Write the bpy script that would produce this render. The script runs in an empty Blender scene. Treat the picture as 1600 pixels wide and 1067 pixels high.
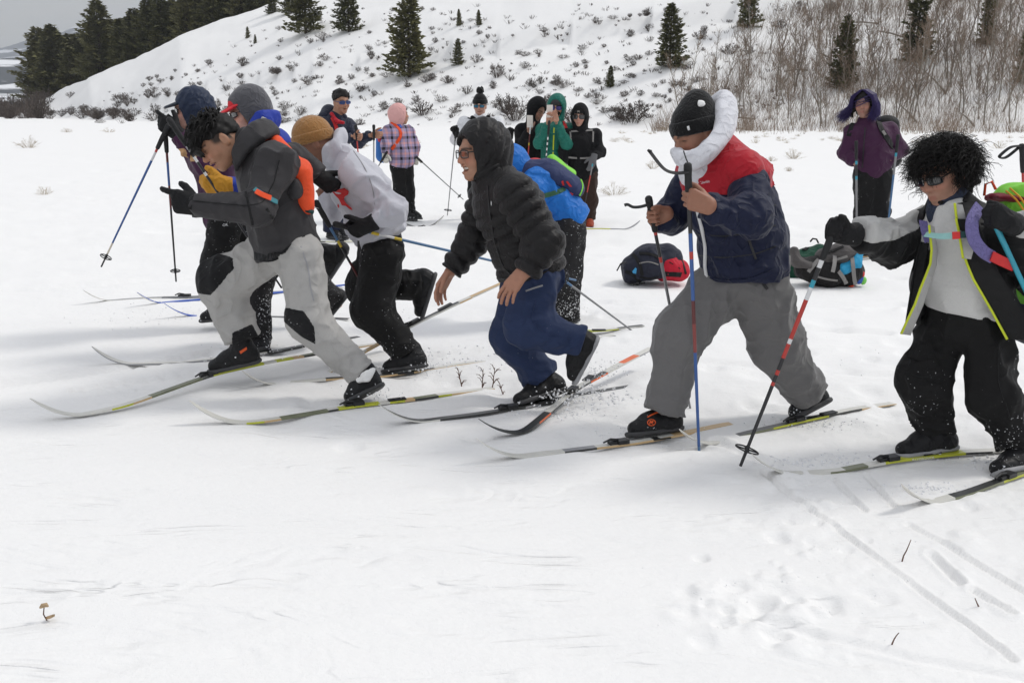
import bpy, bmesh, math, random
import numpy as np
from mathutils import Vector, Matrix
from mathutils.bvhtree import BVHTree

scene = bpy.context.scene
COL = scene.collection
rnd = random.Random(7)
nrs = np.random.RandomState(11)

# ------------------------------------------------------------------ camera
FPX = 1556.0
PITCH = math.radians(13.15)
CAM = np.array([0.0, 0.0, 1.45])
cam_data = bpy.data.cameras.new("camera")
cam_data.lens = 35.0
cam_data.sensor_width = 36.0
cam_data.clip_start = 0.05
cam_data.clip_end = 9000.0
cam = bpy.data.objects.new("camera", cam_data)
cam.location = CAM
cam.rotation_euler = (math.pi / 2 - PITCH, 0, 0)
COL.objects.link(cam)
scene.camera = cam

# ------------------------------------------------------------------ sky and sun
SUN_EL = math.radians(48)
SUN_AZ = math.radians(72)          # clockwise from +Y
world = bpy.data.worlds.new("World")
scene.world = world
world.use_nodes = True
wn = world.node_tree.nodes; wl = world.node_tree.links
wn.clear()
w_out = wn.new("ShaderNodeOutputWorld")
w_bg = wn.new("ShaderNodeBackground"); w_bg.inputs["Strength"].default_value = 0.1
w_sky = wn.new("ShaderNodeTexSky"); w_sky.sky_type = 'NISHITA'; w_sky.sun_disc = False
w_sky.sun_elevation = SUN_EL; w_sky.sun_rotation = SUN_AZ
w_sky.air_density = 1.0; w_sky.dust_density = 2.0; w_sky.altitude = 2200
w_tc = wn.new("ShaderNodeTexCoord")
w_map = wn.new("ShaderNodeMapping"); w_map.inputs["Scale"].default_value = (1, 1, 2.6)
w_n = wn.new("ShaderNodeTexNoise"); w_n.inputs["Scale"].default_value = 2.2
w_n.inputs["Detail"].default_value = 7; w_n.inputs["Roughness"].default_value = 0.55
w_ramp = wn.new("ShaderNodeValToRGB")
w_ramp.color_ramp.elements[0].position = 0.30; w_ramp.color_ramp.elements[0].color = (4.85, 5.5, 6.6, 1)
w_ramp.color_ramp.elements[1].position = 0.72; w_ramp.color_ramp.elements[1].color = (8.0, 7.6, 7.0, 1)
# an overcast sky is about three times brighter overhead than at the horizon
w_sep = wn.new("ShaderNodeSeparateXYZ")
w_mr = wn.new("ShaderNodeMapRange")
w_mr.inputs["From Min"].default_value = 0.0; w_mr.inputs["From Max"].default_value = 1.0
w_mr.inputs["To Min"].default_value = 0.74; w_mr.inputs["To Max"].default_value = 1.72
w_mul = wn.new("ShaderNodeVectorMath"); w_mul.operation = 'SCALE'
w_mix = wn.new("ShaderNodeMixRGB"); w_mix.inputs[0].default_value = 0.86
wl.new(w_tc.outputs["Generated"], w_map.inputs["Vector"])
wl.new(w_map.outputs[0], w_n.inputs["Vector"])
wl.new(w_n.outputs["Fac"], w_ramp.inputs[0])
wl.new(w_tc.outputs["Generated"], w_sep.inputs[0])
wl.new(w_sep.outputs["Z"], w_mr.inputs["Value"])
wl.new(w_ramp.outputs[0], w_mul.inputs[0])
wl.new(w_mr.outputs[0], w_mul.inputs["Scale"])
wl.new(w_sky.outputs[0], w_mix.inputs[1])
wl.new(w_mul.outputs[0], w_mix.inputs[2])
wl.new(w_mix.outputs[0], w_bg.inputs["Color"])
wl.new(w_bg.outputs[0], w_out.inputs["Surface"])

sun_data = bpy.data.lights.new("sun", 'SUN')
sun_data.energy = 1.5
sun_data.angle = math.radians(11)
sun_data.color = (1.0, 0.965, 0.91)
sun = bpy.data.objects.new("sun", sun_data)
sd = Vector((math.cos(SUN_EL) * math.sin(SUN_AZ), math.cos(SUN_EL) * math.cos(SUN_AZ), math.sin(SUN_EL)))
sun.rotation_euler = sd.to_track_quat('Z', 'Y').to_euler()
sun.location = (6, 4, 12)
COL.objects.link(sun)

scene.view_settings.view_transform = 'Standard'
scene.view_settings.look = 'None'
scene.view_settings.gamma = 1.0
scene.view_settings.exposure = -0.01
scene.view_settings.use_curve_mapping = False
scene.render.engine = 'CYCLES'
scene.cycles.use_denoising = True
scene.cycles.max_bounces = 6
scene.cycles.diffuse_bounces = 3
scene.cycles.glossy_bounces = 2
scene.cycles.transparent_max_bounces = 6
scene.cycles.volume_bounces = 0

# ------------------------------------------------------------------ pixels to places
_F = np.array([0, math.cos(PITCH), -math.sin(PITCH)])
_U = np.array([0, math.sin(PITCH), math.cos(PITCH)])
def ray(px, py):
    return np.array([(px - 800.0) / FPX, 0, 0]) + _F + _U * ((533.5 - py) / FPX)
def at(px, py, Y):
    "the point seen at a pixel at the distance Y in front of the camera"
    d = ray(px, py)
    return CAM + d * (Y / d[1])
def gp(px, py, z=0.0):
    "the point seen at a pixel on level ground of height z"
    d = ray(px, py)
    return CAM + d * ((z - CAM[2]) / d[2])
def nrm(v):
    v = np.asarray(v, float); return v / max(1e-9, np.linalg.norm(v))

# ------------------------------------------------------------------ noise
_T = nrs.rand(32, 32, 32).astype(np.float32)
def vn3(x, y, z):
    xi = np.floor(x).astype(np.int32); yi = np.floor(y).astype(np.int32); zi = np.floor(z).astype(np.int32)
    fx = x - xi; fy = y - yi; fz = z - zi
    fx = fx * fx * (3 - 2 * fx); fy = fy * fy * (3 - 2 * fy); fz = fz * fz * (3 - 2 * fz)
    x0 = xi & 31; x1 = (xi + 1) & 31; y0 = yi & 31; y1 = (yi + 1) & 31; z0 = zi & 31; z1 = (zi + 1) & 31
    def l(a, b, t): return a + (b - a) * t
    return l(l(l(_T[x0, y0, z0], _T[x1, y0, z0], fx), l(_T[x0, y1, z0], _T[x1, y1, z0], fx), fy),
             l(l(_T[x0, y0, z1], _T[x1, y0, z1], fx), l(_T[x0, y1, z1], _T[x1, y1, z1], fx), fy), fz)
def vn2(x, y, s=0.0):
    return vn3(x, y, np.full_like(x, 0.5 + s))
def fbm2(x, y, oct=4, s=0.0, g=0.5):
    a = 1.0; t = 0; r = 0
    for i in range(oct):
        r = r + a * vn2(x * 2 ** i + 13.7 * i, y * 2 ** i + 7.3 * i, s + i * 3.0); t += a; a *= g
    return r / t
def sstep(a, b, x):
    t = np.clip((x - a) / (b - a), 0, 1); return t * t * (3 - 2 * t)

# ------------------------------------------------------------------ objects
def tag(o, label=None, cat=None, group=None, kind=None):
    if label: o["label"] = label
    if cat: o["category"] = cat
    if group: o["group"] = group
    if kind: o["kind"] = kind
    return o
def empty(name, loc):
    o = bpy.data.objects.new(name, None); o.location = [float(v) for v in loc]
    o.empty_display_size = 0.1
    COL.objects.link(o); return o
def me_np(name, V, F, mats=None, midx=None, smooth=True):
    "mesh from arrays; F is (n,3) or (n,4), or a list of such arrays"
    V = np.ascontiguousarray(V, np.float32)
    if not isinstance(F, (list, tuple)): F = [F]
    F = [np.asarray(f, np.int32) for f in F if len(f)]
    me = bpy.data.meshes.new(name)
    me.vertices.add(len(V)); me.vertices.foreach_set("co", V.ravel())
    nl = sum(f.size for f in F); nf = sum(len(f) for f in F)
    me.loops.add(nl); me.loops.foreach_set("vertex_index", np.concatenate([f.ravel() for f in F]))
    me.polygons.add(nf)
    tot = np.concatenate([np.full(len(f), f.shape[1], np.int32) for f in F])
    st = np.concatenate([[0], np.cumsum(tot)[:-1]]).astype(np.int32)
    me.polygons.foreach_set("loop_start", st)
    if mats:
        for m in mats: me.materials.append(m)
    if midx is not None: me.polygons.foreach_set("material_index", np.asarray(midx, np.int32))
    me.polygons.foreach_set("use_smooth", np.full(nf, smooth))
    me.update(calc_edges=True); me.validate()
    return me
def obj(name, me, parent=None, loc=None):
    o = bpy.data.objects.new(name, me)
    if loc is not None: o.location = [float(v) for v in loc]
    COL.objects.link(o)
    if parent is not None: o.parent = parent
    return o

class MB:
    "collects simple shapes into one mesh"
    def __init__(s): s.V = []; s.Q = []; s.T = []; s.n = 0; s.qm = []; s.tm = []
    def add(s, V, Q=(), T=(), m=0):
        V = np.asarray(V, np.float32)
        if len(Q): s.Q.append(np.asarray(Q, np.int32) + s.n); s.qm.append(np.full(len(Q), m))
        if len(T): s.T.append(np.asarray(T, np.int32) + s.n); s.tm.append(np.full(len(T), m))
        s.V.append(V); s.n += len(V)
    def box(s, c, size, R=None, m=0):
        sx, sy, sz = [q / 2 for q in size]
        V = np.array([[x, y, z] for x in (-sx, sx) for y in (-sy, sy) for z in (-sz, sz)])
        if R is not None: V = V @ np.asarray(R)          # rows of R are the axes
        Q = [(0, 1, 3, 2), (4, 6, 7, 5), (0, 4, 5, 1), (2, 3, 7, 6), (0, 2, 6, 4), (1, 5, 7, 3)]
        s.add(V + np.asarray(c), Q, m=m)
    def tube(s, pts, rad, n=6, cap=True, m=0, flat=None, side=None):
        "a tube along pts; flat squashes it along the direction across side"
        P = np.asarray(pts, float); k = len(P)
        r = np.broadcast_to(np.asarray(rad, float), (k,))
        T = np.gradient(P, axis=0); T /= np.maximum(1e-9, np.linalg.norm(T, axis=1))[:, None]
        up = np.array([0, 0, 1.0]) if abs(T[0][2]) < .9 else np.array([1.0, 0, 0])
        if side is not None: up = np.asarray(side, float)
        A = []; prev = up
        for i in range(k):
            u = prev if side is None else up
            a = u - T[i] * np.dot(u, T[i]); l = np.linalg.norm(a)
            a = a / l if l > 1e-6 else nrm(np.cross(T[i], [0.3, 0.5, 0.8]))
            A.append(a); prev = a
        A = np.array(A); B = np.cross(T, A)
        th = np.arange(n) * 2 * math.pi / n
        fl = 1.0 if flat is None else flat
        V = P[:, None, :] + r[:, None, None] * (np.cos(th)[None, :, None] * A[:, None, :] + fl * np.sin(th)[None, :, None] * B[:, None, :])
        V = V.reshape(-1, 3)
        i = np.arange(k - 1)[:, None] * n; j = np.arange(n)[None, :]; j2 = (j + 1) % n
        Q = np.stack([i + j, i + j2, i + n + j2, i + n + j], -1).reshape(-1, 4)
        Tt = []
        if cap:
            V = np.vstack([V, P[0], P[-1]]); a0 = k * n
            Tt = [(a0, (q + 1) % n, q) for q in range(n)] + [(a0 + 1, (k - 1) * n + q, (k - 1) * n + (q + 1) % n) for q in range(n)]
        s.add(V, Q, Tt, m=m)
    def mesh(s, name, mats, smooth=True, base=None):
        V = np.vstack(s.V)
        if base is not None: V = V - np.asarray(base)
        F = []; M = []
        if s.Q: F.append(np.vstack(s.Q)); M.append(np.concatenate(s.qm))
        if s.T: F.append(np.vstack(s.T)); M.append(np.concatenate(s.tm))
        return me_np(name, V, F, mats, np.concatenate(M), smooth)

# ------------------------------------------------------------------ materials
_mats = {}
def new_mat(name):
    m = bpy.data.materials.new(name); m.use_nodes = True
    return m, m.node_tree.nodes, m.node_tree.links, m.node_tree.nodes["Principled BSDF"]
def plain(name, col, rough=0.6, metal=0.0, vary=0.12, scale=18.0, bump=0.0, bscale=60.0, spec=0.4, coat=0.0):
    if name in _mats: return _mats[name]
    m, n, l, p = new_mat(name)
    tc = n.new("ShaderNodeTexCoord")
    t = n.new("ShaderNodeTexNoise"); t.inputs["Scale"].default_value = scale; t.inputs["Detail"].default_value = 5
    l.new(tc.outputs["Object"], t.inputs["Vector"])
    mx = n.new("ShaderNodeMixRGB"); mx.blend_type = 'MIX'
    mx.inputs[1].default_value = (*[c * (1 - vary) for c in col], 1)
    mx.inputs[2].default_value = (*[min(1, c * (1 + vary)) for c in col], 1)
    l.new(t.outputs["Fac"], mx.inputs[0]); l.new(mx.outputs[0], p.inputs["Base Color"])
    p.inputs["Roughness"].default_value = rough; p.inputs["Metallic"].default_value = metal
    p.inputs["Specular IOR Level"].default_value = spec
    p.inputs["Coat Weight"].default_value = coat
    if bump:
        b = n.new("ShaderNodeTexNoise"); b.inputs["Scale"].default_value = bscale; b.inputs["Detail"].default_value = 4
        l.new(tc.outputs["Object"], b.inputs["Vector"])
        bp = n.new("ShaderNodeBump"); bp.inputs["Strength"].default_value = 1.0; bp.inputs["Distance"].default_value = bump
        l.new(b.outputs["Fac"], bp.inputs["Height"]); l.new(bp.outputs[0], p.inputs["Normal"])
    _mats[name] = m; return m
def cloth(name, col, rough=0.8, bump=0.004, bscale=14.0, dust=0.0, dustz=0.0, sheen=0.03, fine=0.0006):
    "woven fabric: soft creases, fine weave and, where asked, specks of blown snow that get denser towards the hem"
    if name in _mats: return _mats[name]
    m, n, l, p = new_mat(name)
    tc = n.new("ShaderNodeTexCoord")
    a = n.new("ShaderNodeTexNoise"); a.inputs["Scale"].default_value = bscale; a.inputs["Detail"].default_value = 6
    a.inputs["Distortion"].default_value = 0.5; a.noise_type = 'RIDGED_MULTIFRACTAL'; a.inputs["Detail"].default_value = 3
    a.inputs["Roughness"].default_value = .45; a.inputs["Offset"].default_value = .85; a.inputs["Gain"].default_value = 1.2
    b = n.new("ShaderNodeTexNoise"); b.inputs["Scale"].default_value = 320; b.inputs["Detail"].default_value = 2
    for t in (a, b): l.new(tc.outputs["Object"], t.inputs["Vector"])
    mx = n.new("ShaderNodeMixRGB")
    mx.inputs[1].default_value = (*[c * 0.86 for c in col], 1)
    mx.inputs[2].default_value = (*[min(1, c * 1.14) for c in col], 1)
    l.new(b.outputs["Fac"], mx.inputs[0])
    last = mx.outputs[0]
    b1 = n.new("ShaderNodeBump"); b1.inputs["Distance"].default_value = bump; b1.inputs["Strength"].default_value = 1
    b2 = n.new("ShaderNodeBump"); b2.inputs["Distance"].default_value = fine; b2.inputs["Strength"].default_value = 1
    l.new(a.outputs["Fac"], b1.inputs["Height"]); l.new(b.outputs["Fac"], b2.inputs["Height"]); l.new(b1.outputs[0], b2.inputs["Normal"])
    l.new(b2.outputs[0], p.inputs["Normal"])
    if dust > 0:
        s1 = n.new("ShaderNodeTexNoise"); s1.inputs["Scale"].default_value = 95; s1.inputs["Detail"].default_value = 3
        s2 = n.new("ShaderNodeTexNoise"); s2.inputs["Scale"].default_value = 5; s2.inputs["Detail"].default_value = 3
        for t in (s1, s2): l.new(tc.outputs["Object"], t.inputs["Vector"])
        sp = n.new("ShaderNodeSeparateXYZ"); l.new(tc.outputs["Object"], sp.inputs[0])
        mz = n.new("ShaderNodeMapRange"); mz.inputs["From Min"].default_value = 0.05; mz.inputs["From Max"].default_value = max(0.1, dustz)
        mz.inputs["To Min"].default_value = 0.085; mz.inputs["To Max"].default_value = 0.0
        l.new(sp.outputs["Z"], mz.inputs["Value"])
        ad = n.new("ShaderNodeMath"); ad.operation = 'ADD'; l.new(s1.outputs["Fac"], ad.inputs[0])
        m2 = n.new("ShaderNodeMath"); m2.operation = 'MULTIPLY'; m2.inputs[1].default_value = 0.32
        l.new(s2.outputs["Fac"], m2.inputs[0]); l.new(m2.outputs[0], ad.inputs[1])
        ad2 = n.new("ShaderNodeMath"); ad2.operation = 'ADD'; l.new(ad.outputs[0], ad2.inputs[0]); l.new(mz.outputs[0], ad2.inputs[1])
        rp = n.new("ShaderNodeMapRange"); t0 = 0.955 - 0.12 * dust
        rp.inputs["From Min"].default_value = t0; rp.inputs["From Max"].default_value = t0 + 0.05
        l.new(ad2.outputs[0], rp.inputs["Value"])
        md = n.new("ShaderNodeMixRGB"); md.inputs[2].default_value = (0.8, 0.81, 0.83, 1)
        l.new(last, md.inputs[1]); l.new(rp.outputs[0], md.inputs[0]); last = md.outputs[0]
    l.new(last, p.inputs["Base Color"])
    p.inputs["Roughness"].default_value = rough
    p.inputs["Specular IOR Level"].default_value = 0.22
    p.inputs["Sheen Weight"].default_value = sheen; p.inputs["Sheen Roughness"].default_value = 0.5
    _mats[name] = m; return m
def varied(name, c0, c1, rough=0.8, per_object=True, scale=3.0, trans=0.0):
    "foliage and twigs: colour runs between two tones over the plant and from plant to plant"
    if name in _mats: return _mats[name]
    m, n, l, p = new_mat(name)
    tc = n.new("ShaderNodeTexCoord")
    t = n.new("ShaderNodeTexNoise"); t.inputs["Scale"].default_value = scale; t.inputs["Detail"].default_value = 4
    l.new(tc.outputs["Object"], t.inputs["Vector"])
    oi = n.new("ShaderNodeObjectInfo")
    ad = n.new("ShaderNodeMath"); ad.operation = 'MULTIPLY_ADD'; ad.inputs[1].default_value = 0.5; 
    l.new(oi.outputs["Random"], ad.inputs[0]); l.new(t.outputs["Fac"], ad.inputs[2])
    mr = n.new("ShaderNodeMapRange"); mr.inputs["From Min"].default_value = 0.35; mr.inputs["From Max"].default_value = 1.15
    l.new(ad.outputs[0], mr.inputs["Value"])
    mx = n.new("ShaderNodeMixRGB"); mx.inputs[1].default_value = (*c0, 1); mx.inputs[2].default_value = (*c1, 1)
    l.new(mr.outputs[0], mx.inputs[0]); l.new(mx.outputs[0], p.inputs["Base Color"])
    p.inputs["Roughness"].default_value = rough; p.inputs["Specular IOR Level"].default_value = 0.2
    _mats[name] = m; return m
# ================================================================== the land
def snow_mat():
    m, n, l, p = new_mat("snow")
    tc = n.new("ShaderNodeTexCoord")
    def noise(sc, det, rough=0.55, mp=(1, 1, 1), rot=0.0, dist=0.0):
        mpn = n.new("ShaderNodeMapping"); mpn.inputs["Scale"].default_value = mp; mpn.inputs["Rotation"].default_value = (0, 0, rot)
        l.new(tc.outputs["Object"], mpn.inputs["Vector"])
        t = n.new("ShaderNodeTexNoise"); t.inputs["Scale"].default_value = sc; t.inputs["Detail"].default_value = det
        t.inputs["Roughness"].default_value = rough; t.inputs["Distortion"].default_value = dist
        l.new(mpn.outputs[0], t.inputs["Vector"]); return t.outputs["Fac"]
    a = noise(2.2, 8, 0.62, (0.45, 1.3, 1), 0.25, 0.6)
    b = noise(26, 6, 0.65)
    c = noise(260, 3, 0.6)
    # wind crust: low scalloped steps, strongest close by where the snow was never skied
    def mth(op, x, y=None, z=None):
        q = n.new("ShaderNodeMath"); q.operation = op
        for i, v in enumerate((x, y, z)):
            if v is None: continue
            if isinstance(v, (int, float)): q.inputs[i].default_value = v
            else: l.new(v, q.inputs[i])
        return q.outputs[0]
    def rng(v, a0, a1, b0, b1):
        q = n.new("ShaderNodeMapRange"); q.interpolation_type = 'SMOOTHSTEP'
        for nm, val in (("From Min", a0), ("From Max", a1), ("To Min", b0), ("To Max", b1)): q.inputs[nm].default_value = val
        l.new(v, q.inputs["Value"]); return q.outputs[0]
    sep = n.new("ShaderNodeSeparateXYZ"); l.new(tc.outputs["Object"], sep.inputs[0])
    f = mth('FRACT', mth('MULTIPLY', noise(1.7, 3, .55, (.60, 1.6, 1), .16, .9), 8.0))
    saw = mth('SUBTRACT', f, rng(f, 0, .34, 0, 1))
    msk = mth('MULTIPLY', mth('MULTIPLY', rng(noise(1.3, 3), .40, .62, .15, 1), rng(noise(5.0, 2, .5, (.6, 1.6, 1)), .42, .62, .0, 1)), rng(sep.outputs["Y"], 3.6, 5.6, 1, .12))
    msk = mth('MULTIPLY', msk, rng(sep.outputs["X"], .2, 1.2, 1, .35))
    crust = mth('MULTIPLY', saw, msk)
    prev = None
    for h, d in ((crust, .019), (a, 0.022), (b, 0.006), (c, 0.0012)):
        bp = n.new("ShaderNodeBump"); bp.inputs["Strength"].default_value = 0.8; bp.inputs["Distance"].default_value = d
        l.new(h, bp.inputs["Height"])
        if prev: l.new(prev, bp.inputs["Normal"])
        prev = bp.outputs[0]
    l.new(prev, p.inputs["Normal"])
    mx = n.new("ShaderNodeMixRGB"); mx.inputs[1].default_value = (0.835, 0.83, 0.822, 1); mx.inputs[2].default_value = (0.885, 0.876, 0.86, 1)
    l.new(a, mx.inputs[0]); l.new(mx.outputs[0], p.inputs["Base Color"])
    p.inputs["Roughness"].default_value = 0.7; p.inputs["Specular IOR Level"].default_value = 0.25
    return m
M_SNOW = snow_mat()

# foot of the hill and its skyline, as seen from left to right
_px = np.array([-900, -300, 0, 50, 160, 300, 500, 800, 1100, 1600, 2300, 3200.0])
_d0 = np.array([420, 330, 235, 180, 140, 108, 90, 79, 72, 66, 60, 55.0])
_d1 = np.array([560, 470, 330, 215, 178, 165, 165, 170, 175, 175, 170, 165.0])
_h1 = np.array([0.2, 0.3, 0.5, 1.6, 6.9, 12.6, 19.5, 29, 38, 46, 48, 46.0])
_ax = (_px - 800) / FPX
def hill(x, y):
    yy = np.maximum(y, 5.0)
    az = x / yy
    d0 = np.interp(az, _ax, _d0); d1 = np.interp(az, _ax, _d1); h1 = np.interp(az, _ax, _h1)
    t = (yy - d0) / (d1 - d0)
    up = np.where(t < 0, 0, np.where(t < 1, np.clip(t, 0, 1), 1))
    # straight slope that rounds off at the foot and at the crest
    up = np.where(t < 1.0, 1.18 * np.clip(t, 0, 1) - 0.18 * np.clip(t, 0, 1) ** 3, 1.0)
    foot = np.sqrt(np.clip(t, 0, None) ** 2 + 0.0012) - 0.0346
    up = np.where(t < 0.25, np.minimum(up, foot * 1.18), up)
    fall = np.clip(t - 1.0, 0, None)
    return h1 * (up - 0.55 * fall ** 2 / (1 + fall)) 
def hill_rough(x, y, z):
    w = sstep(0.2, 2.5, z)
    return w * ((fbm2(x * .07, y * .07, 3) - .5) * 2.2 + (fbm2(x * .35, y * .35, 3, 4.0) - .5) * .7)

TRACKS = [  # (ground pixels, half width m, depth m)
    ([(1195, 742), (1250, 790), (1330, 845), (1440, 928), (1520, 985), (1582, 1034)], .012, .012),
    ([(1418, 822), (1470, 850), (1540, 893), (1620, 940)], .012, .010),
    ([(1105, 948), (1200, 975), (1320, 1005), (1440, 1035), (1600, 1064)], .02, .009),
    ([(1455, 870), (1500, 915)], .016, .014), ([(1520, 925), (1580, 962)], .014, .012),
    ([(1300, 750), (1352, 800)], .010, .010), ([(1352, 745), (1398, 796)], .010, .010),
    ([(-60, 612), (100, 592), (330, 556)], .05, .03), ([(120, 612), (200, 600), (300, 588)], .03, .02),
    ([(640, 560), (760, 548), (900, 542)], .04, .03), ([(620, 640), (900, 628), (1000, 622)], .03, .02),
    ([(1050, 560), (1200, 575), (1420, 590)], .05, .02), ([(900, 470), (1100, 480), (1400, 478)], .07, .025),
    ([(950, 495), (1120, 505), (1380, 520)], .06, .025), ([(0, 455), (160, 445), (330, 430)], .08, .03),
    ([(1120, 690), (1180, 720), (1240, 742)], .03, .02),
]
_tr = [(np.array([gp(*q)[:2] for q in p]), w, d) for p, w, d in TRACKS]
_pits = []
_r = random.Random(5)
for _ in range(70):      # scuffed snow, lower right
    g = gp(_r.gauss(1190, 75), _r.gauss(955, 26)); _pits.append((g[0], g[1], _r.uniform(.02, .05), _r.uniform(-.022, .014)))
for _ in range(46):
    g = gp(_r.gauss(1265, 70), _r.gauss(815, 42)); _pits.append((g[0], g[1], _r.uniform(.015, .04), _r.uniform(-.015, .016)))
for _ in range(230):     # trampled ground around and behind the skiers
    g = gp(_r.uniform(420, 1650), _r.uniform(385, 700)); _pits.append((g[0], g[1], _r.uniform(.05, .14), _r.uniform(-.028, .016)))
for _ in range(160):
    g = gp(_r.uniform(100, 1650), _r.uniform(235, 400)); _pits.append((g[0], g[1], _r.uniform(.12, .3), _r.uniform(-.06, .03)))
_P = np.array(_pits)

def near_snow(x, y):
    "relief of the snow on the flat: wind crust, ski tracks, scuffs"
    h = np.zeros_like(x)
    f = 1 - sstep(30, 60, y)
    h += f * (fbm2(x * .45, y * .45, 3, 2.0) - .5) * .035
    h += sstep(4, 14, y) * f * (fbm2(x * .9, y * 1.6, 4, 6.0) - .5) * .07
    # trampled and ruffled further back
    w2 = sstep(4.3, 5.5, y) * (1 - sstep(16, 26, y))
    h += w2 * (fbm2(x * 2.6, y * 3.4, 4, 21.0) - .5) * (.022 + .04 * sstep(6.2, 8.0, y))
    w3 = sstep(0.3, 1.1, x) * (1 - sstep(4.6, 5.6, y))
    h += w3 * np.clip(fbm2(x * 9, y * 9, 3, 31.0) - .52, 0, 1) * .05
    for P, wd, dp in _tr:
        best = np.full_like(x, 9.0)
        for a, b in zip(P[:-1], P[1:]):
            ab = b - a; L2 = ab @ ab
            lo = np.minimum(a, b) - .5; hi = np.maximum(a, b) + .5
            k = np.nonzero((x > lo[0]) & (x < hi[0]) & (y > lo[1]) & (y < hi[1]))
            if not len(k[0]): continue
            xs = x[k]; ys = y[k]
            t = np.clip(((xs - a[0]) * ab[0] + (ys - a[1]) * ab[1]) / L2, 0, 1)
            best[k] = np.minimum(best[k], np.hypot(xs - a[0] - t * ab[0], ys - a[1] - t * ab[1]))
        k = np.nonzero(best < wd * 4)
        d = best[k] / wd
        wob = .6 + .8 * vn2(x[k] * 5, y[k] * 5, 2.0)
        h[k] += wob * (-dp * np.exp(-(d ** 4)) + dp * .38 * np.exp(-((d - 1.7) / .6) ** 2))
    for px_, py_, r_, a_ in _P:
        k = np.nonzero((np.abs(x - px_) < 2.2 * r_) & (np.abs(y - py_) < 2.2 * r_))
        if len(k[0]):
            q = ((x[k] - px_) ** 2 + (y[k] - py_) ** 2) / r_ ** 2
            h[k] += a_ * np.exp(-q * q)
    return h
def gz(x, y):
    x = np.atleast_1d(np.asarray(x, float)); y = np.atleast_1d(np.asarray(y, float))
    hz = hill(x, y); out = hz + hill_rough(x, y, hz)
    k = np.nonzero((hz < .3) & (y < 62) & (y > .5))[0]
    if len(k): out[k] += near_snow(x[k], y[k])
    return out
def gz1(x, y): return float(gz(x, y)[0])

def build_ground():
    core = np.linspace(-.72, .72, 640)
    out = np.array([.76, .82, .92, 1.1, 1.5, 2.2])
    az = np.concatenate([-out[::-1], core, out])
    rows = [-60, -25, -10, -4, -1.5, 0.0, .6, 1.0]
    y = 1.3
    while y < 620:
        rows.append(y); y *= 1.0045 if 2.1 < y < 4.6 else 1.0082 if y < 9 else (1.011 if y < 60 else 1.016)
    rows += [800, 1200, 2000, 2900]
    rows = np.array(rows)
    A, Y = np.meshgrid(az, rows)
    X = A * np.maximum(Y, 1.3)
    far = Y < 1.0
    X = np.where(far, A * 1.3 * (1 + (1.3 - Y) * .8), X)
    Z = gz(X.ravel(), Y.ravel()).reshape(X.shape)
    Z = np.where(Y > 640, -6.0, Z); X = np.where(Y > 640, np.clip(X, -1500, 1500), X)
    V = np.stack([X, Y, Z], -1).reshape(-1, 3)
    nr, nc = X.shape
    i = np.arange(nr - 1)[:, None] * nc; j = np.arange(nc - 1)[None, :]
    Q = np.stack([i + j, i + j + 1, i + nc + j + 1, i + nc + j], -1).reshape(-1, 4)
    return tag(obj("snow_ground", me_np("snow_ground", V, Q, [M_SNOW])), "snow covered meadow rising into a sagebrush hillside", None, None, "structure")
build_ground()

# far ridges beyond the trees at the left; haze painted into their dark tones
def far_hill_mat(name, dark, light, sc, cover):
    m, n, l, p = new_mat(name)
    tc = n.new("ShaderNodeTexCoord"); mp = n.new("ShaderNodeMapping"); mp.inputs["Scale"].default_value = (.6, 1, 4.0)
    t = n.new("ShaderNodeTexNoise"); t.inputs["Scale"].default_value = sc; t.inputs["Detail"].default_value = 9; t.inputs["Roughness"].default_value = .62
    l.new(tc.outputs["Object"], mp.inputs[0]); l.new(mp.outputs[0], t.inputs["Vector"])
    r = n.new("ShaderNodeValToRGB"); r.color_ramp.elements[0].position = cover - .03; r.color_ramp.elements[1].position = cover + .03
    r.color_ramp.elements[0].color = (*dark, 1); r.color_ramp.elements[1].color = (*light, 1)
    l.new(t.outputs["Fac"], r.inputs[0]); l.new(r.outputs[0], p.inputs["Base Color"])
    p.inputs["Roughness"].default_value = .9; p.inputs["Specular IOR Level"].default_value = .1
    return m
def ridge(name, Y0, Y1, prof, seed, mat):
    "a range of hills: prof gives skyline pixels at the distance Y1"
    px = np.linspace(prof[0][0], prof[-1][0], 160)
    py = np.interp(px, [p[0] for p in prof], [p[1] for p in prof])
    top = np.array([at(a, b, Y1)[2] for a, b in zip(px, py)])
    xs = np.array([at(a, 100, Y1)[0] for a in px])
    V = []; rows = 26
    for r in range(rows + 8):
        t = r / (rows - 1)
        Y = Y0 + (Y1 - Y0) * t
        hgt = top * min(1, t) ** 1.25 if t <= 1 else top * max(0, 1 - (t - 1) * 4)
        nz = (fbm2(xs / (60 + seed), np.full_like(xs, Y / 60.0), 4, seed) - .5) * top * .16 * min(1, t * 3)
        V.append(np.stack([xs * (Y / Y1 * .5 + .5), np.full_like(xs, Y), hgt + nz - 5], -1))
    V = np.concatenate(V); nc = len(xs); nr = rows + 8
    i = np.arange(nr - 1)[:, None] * nc; j = np.arange(nc - 1)[None, :]
    Q = np.stack([i + j, i + j + 1, i + nc + j + 1, i + nc + j], -1).reshape(-1, 4)
    return tag(obj(name, me_np(name, V, Q, [mat])), None, None, None, "structure")
ridge("hills", 560, 900, [(-700, 60), (-200, 78), (0, 82), (60, 80), (140, 74), (260, 70), (420, 60), (700, 40)], 3.0,
      far_hill_mat("forested_hill", (.10, .108, .118), (.80, .81, .83), .011, .52))
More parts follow.
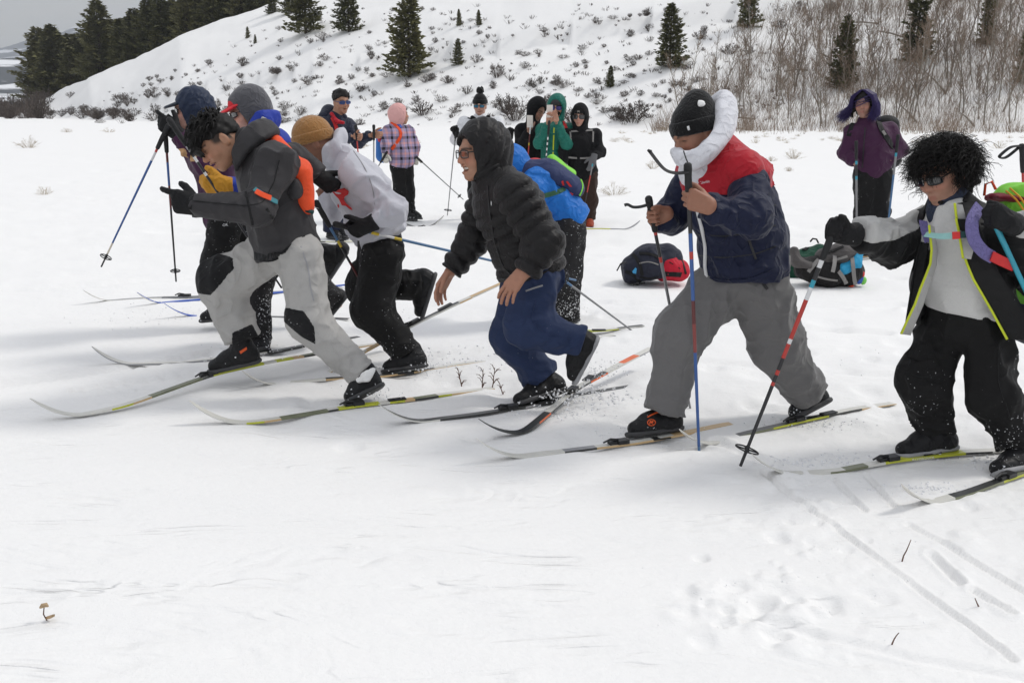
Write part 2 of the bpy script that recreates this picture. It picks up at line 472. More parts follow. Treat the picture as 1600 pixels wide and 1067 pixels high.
ridge("hills", 1500, 2600, [(-900, 20), (-300, 60), (0, 74), (70, 60), (120, 40), (200, 32), (330, 22), (500, 30), (900, 10)], 8.0,
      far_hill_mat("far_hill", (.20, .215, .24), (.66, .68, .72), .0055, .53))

# ------------------------------------------------------------------ plants
M_NEEDLE = varied("pine_needles", (.068, .072, .030), (.165, .155, .066), .75, scale=.9)
M_BARK = plain("pine_bark", (.075, .055, .04), .9, vary=.3, scale=6)
M_SAGE = varied("sagebrush_twigs", (.062, .050, .044), (.135, .112, .098), .9, scale=2.0)
M_ASPEN = varied("aspen_bark", (.17, .15, .125), (.42, .39, .34), .85, scale=1.2)
M_TWIG = varied("bare_twigs", (.150, .110, .082), (.29, .22, .165), .9, scale=1.0)
M_STRAW = varied("dry_grass", (.30, .24, .16), (.46, .38, .26), .9, scale=4.0)
M_REDTWIG = varied("red_twigs", (.12, .07, .055), (.20, .13, .10), .8, scale=8.0)

def conifer_mesh(seed, narrow=1.0, sparse=1.0):
    "a unit-high conifer: whorled limbs carrying sprays of needles; returns trunk and crown meshes"
    r = random.Random(seed)
    tr = MB(); tr.tube([(0, 0, -.03), (0, 0, .3), (.004, 0, .7), (0, 0, .97)], [.020, .015, .008, .002], 6)
    nb = int(135 * sparse); V = []; T = []; n = 0
    lean = r.uniform(0, 6.28)
    for b in range(nb):
        u = (b + r.random()) / nb
        z = .035 + .95 * u ** .92
        L = narrow * (.235 * (1 - u) ** .72 + .014) * r.uniform(.55, 1.2)
        L *= 1 + .14 * math.cos(b * 2.4 - lean)
        a = b * 2.399 + r.uniform(-.5, .5)
        droop = r.uniform(-.10, .42) - .10 * (1 - u) + .45 * u
        ca, sa = math.cos(a), math.sin(a)
        tr.tube([(0, 0, z), (ca * L * .85, sa * L * .85, z + droop * L * .8)], [.0035, .0012], 3, cap=False)
        ns = max(9, int(L * 190))
        for q in range(ns):
            t = (q + r.random()) / ns
            t = .12 + .88 * t
            sp = .42 * L * (1.05 - t) + .014
            off = r.uniform(-1, 1)
            px = ca * L * t - sa * off * sp; py = sa * L * t + ca * off * sp
            pz = z + droop * L * t + .10 * L * t * t + r.uniform(-.024, .016)
            s = r.uniform(.015, .028)
            da = a + off * .9 + r.uniform(-.5, .5)
            dx, dy, dz = math.cos(da) * s * 1.7, math.sin(da) * s * 1.7, r.uniform(-.5, 1.1) * s
            wx, wy, wz = -math.sin(da) * s * .62, math.cos(da) * s * .62, r.uniform(-.9, .9) * s
            V += [(px - wx, py - wy, pz - wz), (px + wx, py + wy, pz + wz), (px + dx, py + dy, pz + dz)]
            T.append((n, n + 1, n + 2)); n += 3
    return tr.mesh("trunk", [M_BARK]), me_np("crown", np.array(V), np.array(T), [M_NEEDLE], smooth=False)
CONIFERS = [conifer_mesh(s, w, d) for s, w, d in ((1, 1.0, 1.0), (2, .82, 1.0), (3, 1.2, .9), (4, .95, 1.1), (5, .7, .9))]
def conifer(x, y, h, var, label, group=None, wide=1.0, sink=.15, name="pine_tree"):
    t = empty(name, (x, y, gz1(x, y) - sink))
    t.rotation_euler = (0, 0, rnd.uniform(0, 6.28)); t.scale = (h * wide, h * wide, h)
    tm, cm = CONIFERS[var]
    obj("trunk", tm, t); obj("crown", cm, t)
    return tag(t, label, "tree", group)
def on_hill(px, py, dmin=56, dmax=260):
    "the point of the hillside seen at a pixel"
    d = ray(px, py); s = np.linspace(dmin, dmax, 900) / d[1]
    P = CAM[None] + d[None] * s[:, None]
    z = gz(P[:, 0], P[:, 1]); k = np.nonzero(z >= P[:, 2])[0]
    return P[k[0]] if len(k) else None
def conifer_px(px, base, top, var, label, group=None, wide=1.0, Y=None, name="pine_tree"):
    g = on_hill(px, base) if Y is None else at(px, base, Y)
    if g is None: g = at(px, base, 130)
    h = at(px, top, g[1])[2] - gz1(g[0], g[1])
    return conifer(g[0], g[1], h, var, label, group, wide, name=name)
# trees standing on the open hillside
conifer_px(640, 121, -14, 0, "tall dark pine alone on the open snowy slope left of centre", None, 1.3)
conifer_px(545, 50, -40, 3, "dark pine with its top out of frame beside the ridge forest", None, 1.2)
conifer_px(478, 53, -52, 0, "broad pine at the right end of the ridge forest", None, 1.3)
conifer_px(1046, 106, 2, 1, "irregular young pine left of the bare aspens", None, 1.35)
conifer_px(1168, 44, -45, 2, "pine at the top edge above the bare aspens", None, .9)
conifer_px(954, 136, 100, 0, "small bright spruce seedling alone on the snow left of the young pine", None, 1.05, name="spruce_tree")
conifer_px(717, 41, 12, 1, "left one of two small spruces high on the slope", None, 1.0, name="spruce_tree")
conifer_px(748, 40, 13, 3, "right one of two small spruces high on the slope", None, 1.0, name="spruce_tree")
conifer_px(716, 102, 58, 2, "stubby young pine right of the tall lone pine", None, .95)
conifer_px(1318, 138, 20, 0, "thin snow dusted spruce among the aspens above the purple jacket", None, .95, name="spruce_tree")
conifer_px(1430, 98, -40, 4, "tall narrow spruce among the aspens", None, 1.25, name="spruce_tree")
conifer_px(1600, 130, 30, 1, "spruce cut by the right edge of the picture", None, 1.0, name="spruce_tree")
conifer_px(1540, 70, -30, 4, "dim spruce high among the aspens at the right", None, 1.0, name="spruce_tree")
conifer_px(387, 60, 40, 2, "tiny spruce on the crest left of the ridge forest end", None, .9, name="spruce_tree")
conifer_px(399, 68, 52, 3, "lowest tiny spruce just under the crest", None, .9, name="spruce_tree")
# the forest behind the crest
for i, (px, top, Y, v, w) in enumerate([(62, 40, 222, 0, 1.25), (84, 36, 214, 3, 1.2), (108, 70, 205, 2, 1.2), (128, 58, 210, 1, 1.1), (158, -4, 196, 0, 1.05),
        (190, 26, 192, 3, 1.0), (176, 40, 200, 2, 1.1), (214, 10, 190, 2, 1.15), (236, -8, 186, 0, 1.05), (257, -20, 184, 3, 1.0), (275, -4, 190, 1, 1.2),
        (296, -30, 180, 0, 1.0), (318, -24, 182, 2, 1.0), (338, -44, 178, 3, 1.05), (360, -30, 180, 0, 1.0), (382, -60, 176, 1, 1.2), (403, -50, 178, 2, 1.0),
        (422, -60, 174, 0, 1.05), (446, -66, 172, 3, 1.0), (142, 80, 200, 0, 1.2), (200, 62, 186, 1, 1.2), (246, 40, 182, 2, 1.2), (310, 20, 178, 0, 1.2), (350, 0, 176, 2, 1.1), (395, -10, 174, 3, 1.1), (430, -20, 150, 0, 1.0), (460, -40, 145, 2, 1.0)] + [(q * 13.5 + 70, 62 - q * 4.2 + (q * 37 % 17) - 8, 228 - q * 1.6, q % 4, 1.15) for q in range(28)]):
    x, y, _ = at(px, 100, Y)
    zt = at(px, top, Y)[2]
    conifer(x, y, max(3.0, zt - gz1(x, y)), v, "dark pine in the forest behind the crest at the left", "pines behind the crest", w * 1.25, .4)

def shrub_mesh(seed, n, spread, stiff, mat, thick=.012, leaf=0.0, curve=.3):
    "a bushy tuft of thin forked stems, about one metre high"
    r = random.Random(seed); V = []; T = []; k = 0
    def blade(p, q, w0, w1):
        nonlocal k
        p = np.array(p); q = np.array(q); d = q - p
        s = nrm(np.cross(d, [r.uniform(-1, 1), r.uniform(-1, 1), r.uniform(-1, 1)]))
        V.extend([p - s * w0, p + s * w0, q + s * w1, q - s * w1]); T.append((k, k + 1, k + 2, k + 3)); k += 4
    for _ in range(n):
        a = r.uniform(0, 6.283); ph = math.acos(r.uniform(.12, 1.0)); rr = r.uniform(.72, 1.05)
        tip = np.array([math.cos(a) * math.sin(ph) * spread * rr, math.sin(a) * math.sin(ph) * spread * rr, math.cos(ph) ** stiff * rr])
        b0 = np.array([tip[0] * .22, tip[1] * .22, -.08])
        b1 = b0 + (tip - b0) * .55 + np.array([r.uniform(-.05, .05), r.uniform(-.05, .05), .07])
        blade(b0, b1, thick, thick * .8); blade(b1, tip, thick * .8, thick * .35)
        for _ in range(5):
            t = r.uniform(.15, 1.0); m = b1 * (1 - t) + tip * t
            e = m + np.array([r.uniform(-.12, .12), r.uniform(-.12, .12), r.uniform(.02, .16)])
            blade(m, e, thick * .6 + leaf, thick * .3 + leaf * .5)
    return me_np("twigs", np.array(V), np.array(T), [mat], smooth=False)
SAGE = [shrub_mesh(20 + i, 64, s, .7, M_SAGE, .013, .010) for i, s in enumerate((.62, .85, .72, 1.05, .8, 1.25))]
TUFT = [shrub_mesh(40 + i, 40, s, .9, M_STRAW, .008) for i, s in enumerate((.5, .8, .6))]

def plant(name, px, py, hpx, meshes, label, cat, group, wide=1.0, flat=False):
    g = gp(px, py) if flat else on_hill(px, py)
    if g is None: return None
    h = max(.12, at(px, py - hpx, g[1])[2] - at(px, py, g[1])[2])
    o = obj(name, rnd.choice(meshes))
    o.location = (g[0], g[1], gz1(g[0], g[1]) - .03 * h)
    o.rotation_euler = (0, 0, rnd.uniform(0, 6.28)); o.scale = (h * wide, h * wide, h)
    return tag(o, label, cat, group)
r5 = random.Random(23)
SAGE_BIG = [(380, 103, 16), (375, 122, 9), (505, 62, 12), (580, 98, 14), (665, 130, 12), (745, 98, 14), (777, 122, 22), (770, 138, 14), (762, 60, 8), (620, 95, 9), (730, 147, 14),
            (820, 108, 12), (845, 132, 14), (830, 135, 14), (870, 128, 12), (900, 106, 10), (880, 138, 15), (660, 180, 26), (650, 160, 12), (805, 188, 40), (790, 175, 28), (895, 195, 30),
            (990, 192, 34), (975, 190, 26), (945, 178, 12), (1000, 168, 12), (190, 160, 16), (200, 165, 18), (130, 185, 16), (150, 186, 14), (180, 185, 18), (78, 186, 12), (60, 184, 14),
            (110, 152, 10), (232, 155, 14), (268, 126, 8), (243, 176, 14), (340, 168, 14), (430, 150, 10), (460, 130, 8), (500, 108, 9), (530, 125, 9), (560, 112, 8), (445, 172, 16),
            (470, 180, 16), (585, 150, 10), (600, 172, 16), (700, 130, 12), (690, 160, 12), (985, 58, 14), (930, 56, 10), (910, 78, 10), (1010, 30, 12), (1015, 50, 14), (1040, 22, 9),
            (1100, 50, 12), (1093, 62, 16), (1215, 22, 18), (1250, 20, 20), (1220, 45, 18), (1300, 18, 18), (1140, 85, 18), (1170, 85, 14), (960, 112, 9), (915, 108, 9), (975, 152, 12), (860, 160, 16)]
for px, py, h in SAGE_BIG:
    plant("sagebrush", px, py, h, SAGE, "large grey brown sagebrush clump on the snowy hillside", "shrub", "large sagebrush on the hillside", r5.uniform(.8, 1.15))
cnt = 0
while cnt < 205:
    px = r5.uniform(90, 1180); py = r5.uniform(2, 196)
    sky = np.interp(px, [50, 160, 300, 400, 480, 560], [180, 140, 75, 45, 18, 0])
    if py < sky + 14: continue
    dens = sstep(.30, .62, fbm2(np.array([px / 90.0]), np.array([py / 28.0]), 3, 17.0))[0] * (0.35 + 0.65 * sstep(0, 190, np.array([py]))[0])
    if px < 420 and py < 130: dens *= .35
    if r5.random() > dens: continue
    h = r5.uniform(3.5, 7) + 7 * (py / 196) * r5.random()
    if plant("sagebrush", px, py, h, SAGE, "small low sagebrush poking out of the snowy hillside", "shrub", "small sagebrush on the hillside", r5.uniform(.9, 1.6)): cnt += 1
# the many sprigs that only just break the snow
def sprigs():
    r = random.Random(77); V = []; Q = []; k = 0; n = 0
    while n < 620:
        px = r.uniform(150, 1230); py = r.uniform(0, 198); sky = np.interp(px, [50, 160, 300, 400, 480, 560], [180, 140, 75, 45, 18, 0])
        if py < sky + 8 or r.random() > .25 + .9 * float(fbm2(np.array([px / 60.0]), np.array([py / 22.0]), 3, 5.0)[0]) - (.35 if px < 450 and py < 120 else 0): continue
        g = on_hill(px, py); n += 1
        if g is None: continue
        s = r.uniform(.12, .42)
        for _ in range(12):
            a = r.uniform(0, 6.28); q = r.uniform(0, s); w = r.uniform(.010, .022); p0 = g + [math.cos(a) * q * .5, math.sin(a) * q * .5, -.06]; p1 = g + [math.cos(a) * q * 1.6, math.sin(a) * q * 1.6, s * r.uniform(.4, 1)]
            V += [p0 - [w, 0, 0], p0 + [w, 0, 0], p1 + [w * .7, 0, 0], p1 - [w * .7, 0, 0]]; Q.append((k, k + 1, k + 2, k + 3)); k += 4
    tag(obj("sagebrush_sprigs", me_np("sagebrush_sprigs", np.array(V), np.array(Q), [M_SAGE], smooth=False)), "countless tiny sagebrush sprigs dotting the snowy hillside", "brush", None, "stuff")
sprigs()
# dense brush along the foot of the hill at the left
for _ in range(26):
    px = r5.uniform(40, 350)
    plant("sagebrush", px, 178 + (px - 40) * .042 + r5.uniform(-4, 6), r5.uniform(8, 17), SAGE, "brush in the row along the foot of the hill at the left", "shrub", "brush along the foot of the hill", r5.uniform(1.0, 1.6))

# reddish thicket at the far left, in front of the pines
for _ in range(34):
    px = r5.uniform(-25, 75); Y = r5.uniform(150, 215); g = at(px, 176, Y); o = obj("willow_thicket", rnd.choice(SAGE)); h = r5.uniform(1.6, 4.2)
    o.location = (g[0], g[1], gz1(g[0], g[1]) - .1); o.scale = (h * .8, h * .8, h); o.rotation_euler = (0, 0, r5.uniform(0, 6))
    tag(o, "reddish bare willow in the thicket at the far left edge", "shrub", "willows at the far left edge")
# bare aspens on the right-hand slope
def aspen_mesh(seed):
    r = random.Random(seed); t = MB(); c = MB()
    pts = [np.array([0, 0, -.03])]; d = np.array([r.uniform(-.16, .16), r.uniform(-.16, .16), 1.0])
    for i in range(6):
        d = nrm(d + np.array([r.uniform(-.12, .12), r.uniform(-.12, .12), .06])); pts.append(pts[-1] + d * .17)
    t.tube(pts, np.linspace(.0085, .0016, 7), 5)
    P = np.array(pts)
    def at_(u): 
        f = u * 6; i = min(5, int(f)); return P[i] + (P[i + 1] - P[i]) * (f - i)
    for b in range(26):
        u = r.uniform(.22, .98); p = at_(u); a = r.uniform(0, 6.28); L = r.uniform(.07, .24) * (1.15 - u)
        q = p + np.array([math.cos(a) * L * .6, math.sin(a) * L * .6, L * .8])
        q2 = q + np.array([math.cos(a) * L * .25 + r.uniform(-.03, .03), math.sin(a) * L * .25 + r.uniform(-.03, .03), L * .6])
        c.tube([p, q, q2], [.0032, .0022, .0010], 3, cap=False)
        for _ in range(4):
            s = r.random(); m = q + (q2 - q) * s
            c.tube([m, m + np.array([r.uniform(-.06, .06), r.uniform(-.06, .06), r.uniform(.02, .09)])], [.0016, .0008], 3, cap=False)
    return t.mesh("trunk", [M_ASPEN]), c.mesh("branches", [M_TWIG])
ASPENS = [aspen_mesh(60 + i) for i in range(9)]
r6 = random.Random(31); cnt = 0
while cnt < 190:
    px = r6.uniform(1030, 1640); py = r6.uniform(8, 206) ** 1.0
    edge = np.interp(py, [0, 60, 120, 160, 206], [1330, 1215, 1130, 1060, 1010])
    if px < edge + r6.uniform(-20, 70): continue
    g = on_hill(px, py)
    if g is None: continue
    h = r6.uniform(3.2, 7.5) * (0.8 if px < 1150 else 1.0)
    t = empty("aspen_tree", (g[0], g[1], gz1(g[0], g[1]) - .1)); t.rotation_euler = (r6.uniform(-.06, .06), r6.uniform(-.06, .06), r6.uniform(0, 6.28))
    w = r6.uniform(.8, 1.25); t.scale = (h * w, h * w, h)
    tm, cm = r6.choice(ASPENS); obj("trunk", tm, t); obj("branches", cm, t)
    tag(t, "thin bare aspen in the grove on the right-hand slope", "tree", "bare aspens on the right-hand slope"); cnt += 1
# fallen trunks
for px0, py0, px1, py1 in ((1370, 58, 1415, 64), (1325, 45, 1372, 40), (1440, 118, 1478, 150), (1405, 175, 1432, 196), (1500, 188, 1522, 201), (1275, 92, 1300, 96), (1225, 122, 1262, 114), (1130, 196, 1180, 190)):
    a = on_hill(px0, py0); b = on_hill(px1, py1)
    if a is None or b is None: continue
    a[2] += .5; b[2] = max(b[2], gz1(b[0], b[1])) + .15
    m = MB(); m.tube([a, (a + b) / 2 + [0, 0, .08], b], [.045, .06, .07], 6)
    base = (a + b) / 2
    tag(obj("fallen_trunk", m.mesh("fallen_trunk", [M_ASPEN], base=base), loc=base), "thin dead trunk leaning over the snow among the aspens", "log", "fallen trunks among the aspens")
# undergrowth of willow shoots: nobody could count it
def undergrowth():
    V = []; Q = []; k = 0; r = np.random.RandomState(3)
    n = 0
    while n < 8200:
        px = r.uniform(1000, 1660); py = r.uniform(-5, 206)
        edge = np.interp(py, [0, 60, 120, 160, 206], [1330, 1200, 1110, 1030, 985])
        if px < edge + r.uniform(-30, 60): continue
        Y = np.interp(py, [-20, 206], [118, 66]) + r.uniform(-3, 3) - (r.uniform(0, 7) if py > 185 and r.rand() < .35 else 0)
        x = (px - 800) / FPX * Y * 1.03
        n += 1
        V.append((x, Y, r.uniform(0, 1)))
    V = np.array(V); z = gz(V[:, 0], V[:, 1])
    dens = fbm2(V[:, 0] * .22, V[:, 1] * .22, 3, 40.0)
    keep = dens + r.rand(len(V)) * .22 > .58
    V = V[keep]; z = z[keep]
    out = MB()
    VV = []; QQ = []; k = 0
    for (x, y, u), z0 in zip(V, z):
        h = r.uniform(.3, 1.0) + 1.5 * r.rand() ** 2.5
        for s in range(5):
            lx, ly = r.uniform(-.55, .55) * h, r.uniform(-.55, .55) * h
            w = r.uniform(.005, .011)
            p0 = np.array([x + r.uniform(-.25, .25), y + r.uniform(-.25, .25), z0 - .05]); p1 = p0 + [lx * .45, ly * .45, h * .5]; p2 = p0 + [lx + r.uniform(-.1, .1), ly, h * r.uniform(.7, 1.1)]
            VV += [p0 - [w, 0, 0], p0 + [w, 0, 0], p1 + [w * .8, 0, 0], p1 - [w * .8, 0, 0], p2 + [w * .3, 0, 0], p2 - [w * .3, 0, 0]]
            QQ += [(k, k + 1, k + 2, k + 3), (k + 3, k + 2, k + 4, k + 5)]; k += 6
    return tag(obj("undergrowth", me_np("undergrowth", np.array(VV), np.array(QQ), [M_TWIG], smooth=False)), "tangle of bare brown willow shoots under the aspens", "brush", None, "stuff")
undergrowth()

# dry grass and seed heads on the flat
for px, py, h, lab in ((45, 231, 20, "straw coloured grass tuft at the far left of the meadow"), (70, 305, 15, "flattened reddish grass clump on the left of the meadow"),
        (960, 305, 22, "pale dry grass clump left of the navy jacket"), (1020, 264, 16, "dry grass clump behind the navy jacket's white collar"), (1240, 248, 18, "dry grass clump right of the navy jacket's shoulder"),
        (1205, 252, 10, "low dry tuft beside the grass right of the navy jacket"), (1232, 268, 9, "smallest dry tuft in front of the grass right of the navy jacket"), (105, 207, 8, "tiny dry tuft on the snow below the left brush row"),
        (170, 207, 8, "tiny dry tuft on the snow left of the navy hood"), (560, 232, 16, "pale grass tuft between the navy puffer and the plaid jacket"), (1500, 215, 12, "dry tuft above the curly hair"), (1560, 232, 14, "dry tuft right of the curly hair"),
        (1130, 222, 7, "dry tuft in front of the aspens, left"), (1180, 224, 8, "dry tuft in front of the aspens, middle"), (650, 225, 9, "dry tuft behind the pink hood")):
    plant("grass_tuft", px, py, h, TUFT, lab, "grass", "dry grass tufts on the meadow", 1.7 if h > 12 else 2.2, True)
for _ in range(48):
    px = r5.uniform(940, 1620); py = r5.uniform(203, 224)
    plant("grass_tuft", px, py, r5.uniform(3, 8), TUFT, "small dry tuft in the band of grass below the aspens", "grass", "grass band below the aspens", 2.4, True)
# bare twigs in front of the black puffer jacket
def twig(px, py, hpx, lab, seed, Y=None, forks=5, rad=.004, mat=None, name="bare_twig", lean=0.0, cat="twig"):
    r = random.Random(seed); g = gp(px, py) if Y is None else at(px, py, Y)
    z0 = gz1(g[0], g[1]); h = hpx / FPX * math.hypot(g[1], 1.45)
    m = MB(); p = np.array([0, 0, -.02]); d = np.array([lean, r.uniform(-.1, .1), 1.0]); pts = [p]
    for i in range(5):
        d = nrm(d + np.array([r.uniform(-.2, .2), r.uniform(-.2, .2), 0])); pts.append(pts[-1] + d * h / 4.6)
    m.tube(pts, np.linspace(rad, rad * .45, 6), 5)
    for i in range(forks):
        q = pts[1 + i % 4] + (pts[2 + i % 4] - pts[1 + i % 4]) * r.random(); s = (-1) ** i
        e = q + np.array([s * r.uniform(.12, .3) * h, r.uniform(-.1, .1) * h, r.uniform(.12, .3) * h]); m.tube([q, (q + e) / 2 + [0, 0, .01], e], [rad * .6, rad * .5, rad * .3], 4)
    return tag(obj(name, m.mesh(name, [mat or M_REDTWIG]), loc=(g[0], g[1], z0)), lab, cat)
twig(722, 597, 34, "forked bare twig, left of the twigs before the black puffer jacket", 1, forks=6, lean=-.25)
twig(752, 602, 36, "tallest forked twig left of the blue trousers", 2, forks=6)
twig(768, 600, 38, "forked twig beside the tallest one near the blue trousers", 3, forks=7, lean=.15)
twig(787, 612, 24, "short forked twig nearest the blue trousers", 4, forks=4)
twig(1409, 880, 42, "upright brown stem sticking out of the snow at the right", 5, forks=0, rad=.003)
twig(1391, 1010, 32, "thin stem by the scuffed snow at the lower right", 6, forks=0, rad=.003, lean=.12)
twig(1533, 952, 28, "bent stem between the ski tracks at the lower right", 7, forks=0, rad=.003, lean=-.2)
def seedhead():
    g = gp(76, 974); m = MB(); z = gz1(g[0], g[1])
    m.tube([(-.004, 0, .0), (-.012, 0, .02), (-.008, .0, .042)], [.002, .002, .0015], 5)
    o = tag(empty("dry_seed_head", (g[0], g[1], z + .002)), "curled dry leaf and seed head lying on the snow at the lower left", "leaf")
    obj("stem", m.mesh("stem", [M_REDTWIG]), o)
    V = []; Q = []
    for i in range(7):
        for j in range(5):
            u = i / 6; v = (j - 2) / 2
            w = .011 * math.sin(math.pi * (0.08 + .84 * u))
            V.append((.028 * (u - .3), v * w, .004 + .006 * v * v + .009 * u * u))
    for i in range(6):
        for j in range(4): Q.append((i * 5 + j, i * 5 + j + 1, i * 5 + j + 6, i * 5 + j + 5))
    lf = plain("dry_leaf", (.42, .30, .18), .8, vary=.25, scale=80)
    obj("leaf", me_np("leaf", np.array(V), np.array(Q), [lf]), o)
    b = MB(); b.tube([(-.02, 0, .040), (-.012, 0, .047), (-.002, .001, .049), (.005, 0, .044)], [.003, .007, .007, .002], 7)
    obj("seed_head", b.mesh("seed_head", [lf]), o)
seedhead()
# ================================================================== solid modelling with distance fields
def smin(a, b, k):
    if k <= 0: return np.minimum(a, b)
    h = np.clip(k - np.abs(a - b), 0, None) / k
    return np.minimum(a, b) - h * h * k * .25
def smax(a, b, k): return -smin(-a, -b, k)
def frame(ax, side):
    ax = nrm(ax); s = np.asarray(side, float); s = s - ax * (s @ ax)
    if np.linalg.norm(s) < 1e-5: s = np.cross(ax, [.31, .8, .5])
    s = nrm(s); return ax, s, np.cross(ax, s)

class Prim:
    def __init__(s, fn, lo, hi): s.fn, s.lo, s.hi = fn, np.asarray(lo, float), np.asarray(hi, float)
def ball(c, r):
    c = np.asarray(c, float)
    return Prim(lambda X, Y, Z: np.sqrt((X - c[0]) ** 2 + (Y - c[1]) ** 2 + (Z - c[2]) ** 2) - r, c - r, c + r)
def ell(c, r, R=None, ring=None):
    "ellipsoid; rows of R are its axes; ring=(i,j,n,amp) ribs it round the axis across i,j"
    c = np.asarray(c, float); R = np.eye(3) if R is None else np.asarray(R, float); m = max(r)
    def fn(X, Y, Z):
        x, y, z = X - c[0], Y - c[1], Z - c[2]
        q = [x * R[i, 0] + y * R[i, 1] + z * R[i, 2] for i in range(3)]
        k0 = np.sqrt((q[0] / r[0]) ** 2 + (q[1] / r[1]) ** 2 + (q[2] / r[2]) ** 2)
        k1 = np.sqrt((q[0] / r[0] ** 2) ** 2 + (q[1] / r[1] ** 2) ** 2 + (q[2] / r[2] ** 2) ** 2)
        d = k0 * (k0 - 1) / np.maximum(k1, 1e-6)
        if ring and ring[0] == 'lin':
            e = nrm(ring[1]); t = x * e[0] + y * e[1] + z * e[2] + .12 * (q[1] / r[1]) ** 2 * ring[2]
            d = d - ring[3] * (np.abs(np.sin(math.pi * t / ring[2])) ** .55 - .6)
        elif ring:
            a = np.arctan2(q[ring[1]], q[ring[0]]); w = np.abs(np.sin(a * ring[2] * .5 + .7)) ** .55
            d = d - ring[3] * (w - .6)
        return d
    return Prim(fn, c - m, c + m)
def chain(pts, rad, k=.03, side=None, cut0=None, cut1=None, quilt=None, folds=(), s0=0.0):
    """a limb: a smooth chain of cones. rad holds r or (r across, r deep); cut0/cut1 slice an end flat;
    quilt=(spacing, height) sews it into padded rings; folds=[(where, width, height, spacing)] creases it"""
    P = np.asarray(pts, float); rr = [(q, q) if np.isscalar(q) else q for q in rad]
    side = np.array([0, 1.0, 0]) if side is None else np.asarray(side, float)
    m = max(max(q) for q in rr) + .03
    def fn(X, Y, Z):
        D = None; s = s0
        for i in range(len(P) - 1):
            a, b = P[i], P[i + 1]; L = np.linalg.norm(b - a); ax, sv, fv = frame(b - a, side)
            x, y, z = X - a[0], Y - a[1], Z - a[2]
            h = x * ax[0] + y * ax[1] + z * ax[2]
            u = x * sv[0] + y * sv[1] + z * sv[2]; v = x * fv[0] + y * fv[1] + z * fv[2]
            t = np.clip(h / L, 0, 1); e = h - t * L
            rs = rr[i][0] + t * (rr[i + 1][0] - rr[i][0]); rf = rr[i][1] + t * (rr[i + 1][1] - rr[i][1])
            sl = s + np.clip(h, -.04, L + .04)
            add = 0
            if quilt is not None:
                add = add + quilt[1] * (np.abs(np.sin(math.pi * sl / quilt[0])) ** .55 - .72)
            for (fs, fw, fa, fl) in folds:
                an = np.arctan2(v, u)
                nn = vn3(sl / fl + .9 * np.cos(an + fs * 9), 1.1 * np.cos(an) + 5 + fs * 7, 1.1 * np.sin(an) + 3 + L * 11)
                add = add + fa * np.exp(-((sl - fs) / fw) ** 2) * (2.0 * (1 - np.abs(2 * nn - 1)) ** 2 - 1.15)
            rs = rs + add; rf = rf + add; rc = np.minimum(rs, rf)
            k0 = np.sqrt((u / rs) ** 2 + (v / rf) ** 2 + (e / rc) ** 2)
            k1 = np.sqrt((u / rs ** 2) ** 2 + (v / rf ** 2) ** 2 + (e / rc ** 2) ** 2)
            d = k0 * (k0 - 1) / np.maximum(k1, 1e-5)
            D = d if D is None else smin(D, d, k)
            s += L
        if cut0 is not None:
            ax = nrm(P[0] - P[1]) if cut0 is True else nrm(cut0); c = P[0]
            D = smax(D, (X - c[0]) * ax[0] + (Y - c[1]) * ax[1] + (Z - c[2]) * ax[2], .012)
        if cut1 is not None:
            ax = nrm(P[-1] - P[-2]) if cut1 is True else nrm(cut1); c = P[-1]
            D = smax(D, (X - c[0]) * ax[0] + (Y - c[1]) * ax[1] + (Z - c[2]) * ax[2], .012)
        return D
    return Prim(fn, P.min(0) - m, P.max(0) + m)
def half(c, n):
    "everything behind the plane through c with normal n"
    c = np.asarray(c, float); n = nrm(n)
    return Prim(lambda X, Y, Z: (X - c[0]) * n[0] + (Y - c[1]) * n[1] + (Z - c[2]) * n[2], [-99] * 3, [99] * 3)

def surface_nets(D, lo, h):
    S = D < 0
    c = np.zeros(tuple(n - 1 for n in D.shape), np.int8)
    for a in (0, 1):
        for b in (0, 1):
            for d in (0, 1):
                c += S[a:D.shape[0] - 1 + a, b:D.shape[1] - 1 + b, d:D.shape[2] - 1 + d]
    act = (c > 0) & (c < 8)
    I, J, K = np.nonzero(act)
    if not len(I): return np.zeros((0, 3)), np.zeros((0, 4), int)
    idx = np.full(act.shape, -1, np.int32); idx[I, J, K] = np.arange(len(I))
    acc = np.zeros((len(I), 3)); cnt = np.zeros(len(I))
    cor = [(a, b, d) for a in (0, 1) for b in (0, 1) for d in (0, 1)]
    for p in cor:
        for axis in range(3):
            if p[axis]: continue
            q = list(p); q[axis] = 1
            da = D[I + p[0], J + p[1], K + p[2]]; db = D[I + q[0], J + q[1], K + q[2]]
            m = (da < 0) != (db < 0)
            t = np.where(m, da / np.where(m, da - db, 1), 0)
            for ax in range(3): acc[:, ax] += np.where(m, p[ax] + (t if ax == axis else 0), 0)
            cnt += m
    V = np.asarray(lo) + h * (np.stack([I, J, K], 1) + acc / cnt[:, None])
    F = []
    for axis in range(3):
        sl0 = [slice(1, -1)] * 3; sl1 = [slice(1, -1)] * 3
        sl0[axis] = slice(0, -1); sl1[axis] = slice(1, None)
        a = S[tuple(sl0)]; b = S[tuple(sl1)]
        e = np.stack(np.nonzero(a != b), 1); ins = a[tuple(e.T)]
        off = np.ones(3, int); off[axis] = 0
        e = e + off
        u, v = (axis + 1) % 3, (axis + 2) % 3
        du = np.zeros(3, int); du[u] = 1; dv = np.zeros(3, int); dv[v] = 1
        g = lambda w: idx[w[:, 0], w[:, 1], w[:, 2]]
        q = np.stack([g(e - du - dv), g(e - dv), g(e), g(e - du)], 1)
        q = np.where(ins[:, None], q, q[:, ::-1]); F.append(q)
    F = np.concatenate(F); F = F[(F >= 0).all(1)]
    return V, F

